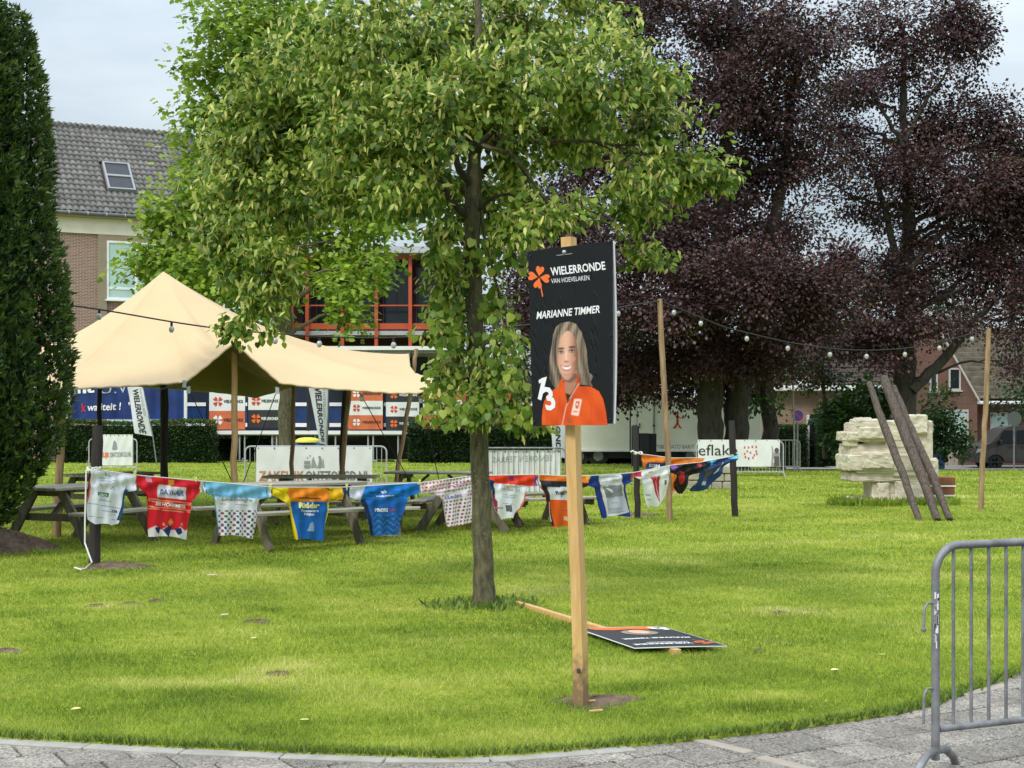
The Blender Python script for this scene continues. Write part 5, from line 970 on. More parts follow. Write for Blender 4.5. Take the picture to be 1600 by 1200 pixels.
TP = [((-5.72, 18.75), 66, 1.05, 'picnic table partly behind the white jersey and black post, nearest the yew'), ((-2.95, 18.5), 40, 1.1, 'picnic table right behind the chequered, yellow and blue jerseys'), ((-2.2, 19.9), 4, 1., 'picnic table just behind the one with the yellow jersey in front'), ((-3.05, 22.6), 0, 1., 'picnic table directly in front of the white banner on the barrier'),
      ((-6.9, 24.2), 60, 1., 'small far picnic table behind the left end of the clothes line'), ((-1.3, 24.9), -12, 1., 'picnic table on open grass just left of the linden trunk'), ((-.62, 21.2), 80, 1., 'picnic table behind the polka-dot jersey and linden trunk'), ((.32, 22.35), 30, 1., 'picnic table behind the orange jersey and poster pole')]
for i, ((x, y), a, s_, lb) in enumerate(TP):
    o = pt if i == 0 else copy_tree(pt); o.location = (x, y, float(lawn_z(x, y))-.01); o.rotation_euler = (0, 0, math.radians(a)); o.scale = (s_,)*3; o['label'] = lb; o['group'] = 'weathered picnic tables on the lawn'
# ---------------------------------------------------------------- crowd barriers
def barrier(label, loc, rz, L_, H=1.08, nb=None, r=.019, detail=False, z0=.2, light='steel', group='galvanised crowd barriers', hang=True, arch=True):
    t = thing('crowd_barrier', label, 'barrier', loc, group); o = Vector(loc); R = Matrix.Rotation(rz, 3, 'Z'); Pn = lambda x, y, z: o+R @ Vector((x, y, z)); sg = 10 if detail else 7
    c = .13; pts = [Pn(0, 0, .06), Pn(0, 0, H-c)]+[Pn(c-c*math.cos(a), 0, H-c+c*math.sin(a)) for a in np.linspace(.2, 1.57, 7)]+[Pn(L_/2, 0, H)]+[Pn(L_-c+c*math.sin(a), 0, H-c+c*math.cos(a)) for a in np.linspace(0, 1.4, 7)]+[Pn(L_, 0, H-c), Pn(L_, 0, .06)]
    mb = MB(); mb.tube(pts, r, sg+2); mb.build('frame', M[light], t, True)
    mb = MB(); mb.tube([Pn(r, 0, z0), Pn(L_-r, 0, z0)], r*.85, sg); mb.build('bottom_rail', M[light], t, True)
    nb = nb or int(L_/.105)
    for i in range(1, nb):
        x = L_*i/nb; zt = H-r*.6 if c < x < L_-c else H-c+math.sqrt(max(0, c*c-(c-min(x, L_-x))**2)); mb = MB(); mb.tube([Pn(x, 0, z0), Pn(x, 0, zt)], r*.42, 6); mb.build('bar', M[light], t, True)
    for x in (.0, L_) if arch else (): 
        mb = MB(); A = [Pn(x, -.34, 0), Pn(x, -.26, .055), Pn(x, -.12, .098), Pn(x, 0, .105), Pn(x, .12, .098), Pn(x, .26, .055), Pn(x, .34, 0)]
        if detail: A = [Pn(x-.21, -.10, -.005), Pn(x-.17, -.08, .045), Pn(x-.09, -.04, .092), Pn(x, 0, .105), Pn(x+.09, .04, .092), Pn(x+.17, .08, .045), Pn(x+.21, .10, -.005)]
        mb.tube(A, r*.95, sg); mb.build('foot', M[light], t, True)
    if hang:
        for z in ((H-.26, H-.38), (.39, .23)):
            mb = MB(); mb.tube([Pn(-r*.6, 0, z[0]), Pn(-.045, 0, z[0]), Pn(-.062, 0, z[0]-.02), Pn(-.066, 0, z[0]-.05), Pn(-.068, 0, z[1])], .007, 7); h_ = mb.build('hook', M[light], t, True)
            if detail and z[0] > .5: mb = MB(); mb.box(tuple(Pn(-.068, 0, z[1])), (.02, .02, .016), rz, 0, .003); mb.build('hook_nut', M[light], h_)
    return t, Pn
barrier('near galvanised crowd barrier cut off by the right edge of the photo', (1.94, 6.45, .0), math.radians(24), 2.2, 1.04, 21, .0195, True)
def banner(t, Pn, x0, x1, z0, z1, y, m='canvas', name='banner_sheet', wav=.012):
    N, K_ = 30, 8; mb = MB(); f = lambda x, z, o=0.: Pn(x, y-o+wav*math.sin(x*9+z*6)+wav*.6*math.sin(x*23-z*9), z)
    mb.add([f(x0+(x1-x0)*i/(N-1), z0+(z1-z0)*j/(K_-1)) for j in range(K_) for i in range(N)], [(j*N+i, j*N+i+1, (j+1)*N+i+1, (j+1)*N+i) for j in range(K_-1) for i in range(N-1)]); s_ = mb.build(name, M[m], t, True)
    for i in range(8):
        mb = MB(); p = f(x0+.05+(x1-x0-.1)*i/7, z1-.03, .006); mb.box(tuple(p), (.025, .01, .025)); mb.build('eyelet', M['bprint'], s_)
    return s_, f
def pxbar(label, px0, px1, D, H, z_, light='steel_light', **k):
    x = W(px0, 0, D).x; return barrier(label, (x, D, float(gz(x, D))), k.pop('rz', 0), W(px1, 0, D).x-x, H, light=light, z0=z_, **k)
# large banner barrier behind the tables
t, Pn = pxbar('barrier with a large white banner standing behind the picnic tables', 383, 604, 31, 1.1, .15); SB = F/31; xb = lambda px: (px-383)/SB; zb = lambda py: CH-(py-HY)/SB
s_, f = banner(t, Pn, xb(401), xb(582), .03, zb(698), -.05); fp = lambda px, py: f(xb(px), zb(py), .01)
mb = MB(); letter(mb, 'ZAKELIJK', fp, 405, 751, 476, 751, 15, bold=.02); mb.build('lettering', M['zorange'] if 'zorange' in M else M['orange'], s_)
mb = MB(); letter(mb, 'ONTZORGD.NL', fp, 478, 751, 578, 751, 15, bold=.02); letter(mb, 'Inspiratie', fp, 540, 757, 577, 757, 5); mb.build('lettering', M['zgrey'] if 'zgrey' in M else M['gprint'], s_)
mb = MB()
def poly(mb, pts, fn): mb.add([fn(*q) for q in pts], [tuple(range(len(pts)))])
for q in [[(476, 726), (486, 726), (486, 731), (476, 731)], [(476, 720), (485, 720), (485, 724.5), (476, 724.5)], [(487, 731), (488, 719), (490, 713), (497, 731)], [(497, 731), (500, 714), (503, 731)], [(503, 731), (497.5, 713), (501, 712), (503, 718)], [(504, 731), (504, 721), (505.5, 716), (506, 721), (507.5, 731)], [(484, 711), (486, 711), (486, 713), (484, 713)], [(480, 714), (482, 714), (482, 716), (480, 716)]]: poly(mb, q, fp)
mb.build('grocery_emblem', M['gprint'], s_)
# left far barrier
t, Pn = pxbar('small barrier with a pale banner, far left between the hedge and the picnic tables', 139, 214, 46, 1.1, .18); SB2 = F/46; xb2 = lambda px: (px-139)/SB2; zb2 = lambda py: CH-(py-HY)/SB2
s_, f = banner(t, Pn, xb2(158), xb2(208), zb2(727), zb2(679), -.05); f2 = lambda px, py: f(xb2(px), zb2(py), .012)
mb = MB(); letter(mb, 'ELIJK', f2, 159, 714, 172, 714, 7, bold=.03); mb.build('lettering', M['orange'], s_)
mb = MB(); letter(mb, 'ONTZORGD.NL', f2, 173, 714, 206, 713, 7, bold=.02); poly(mb, [(176, 702), (178, 690), (180, 688), (182, 691), (184, 702)], f2); mb.build('lettering', M['gprint'], s_)
# terrace barrier
t, Pn = pxbar('barrier backed with a white sheet just right of the linden trunk', 745, 884, 29, 1.10, .18, light='steel'); SB3 = F/29; xb3 = lambda px: (px-745)/SB3; zb3 = lambda py: CH-(py-HY)/SB3
s_, f = banner(t, Pn, xb3(752), xb3(877), .2, zb3(703.5), .045); mb = MB(); letter(mb, 'SENIOREN TERRAS', lambda a, b: f(xb3(a), zb3(b), .008), 770, 723, 863, 720, 9, bold=.0, mirror=True); mb.build('lettering', M['zgreen'] if 'zgreen' in M else M['gprint'], s_)
# right barrier with the place-name banner, and its bare neighbour
t, Pn = pxbar('barrier with a white place-name banner behind the right black post', 1088, 1224, 42.5, 1.06, .14); SB4 = F/42.5; xb4 = lambda px: (px-1088)/SB4; zb4 = lambda py: CH-(py-HY)/SB4
s_, f = banner(t, Pn, xb4(1090), xb4(1218), zb4(729), zb4(687), -.05); f4 = lambda px, py: f(xb4(px), zb4(py), .012)
mb = MB(); letter(mb, 'eflake', f4, 1091, 711.5, 1152, 711.5, 17, bold=.0); mb.build('lettering', M['bprint'], s_)
mb = MB()
for q in [(1163, 699), (1169, 699), (1175, 698), (1181, 698), (1167, 705), (1163, 709), (1172, 707), (1181, 705), (1178, 711), (1182, 709), (1169, 716), (1176, 715), (1164, 714)]:
    poly(mb, [(q[0]-1.6, q[1]+1.6), (q[0]-.6, q[1]), (q[0]-1.5, q[1]-1.6), (q[0]+1.5, q[1]-1.6), (q[0]+.6, q[1]), (q[0]+1.7, q[1]+1.6)][::-1], f4)
mb.build('heart_of_figures', M['redprint'], s_)
mb = MB(); poly(mb, [(1204, 728), (1206, 705), (1205, 697), (1206.5, 697), (1208, 707), (1211, 708), (1218, 708), (1219, 728)][::-1], f4); mb.build('child_print', M['gprint'], s_)
mb = MB(); poly(mb, [(1213+3.6*math.cos(a), 704+4.5*math.sin(a)) for a in np.linspace(0, 6.28, 11)[:-1]][::-1], lambda a, b: f4(a, b)+Vector((0, -.004, 0))); poly(mb, [(1209, 728), (1209, 713), (1217, 713), (1217, 728)][::-1], lambda a, b: f4(a, b)+Vector((0, -.004, 0))); mb.build('child_print', M['child'] if 'child' in M else M['bprint'], s_)
pxbar('bare barrier between the place-name banner and the no-parking sign', 1216, 1250, 46, 1.06, .2, light='steel', hang=False)
# ---------------------------------------------------------------- road signs
def roadsign(label, px, py_base, D, py_c, r, front):
    g0 = float(gz(W(px, 0, D).x, D)); p = W(px, py_c, D); t = thing('road_sign', label, 'traffic sign', (p.x, D, g0)); mb = MB(); mb.tube([(p.x, D+.05, g0), (p.x, D+.05, p.z+r)], .035, 8); mb.build('sign_pole', M['steel'], t, True)
    def disc(rr, y, m, nm, par): mb = MB(); mb.tube([(p.x, D-y, p.z), (p.x, D-y-.008, p.z)], rr, 28); return mb.build(nm, m, par)
    if front:
        s_ = disc(r, 0, M['lightboard'], 'sign_plate', t); disc(r*.95, .006, M['signred'], 'red_ring', s_); disc(r*.78, .010, M['signblue'], 'blue_disc', s_)
        mb = MB(); k = r*.66; mb.beam((p.x-k*.72, D-.022, p.z+k*.72), (p.x+k*.72, D-.022, p.z-k*.72), r*.2, .006, up=(0, 1, 0)); mb.build('red_stroke', M['signred'], s_)
    else: disc(r, 0, M['signback'], 'sign_plate', t)
    return t
tsn = roadsign('blue no-parking sign with a red rim beside the beech trunk', 1246.5, 745, 47, 649.5, .21, True)
mb = MB(); q = W(1237, 647, 47.05); mb.box((q.x, 47.03, q.z+.14), (.24, .03, .05)); mb.box((q.x+.02, 47.03, q.z), (.07, .03, .26)); mb.build('arrow_plate', M['signback'], tsn)
pole('sign_support', 'second bare steel pole right behind the no-parking sign', [(1241, 746), (1241, 680), (1239, 600), (1238, 575)], 46.5, .03, 'steel', cat='pole')
roadsign('grey back of a round traffic sign in front of the van windows', 1585, 742, 53, 654, .27, False)
# ---------------------------------------------------------------- stone blocks
for i, (px0, px1, py0, py1) in enumerate([(1074, 1112, 722, 765), (1112, 1146, 728, 765)]):
    t = thing('block_wall', ['low sandstone block wall behind the hanging black jersey', 'low sandstone block wall touching the right black post'][i], 'stone blocks', tuple(W((px0+px1)/2, 765, 34.2)*1), 'low walls of stacked sandstone blocks'); 
    for k in range(3):
        for j in range(2):
            a = W(px0+(px1-px0)*(j/2)+(3 if k % 2 else 0)*(j == 1), py1-(py1-py0)*k/3, 34.2); b = W(px0+(px1-px0)*((j+1)/2)+(3 if k % 2 else 0)*(j == 0), py1-(py1-py0)*(k+1)/3, 34.2); mb = MB(); mb.box(((a.x+b.x)/2, 34.5+rnd.uniform(-.02, .02), (a.z+b.z)/2), (b.x-a.x-.015, .6, b.z-a.z-.015), 0, 0, .02); mb.build('stone_block', M['stonegrey'], t)
# ---------------------------------------------------------------- stone sculpture
D7 = 26.2; X7 = lambda px: (px-800)/F*D7; Z7 = lambda py: CH-(py-HY)/F*D7
sp = thing('stone_sculpture', 'pale stepped sandstone sculpture on a narrow foot on the lawn', 'sculpture', (X7(1398), D7+.5, Z7(800)))
def sblk(px0, px1, py0, py1, y0, y1, bev=.025):
    mb = MB(); c = Vector(((X7(px0)+X7(px1))/2, D7+(y0+y1)/2, (Z7(py0)+Z7(py1))/2)); mb.obox(c, Vector(((X7(px1)-X7(px0))/2, 0, 0)), Vector((0, (y1-y0)/2, 0)), Vector((0, 0, (Z7(py0)-Z7(py1))/2)), 0, bev)
    o = mb.build('stone_layer', M['stone'], sp); o.rotation_euler = (rnd.uniform(-.004, .004), rnd.uniform(-.004, .004), 0)
    md = o.modifiers.new('s', 'SUBSURF'); md.subdivision_type = 'SIMPLE'; md.levels = md.render_levels = 3
    tx = bpy.data.textures.get('chip') or bpy.data.textures.new('chip', 'CLOUDS'); tx.noise_scale = .09; m2 = o.modifiers.new('d', 'DISPLACE'); m2.texture = tx; m2.strength = .05; m2.mid_level = .5; m2.texture_coords = 'GLOBAL'
for q in [(1340, 1480, 779, 803, -.05, 1.05), (1366, 1455, 752, 781, .12, .85), (1372, 1392, 754, 780, .05, .3), (1400, 1448, 752, 780, .04, .3), (1332, 1440, 738, 753, .05, 1.), (1338, 1425, 730, 740, .0, 1.), (1325, 1450, 710, 736, -.04, 1.), (1345, 1395, 706, 732, -.10, .4), (1395, 1466, 716, 745, .0, .9), (1330, 1455, 694, 712, .06, 1.), (1352, 1448, 684, 698, .10, .95), (1325, 1342, 676, 698, .02, .5),
          (1323, 1362, 675, 690, -.02, .9), (1340, 1384, 667, 686, -.09, .5), (1362, 1440, 672, 690, .03, .9), (1337, 1460, 660, 678, .05, .95), (1338, 1378, 655, 668, -.03, .6), (1340, 1364, 652.5, 660, 0, .4), (1384, 1452, 657, 700, .05, .8), (1419, 1449, 648, 678, -.06, .6), (1446, 1459, 657, 730, .03, .8), (1428, 1460, 674, 724, .10, .8), (1452, 1467, 718, 744, -.02, .7), (1404, 1432, 659, 668, .0, .5)]: sblk(*q)
r = np.random.RandomState(77); nt_ = 2600; a = r.rand(nt_)*6.28; rr = .75+.5*r.rand(nt_); x = X7(1405)+1.15*rr*np.cos(a)*.85; y = D7+.45+.9*rr*np.sin(a); z = lawn_z(x, y); dd = np.stack([r.normal(0, .35, nt_), r.normal(0, .35, nt_), np.ones(nt_)], 1)
cloud('long_grass', 'needle', np.stack([x, y, z], 1), frames(nt_, dd, None, 1, r), .13*(.5+.9*r.rand(nt_)), M['yew_grass'] if 'yew_grass' in M else gm, None, .25+.2*r.rand(nt_), kind='stuff', label='tuft of uncut grass around the foot of the sculpture', cat=None)
for i, (b_, tp_) in enumerate([((1437, 817), (1358, 598)), ((1465, 813), (1381, 590)), ((1484, 812), (1396, 604))]):
    p0, p1 = W(*b_, 22.9), W(*tp_, 25.2 if i else 25.0); P, R_ = interp_tube([p0, p0+(p1-p0)*.3+Vector((.02, 0, 0)), p0+(p1-p0)*.65-Vector((.01, 0, 0)), p1], [.052, .066, .072, .05] if i == 0 else [.06, .085, .09, .075] if i == 1 else [.055, .07, .07, .05], 5, .004); mb = MB(); mb.tube(P, list(R_), 10)
    mb.build('leaning_pole', M['burnt'], None, True, loc=(p0.x, p0.y, 0), label=['slimmer dark pole leaning on the left face of the stone sculpture', 'thickest charred pole leaning on the middle of the stone sculpture', 'charred pole leaning on the sculpture beside the brown planter'][i], category='pole', group='charred poles leaning against the sculpture')
D8 = 27.6; pb = thing('planter_box', 'rust brown planter of stacked boards behind the sculpture', 'planter', tuple(W(1478, 790, D8)))
for k in range(3):
    a, b = W(1458, 746+15*k, D8), W(1493-k*1.2, 758+15*k, D8); mb = MB(); mb.box(((a.x+b.x)/2, D8+.3, (a.z+b.z)/2), (b.x-a.x, .6, a.z-b.z), 0, 0, .008); mb.build('board', M['rust'], pb)
    mb = MB(); mb.box(((a.x+b.x)/2, D8+.3, b.z-.018), (b.x-a.x+.01, .62, .03)); mb.build('spacer', M['lightboard'], pb)
# ---------------------------------------------------------------- van
def van():
    Dv = 63.; x0 = W(1523, 0, Dv).x; gv = float(gz(x0+2, Dv)); t = thing('van', 'taupe grey passenger van parked at the right edge of the photo', 'van', (x0+2.4, Dv+.9, gv)); Lv, Wd = 4.95, 1.84
    prof = [(.03, .32), (.0, .55), (.05, .80), (.16, .98), (.42, 1.08), (.72, 1.17), (1.22, 1.70), (1.36, 1.84), (1.60, 1.92), (2.6, 1.97), (4.5, 1.95), (4.78, 1.88), (4.92, 1.25), (4.95, .70), (4.93, .32)]
    def wheelarch(cx, n=7): return [(cx+.38*math.cos(a), .32+.36*math.sin(a)) for a in np.linspace(0, math.pi, n)]
    low = [(4.3, .27)]+wheelarch(3.95)+wheelarch(.95)+[(.45, .27)]
    outl = prof+low; mb = MB(); n = len(outl); lay = []
    for (yo, sc_) in ((0, 0), (.03, 1), (Wd-.03, 1), (Wd, 0)):
        lay.append([Vector((x0+x+(0 if sc_ else .03 if x < .2 else -.02 if x > 4.8 else 0), Dv+yo+(.11*max(0, z-1.05) if yo < 1 else -.11*max(0, z-1.05)), gv+z)) for x, z in outl])
    vs = [v for l in lay for v in l]; fs = [tuple(range(n)), tuple(3*n+k for k in range(n))[::-1]]+[(a*n+i, (a+1)*n+i, (a+1)*n+(i+1) % n, a*n+(i+1) % n) for a in range(3) for i in range(n)]
    mb.add(vs, fs); mb.build('body', M['carpaint'], t)
    def side(pts, m, nm, off=.006, th=.01, par=t): 
        q = MB(); q.prism([Vector((x0+x, Dv-off+.11*max(0, z-1.05), gv+z)) for x, z in pts], (0, th, 0)); return q.build(nm, M[m], par)
    side([(1.02, 1.14), (1.78, 1.14), (1.78, 1.74), (1.36, 1.76), (1.2, 1.60)], 'carglass', 'window'); side([(1.9, 1.14), (3.1, 1.14), (3.1, 1.76), (1.9, 1.75)], 'carglass', 'window'); side([(3.2, 1.14), (4.45, 1.14), (4.4, 1.74), (3.2, 1.76)], 'carglass', 'window')
    for xx in (1.0, 1.84, 3.12): side([(xx, .36), (xx+.012, .36), (xx+.012, 1.1), (xx, 1.1)], 'black', 'door_gap', .008)
    side([(.5, 1.03), (4.85, 1.09), (4.85, 1.10), (.5, 1.04)], 'black', 'crease_line', .008); side([(.45, .30), (4.5, .30), (4.5, .36), (.45, .36)], 'black', 'sill_trim', .012)
    for xx in (1.55, 2.05): side([(xx, .98), (xx+.16, .98), (xx+.16, 1.01), (xx, 1.01)], 'black', 'door_handle', .03, .03)
    side([(.06, .74), (.30, .80), (.36, .94), (.14, .93)], 'bulb', 'headlight', .008)
    q = MB(); q.box((x0+1.12, Dv-.14, gv+1.2), (.10, .20, .24), 0, 0, .03); q.build('mirror', M['black'], t)
    for cx in (.95, 3.95):
        for yy in (.0, Wd-.22):
            c = Vector((x0+cx, Dv+yy+.02, gv+.33)); q = MB(); q.lathe((0, 0, 0), [(.2, 0), (.31, .0), (.33, .03), (.33, .19), (.31, .22), (.2, .22)], 22); R = Matrix.Rotation(math.radians(-90), 3, 'X'); q.v = [tuple(R @ Vector(v)+c) for v in q.v]; wv = q.build('wheel', M['tyre'], t, True)
            q = MB(); q.lathe((0, 0, 0), [(.21, 0.02), (.21, .04), (.05, .04)], 18)
            for k in range(5): a = k*1.2566; q.beam((.03*math.cos(a), .03*math.sin(a), .015), (.2*math.cos(a), .2*math.sin(a), .015), .06, .03)
            q.v = [tuple(R @ Vector(v)+c) for v in q.v]; q.build('rim', M['rim'], wv)
van()
# ---------------------------------------------------------------- clothes lines and cycling jerseys
M['jersey'] = printmat('printed_jersey_fabric', .65, .18, .0)
LX = [100, 140, 210, 310, 425, 540, 655, 740, 838, 900, 985, 1045, 1100, 1150, 1200]; LY = [731, 733, 743, 752, 762, 762, 755, 744, 742, 745, 740, 728, 722, 712, 700]
def line1(px):
    k = (px-800)/F; t = (15.42*k+4.58)/(8.42-8.4*k); return -4.58+8.42*t, 15.42+8.4*t, np.interp(px, LX, LY)
def line2(px):
    k = (px-800)/F; x0, y0, x1, y1 = 2.07, 23.5, 3.8, 24.05; t = (x0-k*y0)/(k*(y1-y0)-(x1-x0)); return x0+(x1-x0)*t, y0+(y1-y0)*t, np.interp(px, [990, 1003, 1050, 1100, 1150], [708, 710, 716, 716, 711])
NRM = Vector((.706, -.708, 0))
def cord(label, fn, px0, px1, n=40):
    P = []
    for px in np.linspace(px0, px1, n):
        x, y, yy = fn(px); P.append(Vector((x, y, CH-(yy-HY)*y/F+.006)))
    mb = MB(); mb.tube(P, .006, 5); o = mb.build('clothes_line', M['cord'], None, loc=tuple(P[0]), label=label, category='rope', group='white cords the jerseys hang from')
cord('long white cord carrying the row of jerseys from the left black post', line1, 147, 1147)
cord('short white cord between the two far black posts', line2, 995, 1146)
def jersey(label, H, Lp, Rp, base, ops, texts=(), fn=line1, back=None, sway=.0, fold=1., seed=0):
    """Lp/Rp: (v, px) outline lists, v 0 at the cord to 1 at the hem; ops: (polygon in photo pixels, colour)"""
    v = np.linspace(0, 1, 74); l = np.interp(v, [q[0] for q in Lp], [q[1] for q in Lp]); r = np.interp(v, [q[0] for q in Rp], [q[1] for q in Rp]); NU = 92
    U = np.linspace(0, 1, NU)[None]; PX = l[:, None]+(r-l)[:, None]*U; X0, Y0, T0 = fn(PX); PY = T0+v[:, None]*H*(1-.02*np.sin(U*3.1))
    hem = (v[:, None]**8)*1.1*np.sin(U*4.5+seed); PY = PY+hem
    def disp(px, py):
        _, _, t = fn(px); b = (py-t)/H; w_ = np.clip(b*3, 0, 1)
        return fold*(.014*np.sin(px*.33+b*2+seed)*w_+.012*np.sin(px*.19-b*7+seed*2)*w_+.010*np.exp(-((b-.18)/.1)**2)*np.sin(px*.5+seed)+.006*np.sin(b*26+px*.12+seed)*np.exp(-((b-.15)/.22)**2)*2)+sway*b**1.5+.012
    def S(px, py, o=0.):
        x, y, t = fn(px); z = CH-(py-HY)*y/F; k = disp(px, py)+o; return x+NRM.x*k, y+NRM.y*k, z
    cx, cy, cz = S((l[0]+r[0])/2, fn((l[0]+r[0])/2)[2]); o0 = np.array([cx, cy, cz])
    Xa, Ya, Za = S(PX, PY); V = np.stack([Xa, Ya, Za], -1).reshape(-1, 3)-o0; I = np.arange(PX.size).reshape(PX.shape)
    Fa = np.stack([I[:-1, :-1], I[1:, :-1], I[1:, 1:], I[:-1, 1:]], -1).reshape(-1, 4)
    C = np.empty(PX.shape+(4,)); C[..., :3] = base; C[..., 3] = 1
    for po, c in ops:
        k = po(PX, PY) if callable(po) else inpoly(PX, PY, po)
        if c is not None: C[k, :3] = c
    me = npmesh('jersey', V, Fa, M['jersey'], True, {'print': ('FLOAT_COLOR', C.reshape(-1, 4))})
    j = mkobj('jersey', me, None, (cx, cy, cz)); tag(j, label, 'cycling jersey', 'cycling jerseys hung on the clothes lines')
    # back half of the shirt
    s4 = slice(None, None, 3); Xb, Yb, Zb = X0[s4, s4], Y0[s4, s4], CH-(PY[s4, s4]-HY)*Y0[s4, s4]/F
    bul = (.012+.03*np.sin(np.pi*np.linspace(0, 1, Xb.shape[1]))[None]*np.linspace(0, 1, Xb.shape[0])[:, None]); kb = disp(PX[s4, s4], PY[s4, s4])*.5-bul
    Vb = np.stack([Xb+NRM.x*kb, Yb+NRM.y*kb, Zb], -1).reshape(-1, 3)-o0; Ib = np.arange(Xb.size).reshape(Xb.shape); Fb = np.stack([Ib[:-1, :-1], Ib[:-1, 1:], Ib[1:, 1:], Ib[1:, :-1]], -1).reshape(-1, 4)
    mkobj('back_panel', npmesh('back_panel', Vb, Fb, M['jersey'], True, {'print': ('FLOAT_COLOR', np.tile((*(back or base), 1), (len(Vb), 1)))}), j)
    for tx in texts:
        s_, x0, y0, x1, y1, cap, col = tx[:7]; mb = MB(); letter(mb, s_, lambda a, b: Vector(S(a, b, .006)), x0, y0, x1, y1, cap, bold=tx[7] if len(tx) > 7 else .03); mb.build('lettering', M[col], j)
    return j, S
wht, red, navy, lb, yel, orn, blu = (.84, .85, .93), (.72, .012, .030), (.012, .03, .13), (.22, .54, .80), (.86, .66, .012), (.90, .28, .015), (.012, .14, .52)
dkb, ora, blk, gry = (.008, .035, .25), (.82, .12, .01), (.018, .014, .018), (.25, .26, .28)
def stripe(x0, y0, x1, y1, w_): L_ = math.hypot(x1-x0, y1-y0); nx, ny = -(y1-y0)/L_*w_/2, (x1-x0)/L_*w_/2; return [(x0+nx, y0+ny), (x1+nx, y1+ny), (x1-nx, y1-ny), (x0-nx, y0-ny)]
scrib = lambda rows, c=(.30, .33, .42): [(stripe(a, b, a+w_, b+k, .8), c) for a, b, w_, k in rows]
jersey('white jersey with small sponsor marks and a green label, tied to the left black post', 84, [(0, 140), (.3, 138), (.8, 134), (.93, 136), (1, 147)], [(0, 213), (.27, 211), (.33, 197), (.6, 192), (.95, 184), (1, 174)], wht,
 [([(193, 765), (200, 765), (190, 815), (182, 812)], navy), ([(196, 763), (199, 758), (188, 812), (183, 812)], (.03, .10, .26)), ([(137, 738), (141, 738), (140, 775), (136, 790)], (.72, .08, .05)), ([(211, 740), (215, 740), (215, 765), (211, 765)], (.75, .12, .06)), ([(151, 768), (169, 770), (168, 777), (150, 774)], (.02, .22, .06)), (stripe(137, 786, 186, 794, 1), (.3, .32, .42)), (stripe(138, 806, 182, 813, .9), (.35, .37, .45)),
  (stripe(163, 738, 166, 744, 1.6), gry), (stripe(168, 741, 172, 745, 1.4), gry), (stripe(171, 764, 176, 760, 1.2), gry), (stripe(176, 760, 179, 766, 1.2), gry), (stripe(154, 756, 160, 759, 1.3), gry)]+scrib([(154, 746, 26, 5), (152, 781, 22, 3), (150, 796, 26, 4), (172, 804, 9, 1), (158, 750, 16, 3), (206, 744, 4, 1)]), [('LEIJO', 153, 774.5, 166, 776, 4, 'wprint', .02), ('advies', 155, 780, 165, 781.5, 2.5, 'gprint', .0), ('SB', 174, 800, 182, 801.5, 4, 'binblue', .02)], seed=1, back=navy)
zig = lambda X, Y: Y > 822+4*np.abs(((X-232)/9.5) % 2-1)*1.6+(X-260)*.04
jersey('red jersey with white logo panel and white hem with navy peaks', 93, [(0, 214), (.14, 213), (.3, 228), (.45, 231), (1, 232)], [(0, 315), (.17, 314), (.33, 298), (.55, 296), (1, 290)], red,
 [([(247, 757), (289, 762), (290, 781), (244, 777)], (.80, .78, .84)), (stripe(230, 779, 302, 787, 1.5), (.88, .42, .20)), (stripe(229, 782, 302, 790, 1.2), (.88, .42, .20)), (stripe(230, 791, 298, 798, 1.5), (.88, .42, .20)), (stripe(230, 794, 298, 801, 1.1), (.88, .42, .20)),
  ([(262, 749), (272, 750), (272, 758), (263, 758)], (.90, .42, .05)), ([(227, 744), (236, 745), (236, 754), (228, 753)], (.65, .30, .45)), ([(312, 750), (318, 750), (318, 775), (312, 773)], (.8, .75, .78)), (zig, (.80, .78, .82)), ([(240, 823), (250, 823), (248, 834), (243, 831)], navy), ([(253, 828), (266, 818), (269, 826), (262, 841)], navy), ([(272, 826), (280, 824), (283, 832), (277, 836)], navy), ([(262, 816), (267, 809), (271, 817), (266, 822)], (.90, .36, .05)), ([(252, 820), (255, 816), (258, 822)], (.9, .4, .1)), ([(279, 820), (282, 816), (285, 822)], (.9, .4, .1))],
 [('DATA-AIR', 249, 772, 286, 775, 8, 'signblue', .02), ('5000 HÖHENMETER', 241, 789, 290, 795, 5.5, 'wprint', .02)], seed=2)
def chk(X, Y):
    a, b = X+.04*(Y-800), Y-.02*X; i, j = np.floor((a-341)/4.5), np.floor((b-788)/4.6); return (Y > 797) & ((i+j) % 2 == 0) & (np.abs((a-341) % 4.5-2.25) < 1.9) & (np.abs((b-788) % 4.6-2.3) < 1.9) & (X > 340)
chk2 = lambda X, Y: chk(X, Y) & (np.floor((X+.04*(Y-800)-341)/9) % 2 == 0)
jersey('white jersey with a purple and navy chequered lower half under light blue shoulders', 82, [(0, 316), (.22, 317), (.25, 334), (1, 342)], [(0, 424), (.18, 422), (.24, 405), (1, 395)], (.88, .86, .90),
 [(lambda X, Y: Y < 777+(X-335)*.03, lb), ([(314, 750), (319, 750), (321, 775), (317, 775)], (.8, .8, .84)), ([(419, 755), (426, 755), (425, 785), (419, 785)], (.75, .8, .85)), (stripe(318, 752, 321, 774, .9), navy), (chk, (.06, .06, .14)), (chk2, (.30, .03, .12)), (stripe(345, 787, 391, 789.5, .8), (.35, .3, .36)), (stripe(416, 760, 416, 780, 1), navy)], [('Lindenhoeghe', 346, 782, 392, 784, 6, 'bprint', -.005)], seed=3, back=lb)
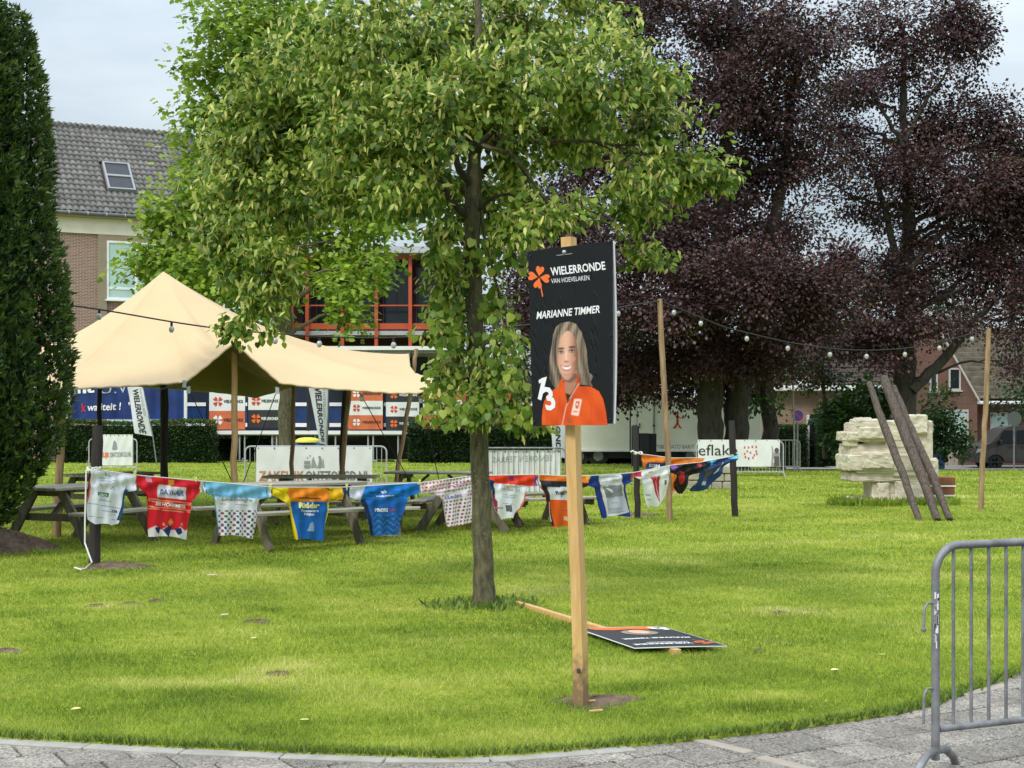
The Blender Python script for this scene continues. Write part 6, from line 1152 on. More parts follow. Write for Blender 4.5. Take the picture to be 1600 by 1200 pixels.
jersey('yellow and orange jersey with a blue front panel reading the rider sponsor', 82, [(0, 426), (.14, 424), (.22, 438), (.35, 452), (1, 460)], [(0, 540), (.22, 539), (.27, 515), (1, 504)], yel,
 [([(452, 755), (512, 755), (516, 772), (511, 784), (456, 784), (447, 770)], orn), ([(511, 758), (535, 758), (535, 780), (514, 778), (520, 768)], (.90, .50, .02)), ([(533, 755), (541, 755), (541, 785), (536, 785)], navy), ([(455, 784), (511, 784), (506, 845), (463, 845)], blu), (stripe(463, 814, 508, 815, .8), (.03, .22, .62)), ([(482, 818), (486, 815), (489, 821), (490, 830), (479, 830), (481, 824)], (.35, .50, .75)), (stripe(464, 778, 500, 779, 2.2), (.25, .05, .01)), (stripe(428, 763, 440, 768, .8), blk), (stripe(508, 763, 520, 767, 1.2), blk)],
 [('Ridder', 465, 793, 499, 794, 8, 'pegyellow', .05), ('Tweewielers', 468, 799.5, 498, 800, 3.6, 'wprint', .02), ('Nijkerk', 475, 805, 491, 805.3, 4, 'wprint', .02)], seed=4, fold=1.2)
def zz(X, Y): a = (Y-812-5*np.abs(((X-570)/7) % 2-1)*1.6) % 9.; return (Y > 802) & (a < 1.4)
jersey('bright blue jersey with white left sleeve and zigzag print', 79, [(0, 541), (.2, 545), (.3, 566), (.45, 570), (1, 580)], [(0, 655), (.2, 654), (.27, 634), (1, 622)], blu,
 [(lambda X, Y: Y < 779, (.01, .20, .66)), (lambda X, Y: Y > 806, (.012, .11, .40)), (zz, (.08, .32, .62)), ([(541, 755), (573, 755), (566, 771), (560, 783), (545, 782)], (.72, .72, .82)), ([(540, 755), (543, 755), (547, 785), (542, 785)], navy), ([(560, 782), (571, 779), (583, 838), (577, 842)], (.01, .02, .07)), (stripe(582, 838, 622, 836, 1), (.4, .55, .75)), ([(650, 752), (658, 752), (658, 757), (650, 757)], (.8, .8, .84)), (stripe(573, 770, 632, 767, 1.2), (.005, .09, .34)), (stripe(575, 776, 630, 775, 1), (.005, .09, .34)), (stripe(596, 810, 615, 806, 1.5), (.005, .05, .2))],
 [('wib', 594, 771, 605, 770, 4.5, 'wprint', .05), ('winkels in Barneveld', 587, 776.5, 614, 775, 2.6, 'wprint', .03), ('PROFILE', 587, 799.5, 605, 799, 5, 'wprint', .04), ('cycling', 608, 798.5, 617, 797, 3, 'signred', .04)], seed=5, fold=1.3)
def dots(X, Y):
    a, b = X+.15*(Y-760), Y+.16*(X-700); i, j = np.round(a/5.2), np.round(b/5.6); return ((a-i*5.2)**2+(b-j*5.6)**2) < 2.5
jersey('white polka-dot jersey just left of the linden trunk', 74, [(0, 656), (.22, 656), (.27, 679), (.4, 690), (1, 699)], [(0, 762), (.2, 762), (.27, 748), (1, 735)], (.90, .79, .83),
 [(dots, (.22, .05, .09)), (lambda X, Y: dots(X, Y) & ((Y < 768) & (X < 690) | (Y > 818)), (.62, .06, .04)), (stripe(684, 764, 737, 751, 1.8), (.60, .22, .28)), ([(693, 773), (729, 766), (730, 776), (694, 782)], (.84, .76, .82))], [('E.Leclerc', 696, 780, 720, 776, 5.5, 'signblue', .01)], seed=6)
jersey('white jersey with bright red shoulders just right of the linden trunk', 68, [(0, 763), (.3, 763), (.32, 768), (.8, 774), (1, 784)], [(0, 838), (.25, 838), (.28, 824), (.8, 812), (1, 798)], (.86, .86, .91),
 [(lambda X, Y: Y < 754+(X-763)*.085, (.85, .05, .015)), ([(762, 748), (771, 752), (776, 810), (768, 808)], navy), ([(769, 770), (776, 784), (777, 806), (771, 800)], (.35, .03, .08)), ([(818, 770), (826, 765), (812, 806), (798, 810), (811, 795)], (.75, .14, .09)), ([(833, 742), (840, 742), (840, 762), (834, 762)], (.25, .06, .35)), ([(793, 744), (801, 743), (804, 751), (797, 752)], (.28, .03, .18)), ([(789, 789), (798, 789), (798, 800), (790, 799)], (.13, .13, .15)), ([(773, 792), (785, 793), (785, 795), (773, 794)], gry)]+scrib([(783, 772, 24, 3), (784, 776, 22, 2), (784, 786, 18, 2)]),
 [('TERPSTRA', 783, 759.5, 811, 763, 2.6, 'zorange', .0), ('CycleTour 2015', 780, 765, 811, 769, 5, 'gprint', .0)], seed=7, fold=1.2)
jersey('orange jersey with a white band and black sleeves beside the poster pole', 80, [(0, 839), (.2, 841), (.3, 850), (1, 863)], [(0, 918), (.2, 916), (.28, 905), (1, 893)], ora,
 [(lambda X, Y: Y < 750+(X-840)*.06, (.86, .20, .02)), (lambda X, Y: (Y >= 750+(X-840)*.06) & (Y < 761), (.035, .03, .05)), ([(853, 761), (906, 761), (900, 781), (858, 781)], (.80, .79, .82)), ([(846, 757), (853, 761), (859, 781), (866, 822), (859, 822), (850, 770)], (.02, .015, .02)), ([(836, 742), (841, 742), (846, 762), (842, 763)], (.8, .76, .74)), (stripe(861, 798, 897, 798, .9), (.5, .06, .01)), (stripe(858, 784, 862, 815, 1.6), (.7, .6, .6)), ([(880, 807), (885, 807), (885, 813), (880, 813)], (.80, .55, .42)), ([(872, 768), (882, 768), (880, 777), (876, 778)], (.35, .40, .45))],
 [('Ruggers', 867, 773, 895, 770, 6, 'bprint', .01)], seed=8, fold=1.2)
jersey('royal blue jersey with a pale printed front panel right of the poster pole', 67, [(0, 914), (.2, 915), (.28, 929), (1, 940)], [(0, 990), (.18, 987), (.25, 976), (1, 984)], dkb,
 [([(934, 741), (969, 739), (981, 800), (948, 810)], (.80, .79, .83)), ([(941, 760), (971, 757), (975, 775), (946, 778)], (.24, .24, .27)), ([(945, 762), (956, 765), (957, 770), (951, 768)], (.78, .78, .80)), ([(947, 778), (976, 775), (980, 800), (951, 803)], (.50, .50, .60)), ([(951, 781), (966, 779), (968, 792), (953, 794)], (.62, .62, .74)), ([(912, 740), (924, 740), (918, 752), (913, 752)], (.88, .50, .04)), (stripe(935, 742, 949, 808, 1), (.75, .62, .35)), (stripe(970, 742, 980, 795, 1), (.6, .5, .35)), (stripe(936, 746, 966, 744, 1.5), (.45, .42, .45)), ([(985, 739), (991, 738), (991, 750), (985, 750)], (.6, .08, .12))]+scrib([(953, 796, 18, -2), (955, 801, 20, -2), (954, 786, 10, -1)]), [('AMERSFOORT', 938, 755, 967, 751, 3, 'gprint', .0)], seed=9, fold=.9)
jersey('white jersey with a red pointed wedge on the front', 60, [(0, 990), (.1, 991), (.22, 1001), (.6, 1008), (1, 1015)], [(0, 1047), (.3, 1046), (.8, 1041), (1, 1030)], (.86, .86, .87),
 [([(1016, 745), (1031, 743), (1033, 786)], (.62, .02, .05)), (stripe(1025, 744, 1032, 780, .8), (.7, .7, .74)), (stripe(1002, 750, 1042, 741, .8), (.45, .45, .5)), ([(986, 735), (1003, 733), (1000, 745), (988, 745)], (.62, .03, .08)), ([(1037, 750), (1040, 750), (1040, 757), (1037, 757)], (.12, .12, .14)), ([(1010, 772), (1016, 772), (1017, 775), (1011, 775)], (.45, .45, .5)), ([(1013, 780), (1018, 780), (1018, 782), (1013, 782)], (.45, .45, .5)), (stripe(1012, 738, 1018, 737, 1.5), (.7, .1, .1))], seed=10, sway=-.06)
jersey('black jersey with orange shoulders and red strip, blown together by the wind', 47, [(0, 1047), (.2, 1047), (.35, 1058), (.6, 1060), (1, 1068)], [(0, 1110), (.22, 1108), (.42, 1080), (.7, 1078), (1, 1072)], blk,
 [(lambda X, Y: (Y < 726-(X-1050)*.06) & (X < 1098) & (X > 1055), (.88, .26, .015)), ([(1086, 716), (1098, 712), (1096, 718), (1078, 724)], (.82, .66, .66)), ([(1047, 728), (1056, 727), (1056, 736), (1047, 735)], (.22, .08, .40)), ([(1062, 735), (1070, 738), (1069, 756), (1063, 760)], (.60, .03, .03)), ([(1089, 722), (1096, 720), (1095, 728), (1090, 730)], (.62, .05, .08)), ([(1103, 712), (1112, 712), (1108, 724), (1105, 722)], (.45, .60, .75))], seed=11, fold=2.4, sway=-.14)
jersey('navy jersey with light blue cuffs and a grey body, last before the right post', 46, [(0, 1104), (.15, 1104), (.4, 1098), (.7, 1093), (.93, 1087), (1, 1092)], [(0, 1153), (.10, 1152), (.30, 1134), (.6, 1126), (1, 1112)], (.02, .06, .20),
 [([(1094, 732), (1116, 734), (1114, 758), (1085, 760)], (.12, .11, .12)), ([(1088, 753), (1112, 752), (1111, 758), (1090, 759)], (.60, .62, .75)), ([(1107, 717), (1118, 719), (1119, 727), (1109, 727)], (.12, .50, .80)), ([(1137, 709), (1153, 706), (1153, 716), (1139, 717)], (.16, .55, .85)), (stripe(1130, 722, 1112, 752, 1.6), (.6, .6, .66)), (stripe(1112, 716, 1134, 714, 1.2), (.45, .04, .10)), (stripe(1120, 727, 1110, 745, 1.), (.45, .05, .12))], seed=12, fold=2., sway=-.16)
jersey('orange jersey with a navy band on the short second line', 57, [(0, 1003), (.3, 1004), (.5, 1012), (1, 1030)], [(0, 1100), (.2, 1090), (.42, 1074), (.9, 1070), (1, 1062)], (.86, .24, .02),
 [([(1008, 722), (1046, 724), (1050, 736), (1005, 734)], (.03, .06, .20)), (lambda X, Y: Y > 767, (.80, .62, .52))], [('BELTEN', 1011, 729, 1029, 730.5, 4.5, 'wprint', .05)], fn=line2, seed=13, fold=1.4)
gp_ = 'pale yellow clothes pegs on the cord'
for i, px in enumerate([210, 305, 422, 541, 655, 837]):
    x, y, yy = line1(px); p = Vector((x, y, CH-(yy-HY)*y/F))+NRM*.012; t = thing('clothes_peg', ['pale peg between the white and the red jersey', 'pale peg between the red and the chequered jersey', 'pale peg between the chequered and the yellow jersey', 'pale peg between the yellow and the blue jersey', 'pale peg between the blue and the polka-dot jersey', 'pale peg between the two jerseys left of the poster pole'][i], 'clothes peg', tuple(p), gp_)
    for sg in (-1, 1): mb = MB(); mb.beam(p+Vector((0, 0, -.035)), p+Vector((0, 0, .05))+Vector((.009*sg, .009*sg, 0)), .014, .008, up=(1, 1, 0)); mb.build('prong', M['pegyellow'], t)
x, y, yy = line1(147)
mb = MB(); q = Vector((x, y, CH-(yy-HY)*y/F)); a = np.linspace(0, 12.6, 30); mb.tube([Vector((q.x+.075*math.cos(t), q.y+.075*math.sin(t), q.z+.01+.02*math.sin(t*2.3))) for t in a], .008, 5); g = G(130, 893)
mb.tube([Vector((q.x-.07, q.y-.05, q.z)), Vector((q.x-.075, q.y-.08, .55)), Vector((q.x-.07, q.y-.1, .30)), Vector((g.x+.10, g.y-.02, .10)), Vector((g.x+.02, g.y, .03)), Vector((g.x-.10, g.y+.02, .04)), Vector((g.x+.02, g.y-.12, .03))], .009, 6); mb.build('loose_cord', M['cord'], None, loc=(q.x, q.y, 0), label='knotted white cord end trailing down the left black post to the grass', category='rope')
mb = MB(); p = W(997, 708, 23.45); a = np.linspace(0, 9.4, 20); mb.tube([Vector((p.x+.07*math.cos(t), p.y+.07*math.sin(t), p.z+.02*math.sin(t*2))) for t in a], .012, 5); mb.tube([p+Vector((-.05, -.06, .0)), p+Vector((-.09, -.07, .04)), p+Vector((-.13, -.07, .02))], .016, 6); mb.build('cord_knot', M['cord'], None, loc=tuple(p), label='white cord knotted around the black post left of the crooked pole', category='rope')
# ---------------------------------------------------------------- poster pole with two boards back to back
PD = 7.91; pp = W(908, 1107, PD); tp_ = W(888, 371, PD)
post_ = thing('poster_post', 'square pine post planted in the lawn carrying the black poster', 'post', (pp.x, pp.y, 0)); mb = MB()
ang = math.radians(33); ax = Vector((math.cos(ang), -math.sin(ang), 0)); up_ = (tp_-Vector((pp.x, pp.y, 0))); 
def sq(p, h): return [p+ax*h*i+Vector((ax.y*-1, ax.x, 0))*h*j for i, j in ((-1, -1), (1, -1), (1, 1), (-1, 1))]
pts = [Vector((pp.x, pp.y, -.1))]+[Vector((pp.x, pp.y, 0))+up_*t+Vector((.004*math.sin(t*9), 0, 0)) for t in np.linspace(0, 1, 9)]; vs = []
for p in pts: vs += sq(p, .032)
mb.add(vs, [(i*4+k, i*4+(k+1) % 4, (i+1)*4+(k+1) % 4, (i+1)*4+k) for i in range(len(pts)-1) for k in range(4)]+[tuple(len(vs)-4+k for k in range(4))]); mb.build('timber', M['planed_mud'], post_)
mb = MB(); mb.tube([W(904, 1045, PD-.06), W(904, 1052, PD-.06)], .012, 6); mb.build('bark_scar', M['burnt'], post_)
cTL, cTR, cBR, cBL = W(824.8, 392.9, 7.99), W(956.6, 376.2, 7.60), W(956.8, 662, 7.60), W(832.6, 665.8, 7.99)
cc = [Vector(c) for c in (cTL, cTR, cBR, cBL)]
def bp(u, v, o=0.):
    top = cTL.lerp(cTR, u); bot = cBL.lerp(cBR, u); p = top.lerp(bot, v); bow = -.012*math.sin(math.pi*v)*0; return p+BN*o
BN = (cTR-cTL).cross(cTL-cBL).normalized(); BN = BN if BN.y < 0 else -BN
def zb_(X, Y):   # drawing sheet coordinates (686 x 1200 enlargement) to board u, v
    v = (Y-147)/936; xl = 85+27*v; u = (X-xl)/(537-xl); top = 147-57*u; bot = 1083-13*u; return u, (Y-top)/(bot-top)
pc = thing('campaign_poster', 'upright black cycling-race poster board with a smiling woman in an orange jacket', 'poster', tuple((cTL+cBR)/2), 'black cycling-race poster boards')
mb = MB(); NG = 24; fr_ = [bp(i/NG, j/NG) for j in range(NG+1) for i in range(NG+1)]; bk_ = [bp(i/NG, j/NG, -.005) for j in range(NG+1) for i in range(NG+1)]; qd = [(j*(NG+1)+i, (j+1)*(NG+1)+i, (j+1)*(NG+1)+i+1, j*(NG+1)+i+1) for j in range(NG) for i in range(NG)]
mb.add(fr_, qd); mb.add(bk_, [t[::-1] for t in qd])
for q0, q1 in (((0, 0), (1, 0)), ((1, 0), (1, 1)), ((1, 1), (0, 1)), ((0, 1), (0, 0))): mb.add([bp(*q0), bp(*q1), bp(*q1, -.005), bp(*q0, -.005)], [(0, 1, 2, 3)]); mb.build('board', M['signblack'], pc)
mb = MB(); 
for k in range(18):   # white board seen behind, bowed away from the first
    v0, v1 = k/18, (k+1)/18; o0, o1 = -.008-.022*math.sin(math.pi*min(1, v0*.9)), -.008-.022*math.sin(math.pi*min(1, v1*.9)); mb.add([bp(.0, v0, o0), bp(1.012, v0, o0), bp(1.012, v1, o1), bp(0, v1, o1), bp(.0, v0, o0-.005), bp(1.012, v0, o0-.005), bp(1.012, v1, o1-.005), bp(0, v1, o1-.005)], [(0, 3, 2, 1), (4, 5, 6, 7), (1, 2, 6, 5), (3, 0, 4, 7)])
mb.build('rear_board', M['lightboard'], pc)
fz = lambda o: (lambda X, Y: bp(*zb_(X, Y), o))
mb = MB(); letter(mb, 'WIELERRONDE', fz(.0015), 214, 276, 504, 243, 42, bold=.022); mb.build('lettering', M['wprint'], pc)
mb = MB(); letter(mb, 'VAN HOEVELAKEN', fz(.0015), 216, 318, 420, 299, 25, bold=-.002); mb.build('lettering', M['wprint'], pc)
mb = MB(); letter(mb, 'MARIANNE TIMMER', fz(.0015), 134, 509, 474, 474, 38, .22, .02); mb.build('lettering', M['wprint'], pc)
mb = MB(); clover(mb, fz(.0015), 147, 285, 64, 0, .15, True); mb.build('clover_emblem', M['orange'], pc)
mb = MB()
for q in [(100, 172), (522, 98), (530, 596), (122, 1062), (527, 1046), (90, 600)]: mb.sphere(bp(*zb_(*q), .003), .006, 8, 5)
mb.build('cable_tie', M['black'], pc); mb = MB(); mb.sphere(bp(*zb_(287, 150), .002), .013, 12, 7, sz=.9); b_ = mb.build('bolt', M['steel_light'], pc, True)
mb = MB(); mb.beam(bp(*zb_(245, 168), .002), bp(*zb_(330, 158), .002), .004, .004); mb.build('scratch', M['gprint'], pc)
# the printed portrait: a fine grid that carries the ink as a colour attribute
def portrait():
    nx, ny = 190, 240; X, Y = np.meshgrid(np.linspace(133, 532, nx), np.linspace(512, 1078, ny)); C = np.zeros((ny, nx, 3)); C[:] = srgb(40, 42, 46); A = np.zeros((ny, nx), bool)
    rs = np.random.RandomState(3); H1, H2 = np.array(srgb(176, 156, 132)), np.array(srgb(52, 42, 36))
    hair = [(305, 521), (268, 528), (240, 548), (224, 590), (216, 650), (205, 710), (199, 770), (205, 830), (222, 868), (240, 884), (262, 880), (262, 840), (350, 850), (372, 862), (420, 868), (440, 872), (428, 846), (441, 815), (418, 792), (410, 740), (409, 690), (398, 632), (380, 578), (350, 534), (325, 522)]
    k = inpoly(X, Y, hair); st = .42+.26*np.sin(X*.13+np.sin(Y*.012)*4+Y*.012)+.16*np.sin(X*.41+Y*.02+np.sin(Y*.03))+.12*np.sin(X*.9+Y*.03)+.12*np.clip((X-300)/80, -1, 1); st = np.clip(st, 0, 1); C[k] = (H2+(H1-H2)*st[..., None])[k]; A |= k
    neck = [(282, 790), (356, 780), (360, 850), (340, 905), (300, 960), (288, 900)]; k = inpoly(X, Y, neck); C[k] = srgb(176, 126, 100); A |= k
    k = inpoly(X, Y, [(282, 810), (350, 800), (356, 822), (318, 852), (288, 842)]); C[k] = srgb(140, 92, 72)
    fx, fy = (X-302)/(58+0*Y), (Y-700)/np.where(Y > 700, 136, 128); k = (fx**2*(1+.30*np.clip((Y-720)/110, 0, 1.3)**2)+fy**2) < 1
    k &= ~inpoly(X, Y, [(330, 560), (362, 640), (372, 760), (420, 760), (420, 540)]); k &= ~inpoly(X, Y, [(230, 560), (300, 568), (262, 610), (248, 690), (225, 700)])
    sk_ = np.array(srgb(224, 174, 146)); sh_ = np.array(srgb(146, 94, 72)); t = np.clip(.05+.42*np.clip(fx, 0, 1)**1.3+(fx+.1)**2*.75+.28*np.clip((Y-770)/60, 0, 1), 0, 1)[..., None]; C[k] = (sk_*(1-t)+sh_*t)[k]; A |= k
    def el(cx, cy, rx, ry, c, a=1., rot=0.): 
        dx, dy = X-cx, Y-cy; x, y = dx*math.cos(rot)+dy*math.sin(rot), -dx*math.sin(rot)+dy*math.cos(rot); w_ = np.clip((1-(x/rx)**2-(y/ry)**2)*2.2, 0, 1)[..., None]*a; C[:] = C*(1-w_)+np.array(srgb(*c))*w_
    el(268, 667, 23, 6, (62, 42, 36), 1, -.08); el(327, 659, 22, 6, (62, 42, 36), 1, -.05)
    for cx, cy in ((268, 688), (326, 681)): el(cx, cy-2, 21, 12, (108, 72, 60), .85); el(cx, cy, 13, 5.2, (214, 205, 198)); el(cx+1, cy, 6, 6, (62, 72, 72)); el(cx+1, cy, 3, 3.2, (20, 20, 22)); el(cx, cy-5, 16, 2.8, (34, 26, 24)); el(cx, cy+8, 13, 4, (176, 128, 108), .6)
    el(296, 705, 6, 34, (238, 196, 170), .7); el(297, 737, 15, 6, (165, 104, 82), .8); el(291, 739, 3.5, 2.6, (84, 44, 38)); el(305, 738, 3.5, 2.6, (84, 44, 38)); el(262, 728, 17, 15, (226, 150, 128), .45); el(336, 722, 15, 15, (226, 150, 128), .45)
    el(299, 771, 29, 13, (166, 78, 72)); k = inpoly(X, Y, [(274, 765), (300, 768), (324, 762), (317, 775), (299, 780), (282, 776)]); C[k] = srgb(244, 240, 236); el(299, 784, 20, 4, (190, 100, 92)); el(268, 760, 3, 12, (160, 104, 84), .7, .3); el(331, 755, 3, 12, (160, 104, 84), .7, -.3); el(300, 806, 16, 5, (190, 134, 110), .6)
    fr = inpoly(X, Y, [(304, 523), (262, 540), (238, 600), (232, 700), (240, 780), (250, 800), (247, 720), (252, 640), (276, 590), (306, 566), (330, 580), (352, 640), (362, 720), (364, 800), (380, 830), (396, 760), (392, 640), (370, 570), (340, 530)]); C[fr] = (H2+(H1-H2)*np.clip(st*1.25, 0, 1)[..., None])[fr]
    jk = [(161, 1079), (163, 1010), (172, 955), (190, 915), (222, 888), (252, 872), (262, 838), (274, 826), (286, 850), (292, 905), (303, 960), (330, 915), (352, 868), (352, 812), (362, 806), (372, 868), (430, 870), (470, 895), (492, 935), (506, 1000), (515, 1079)]; k = inpoly(X, Y, jk); t = (.5+.3*np.sin(X*.03+Y*.021)+.2*np.sin(X*.07-Y*.04))[..., None]; C[k] = (np.array(srgb(232, 92, 28))*t+np.array(srgb(206, 70, 18))*(1-t))[k]; A |= k
    k = inpoly(X, Y, [(292, 905), (303, 962), (322, 930), (352, 870), (358, 845), (340, 880), (318, 915)]); C[k] = srgb(44, 32, 30)
    for a, b in [((366, 850), (332, 905)), ((332, 905), (296, 975)), ((296, 975), (274, 1079))]: k = inpoly(X, Y, stripe(*a, *b, 4)); C[k] = srgb(240, 196, 168); 
    for q, c in [(stripe(262, 850, 262, 940, 3), (190, 60, 14)), (stripe(262, 940, 240, 1079, 3), (196, 64, 16)), (stripe(430, 960, 424, 1079, 3), (200, 66, 16)), (stripe(196, 990, 190, 1079, 3), (196, 64, 16))]: k = inpoly(X, Y, q); C[k] = srgb(*c)
    k = inpoly(X, Y, [(340, 936), (380, 939), (362, 1028), (322, 1022)]); C[k] = srgb(248, 214, 196); k = inpoly(X, Y, [(348, 948), (370, 950), (362, 985), (354, 992), (344, 982)]); C[k] = srgb(214, 84, 50); k = inpoly(X, Y, [(336, 1000), (358, 1003), (356, 1010), (334, 1007)]); C[k] = srgb(214, 100, 70); el(355, 966, 5, 10, (248, 214, 196), 1)
    el(315, 1054, 11, 11, (60, 50, 44)); el(315, 1054, 6, 6, (150, 140, 130)); A |= (((X-315)/11)**2+((Y-1054)/11)**2 < 1)
    # soft light from the left across the printed face and hair, then a light blur so that the ink reads as a photograph
    hk = inpoly(X, Y, hair)[..., None]; C = np.where(hk, C*(1.02-.30*np.clip((X-318)/70, -.3, 1))[..., None], C); C = np.where(hk & (Y > 800)[..., None], C*.9, C)
    for _ in range(2):
        B_ = C.copy(); B_[1:-1] = (C[:-2]+2*C[1:-1]+C[2:])/4; C = B_.copy(); C[:, 1:-1] = (B_[:, :-2]+2*B_[:, 1:-1]+B_[:, 2:])/4
    C *= (1+.05*rs.randn(ny, nx, 1))
    U_, V_ = zb_(X, Y); P = np.array([tuple(bp(float(u), float(v), .0012)) for u, v in zip(U_.ravel(), V_.ravel())])-np.array(pc.location); I = np.arange(nx*ny).reshape(ny, nx); Fa = np.stack([I[:-1, :-1], I[1:, :-1], I[1:, 1:], I[:-1, 1:]], -1).reshape(-1, 4)
    ak = (A[:-1, :-1] & A[1:, :-1] & A[1:, 1:] & A[:-1, 1:]).ravel(); mkobj('portrait_print', npmesh('portrait_print', P, Fa[ak], printmat('poster_ink', .5), True, {'print': ('FLOAT_COLOR', np.concatenate([C, np.ones((ny, nx, 1))], -1).reshape(-1, 4))}), pc)
portrait()
mb = MB(); mb.add([fz(.003)(*q) for q in [(192, 818), (166, 825), (146, 837), (149, 855), (167, 848), (141, 937), (161, 945)]], [(0, 1, 5, 6), (1, 2, 3, 4)]); mb.build('race_number', M['wprint'], pc)
mb = MB(); letter(mb, '3', fz(.003), 190, 997, 247, 985, 118, -.05, .03); mb.build('race_number', M['wprint'], pc)
# ---------------------------------------------------------------- fallen poster
fp0 = thing('campaign_poster', 'black poster board lying face up in the grass behind the pine post', 'poster', (.98, 10.2, .05), 'black cycling-race poster boards')
P0, ex, ey = Vector((.845, 9.70, .045)), Vector((.64, .04, .006)), Vector((-.345, .95, -.004))   # near-left corner is the board's upside-down top edge
def fb_(u, v, o=0.): p = P0+ex*u+ey*v; p.z += .010*math.sin(u*2.6)*math.sin(v*2.2+.4)+.01+o; return p
mb = MB(); N = 12; top = [fb_(i/(N-1), j/(N-1)) for j in range(N) for i in range(N)]; bot = [p-Vector((0, 0, .006)) for p in top]; q = [(j*N+i, j*N+i+1, (j+1)*N+i+1, (j+1)*N+i) for j in range(N-1) for i in range(N-1)]
mb.add(top, q); mb.add(bot, [t[::-1] for t in q]); b_ = mb.build('board', M['signblack'], fp0, True)
rim = [fb_(i/20, 0, -.003) for i in range(21)]+[fb_(1, i/20, -.003) for i in range(1, 21)]+[fb_(1-i/20, 1, -.003) for i in range(1, 21)]+[fb_(0, 1-i/20, -.003) for i in range(1, 20)]; mb = MB(); mb.tube(rim, .0038, 5, close=True); mb.build('board_edge', M['lightboard'], fp0)
ff = lambda x, y: fb_(1-x, y, .003)
mb = MB(); letter(mb, 'WIELERRONDE', ff, .28, .15, .92, .15, .045, bold=.045); letter(mb, 'VAN HOEVELAKEN', ff, .28, .20, .74, .20, .028); mb.build('lettering', M['wprint'], fp0)
mb = MB(); letter(mb, 'MARIANNE TIMMER', ff, .12, .40, .88, .40, .042, .2, .035); mb.build('lettering', M['wprint'], fp0)
mb = MB(); clover(mb, ff, .14, .15, .075, 0, .15, True, 1.5); mb.build('clover_emblem', M['orange'], fp0)
mb = MB(); mb.add([ff(.5+.20*math.cos(t), .66+.13*math.sin(t)) for t in np.linspace(0, 6.28, 19)[:-1]], [tuple(range(18))]); mb.build('portrait_hair', M['taupe'], fp0)
mb = MB(); mb.add([ff(.5+.11*math.cos(t), .67+.10*math.sin(t))+Vector((0, 0, .002)) for t in np.linspace(0, 6.28, 19)[:-1]], [tuple(range(18))]); mb.build('portrait_face', mat('printed_skin', (.72, .46, .34), .5), fp0)
mb = MB(); mb.add([ff(*q) for q in [(.14, .99), (.16, .88), (.30, .81), (.5, .84), (.7, .81), (.88, .87), (.93, .99)]], [tuple(range(7))]); mb.build('portrait_jacket', M['orange'], fp0)
mb = MB(); letter(mb, '3', ff, .10, .95, .24, .95, .12, 0, .04); letter(mb, '1', ff, .02, .92, .10, .92, .12, .2, .04); mb.build('race_number', M['wprint'], fp0)
pl = thing('fallen_post', 'square pine post lying in the grass underneath the fallen poster', 'post', (.04, 12.3, 0)); mb = MB(); mb.beam((.05, 12.25, .032), (1.14, 9.66, .026), .05, .05, bev=.003); mb.build('timber', M['planed'], pl)
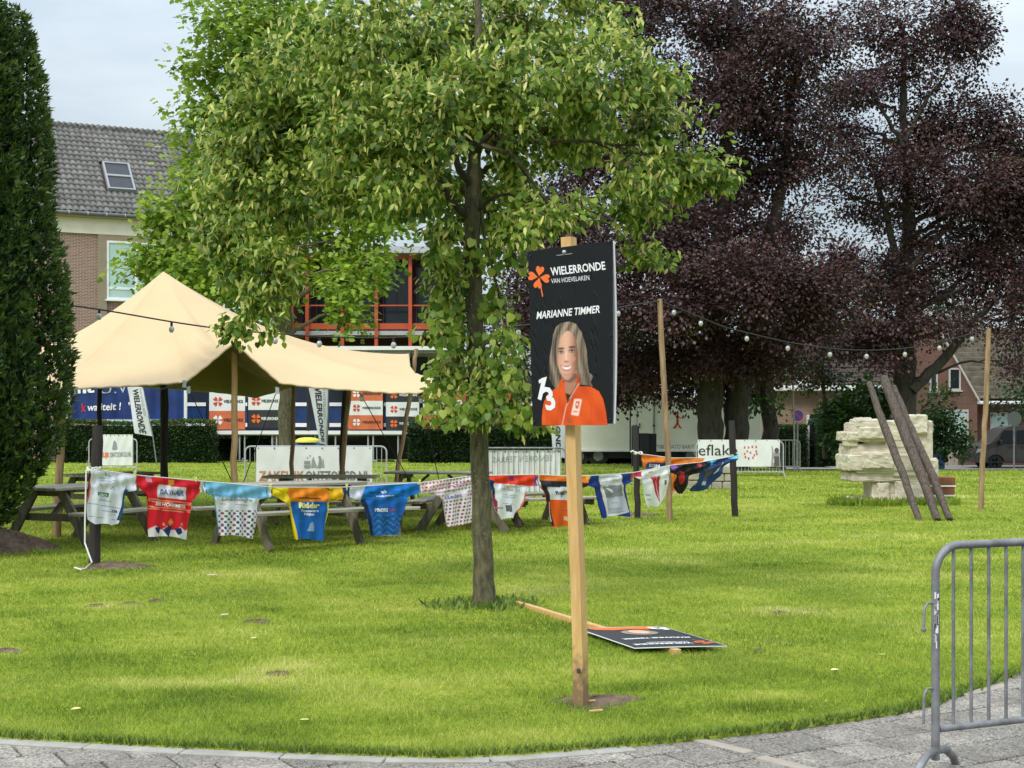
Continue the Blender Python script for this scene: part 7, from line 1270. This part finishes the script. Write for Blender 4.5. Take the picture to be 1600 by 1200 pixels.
# ---------------------------------------------------------------- small litter on the lawn
for i, (px, py, k) in enumerate([(929, 1122, 0), (918, 1106, 0), (124, 1118, 1), (350, 970, 2), (331, 905, 3), (476, 1138, 1), (1190, 1022, 4), (1380, 1033, 5), (1307, 1056, 1), (400, 1005, 1)]):
    g = G(px, py); zz_ = float(lawn_z(g.x, g.y))+.03; a = rnd.random()*3; mb = MB(); V0, F0 = tmpl('linden'); s_ = [.05, .05, .035, .06, .07, .05][k]
    if k in (0, 2, 3): mb.beam((g.x-s_*math.cos(a)*.2-s_*.6, g.y, zz_), (g.x+s_*.9, g.y+.01, zz_+.004), .018, .006); nm, m_, lb = 'wood_chip', M['planed'] if k == 0 else M['cord'], ['pale wood splinter lying a hand below the foot of the poster pole', 'pale wood splinter in the grass at the foot of the poster pole', 'x', 'small white scrap lying on the lawn below the chequered jersey', 'thin white scrap lying on the lawn under the picnic table'][i if i < 2 else 3 if k == 2 else 4]; lb = lb if i != 1 else 'pale wood splinter touching the foot of the poster pole'; ct = 'wood chip' if k == 0 else 'litter'
    else: c, s = math.cos(a), math.sin(a); mb.add([(g.x+(x*c-y*s)*s_, g.y+(x*s+y*c)*s_, zz_+z*s_+.2*s_*abs(x)) for x, y, z in V0], F0); nm, m_, ct = 'fallen_leaf', (M['pegyellow'] if k in (1, 5) else M['burnt']), 'leaf'; lb = {2: 'yellow fallen leaf on the lawn near the left kerb', 5: 'pale yellow fallen leaf on the lawn edge below the torn hole', 6: 'dark curled leaf on the lawn beyond the fallen poster', 7: 'dark fallen leaf on the lawn left of the near barrier', 8: 'pale leaf in the grass left of the near barrier', 9: 'pale leaf in the middle of the lawn'}[i]
    mb.build(nm, m_, None, loc=(g.x, g.y, zz_), label=lb, category=ct, **({'group': 'pale wood splinters at the poster pole'} if i < 2 else {}))
# ragged long grass along the kerb, at the linden and at the posts
def tufts(label, xy, n, rad, h, seed, m='gm'):
    r = np.random.RandomState(seed); x = np.array([q[0] for q in xy])[r.randint(len(xy), size=n)]+r.normal(0, rad, n); i = r.randint(len(xy), size=n); y = np.array([q[1] for q in xy])[i]+r.normal(0, rad*.6, n); x = np.array([q[0] for q in xy])[i]+r.normal(0, rad, n)
    z = lawn_z(x, y)-.01; dd = np.stack([r.normal(0, .5, n), r.normal(0, .5, n)-.1, np.ones(n)], 1); cloud('long_grass', 'needle', np.stack([x, y, z], 1), frames(n, dd, None, 1, r), h*(.5+.8*r.rand(n)), M['tuft'], None, .25+.55*r.rand(n), kind='stuff', label=label)
M['tuft'] = leafmat('long_grass_blades', [(0, (.05, .09, .022)), (.4, (.13, .21, .04)), (.8, (.28, .36, .07)), (1, (.46, .46, .18))], .3, .6)
def tuftblades(o, w_): pass
kx = np.linspace(-3.2, 3.2, 500); tufts('ragged grass fringe hanging over the kerb edge', [(a, float(edge(a))+.03) for a in kx], 5200, .022, .045, 41)
g = G(757, 950); tufts('darker long grass around the foot of the linden trunk', [(g.x+.15*math.cos(a), g.y+.15*math.sin(a)) for a in np.linspace(0, 6, 12)], 700, .17, .085, 42)
g = G(1130, 1085); 

# white scuff on the near barrier, and rust specks
mb = MB(); r_ = random.Random(3)
for k in range(16):
    z = .60+.22*k/16+r_.uniform(-.02, .02); x = 1.94+r_.uniform(-.010, .006); mb.box((x, 6.45-.0198, z), (.004+.004*r_.random(), .002, .02+.02*r_.random()))
bn = [o for o in COL.objects if o.name == 'crowd_barrier'][0]; mb.build('white_scuff', M['white'], bn, kind='stuff')
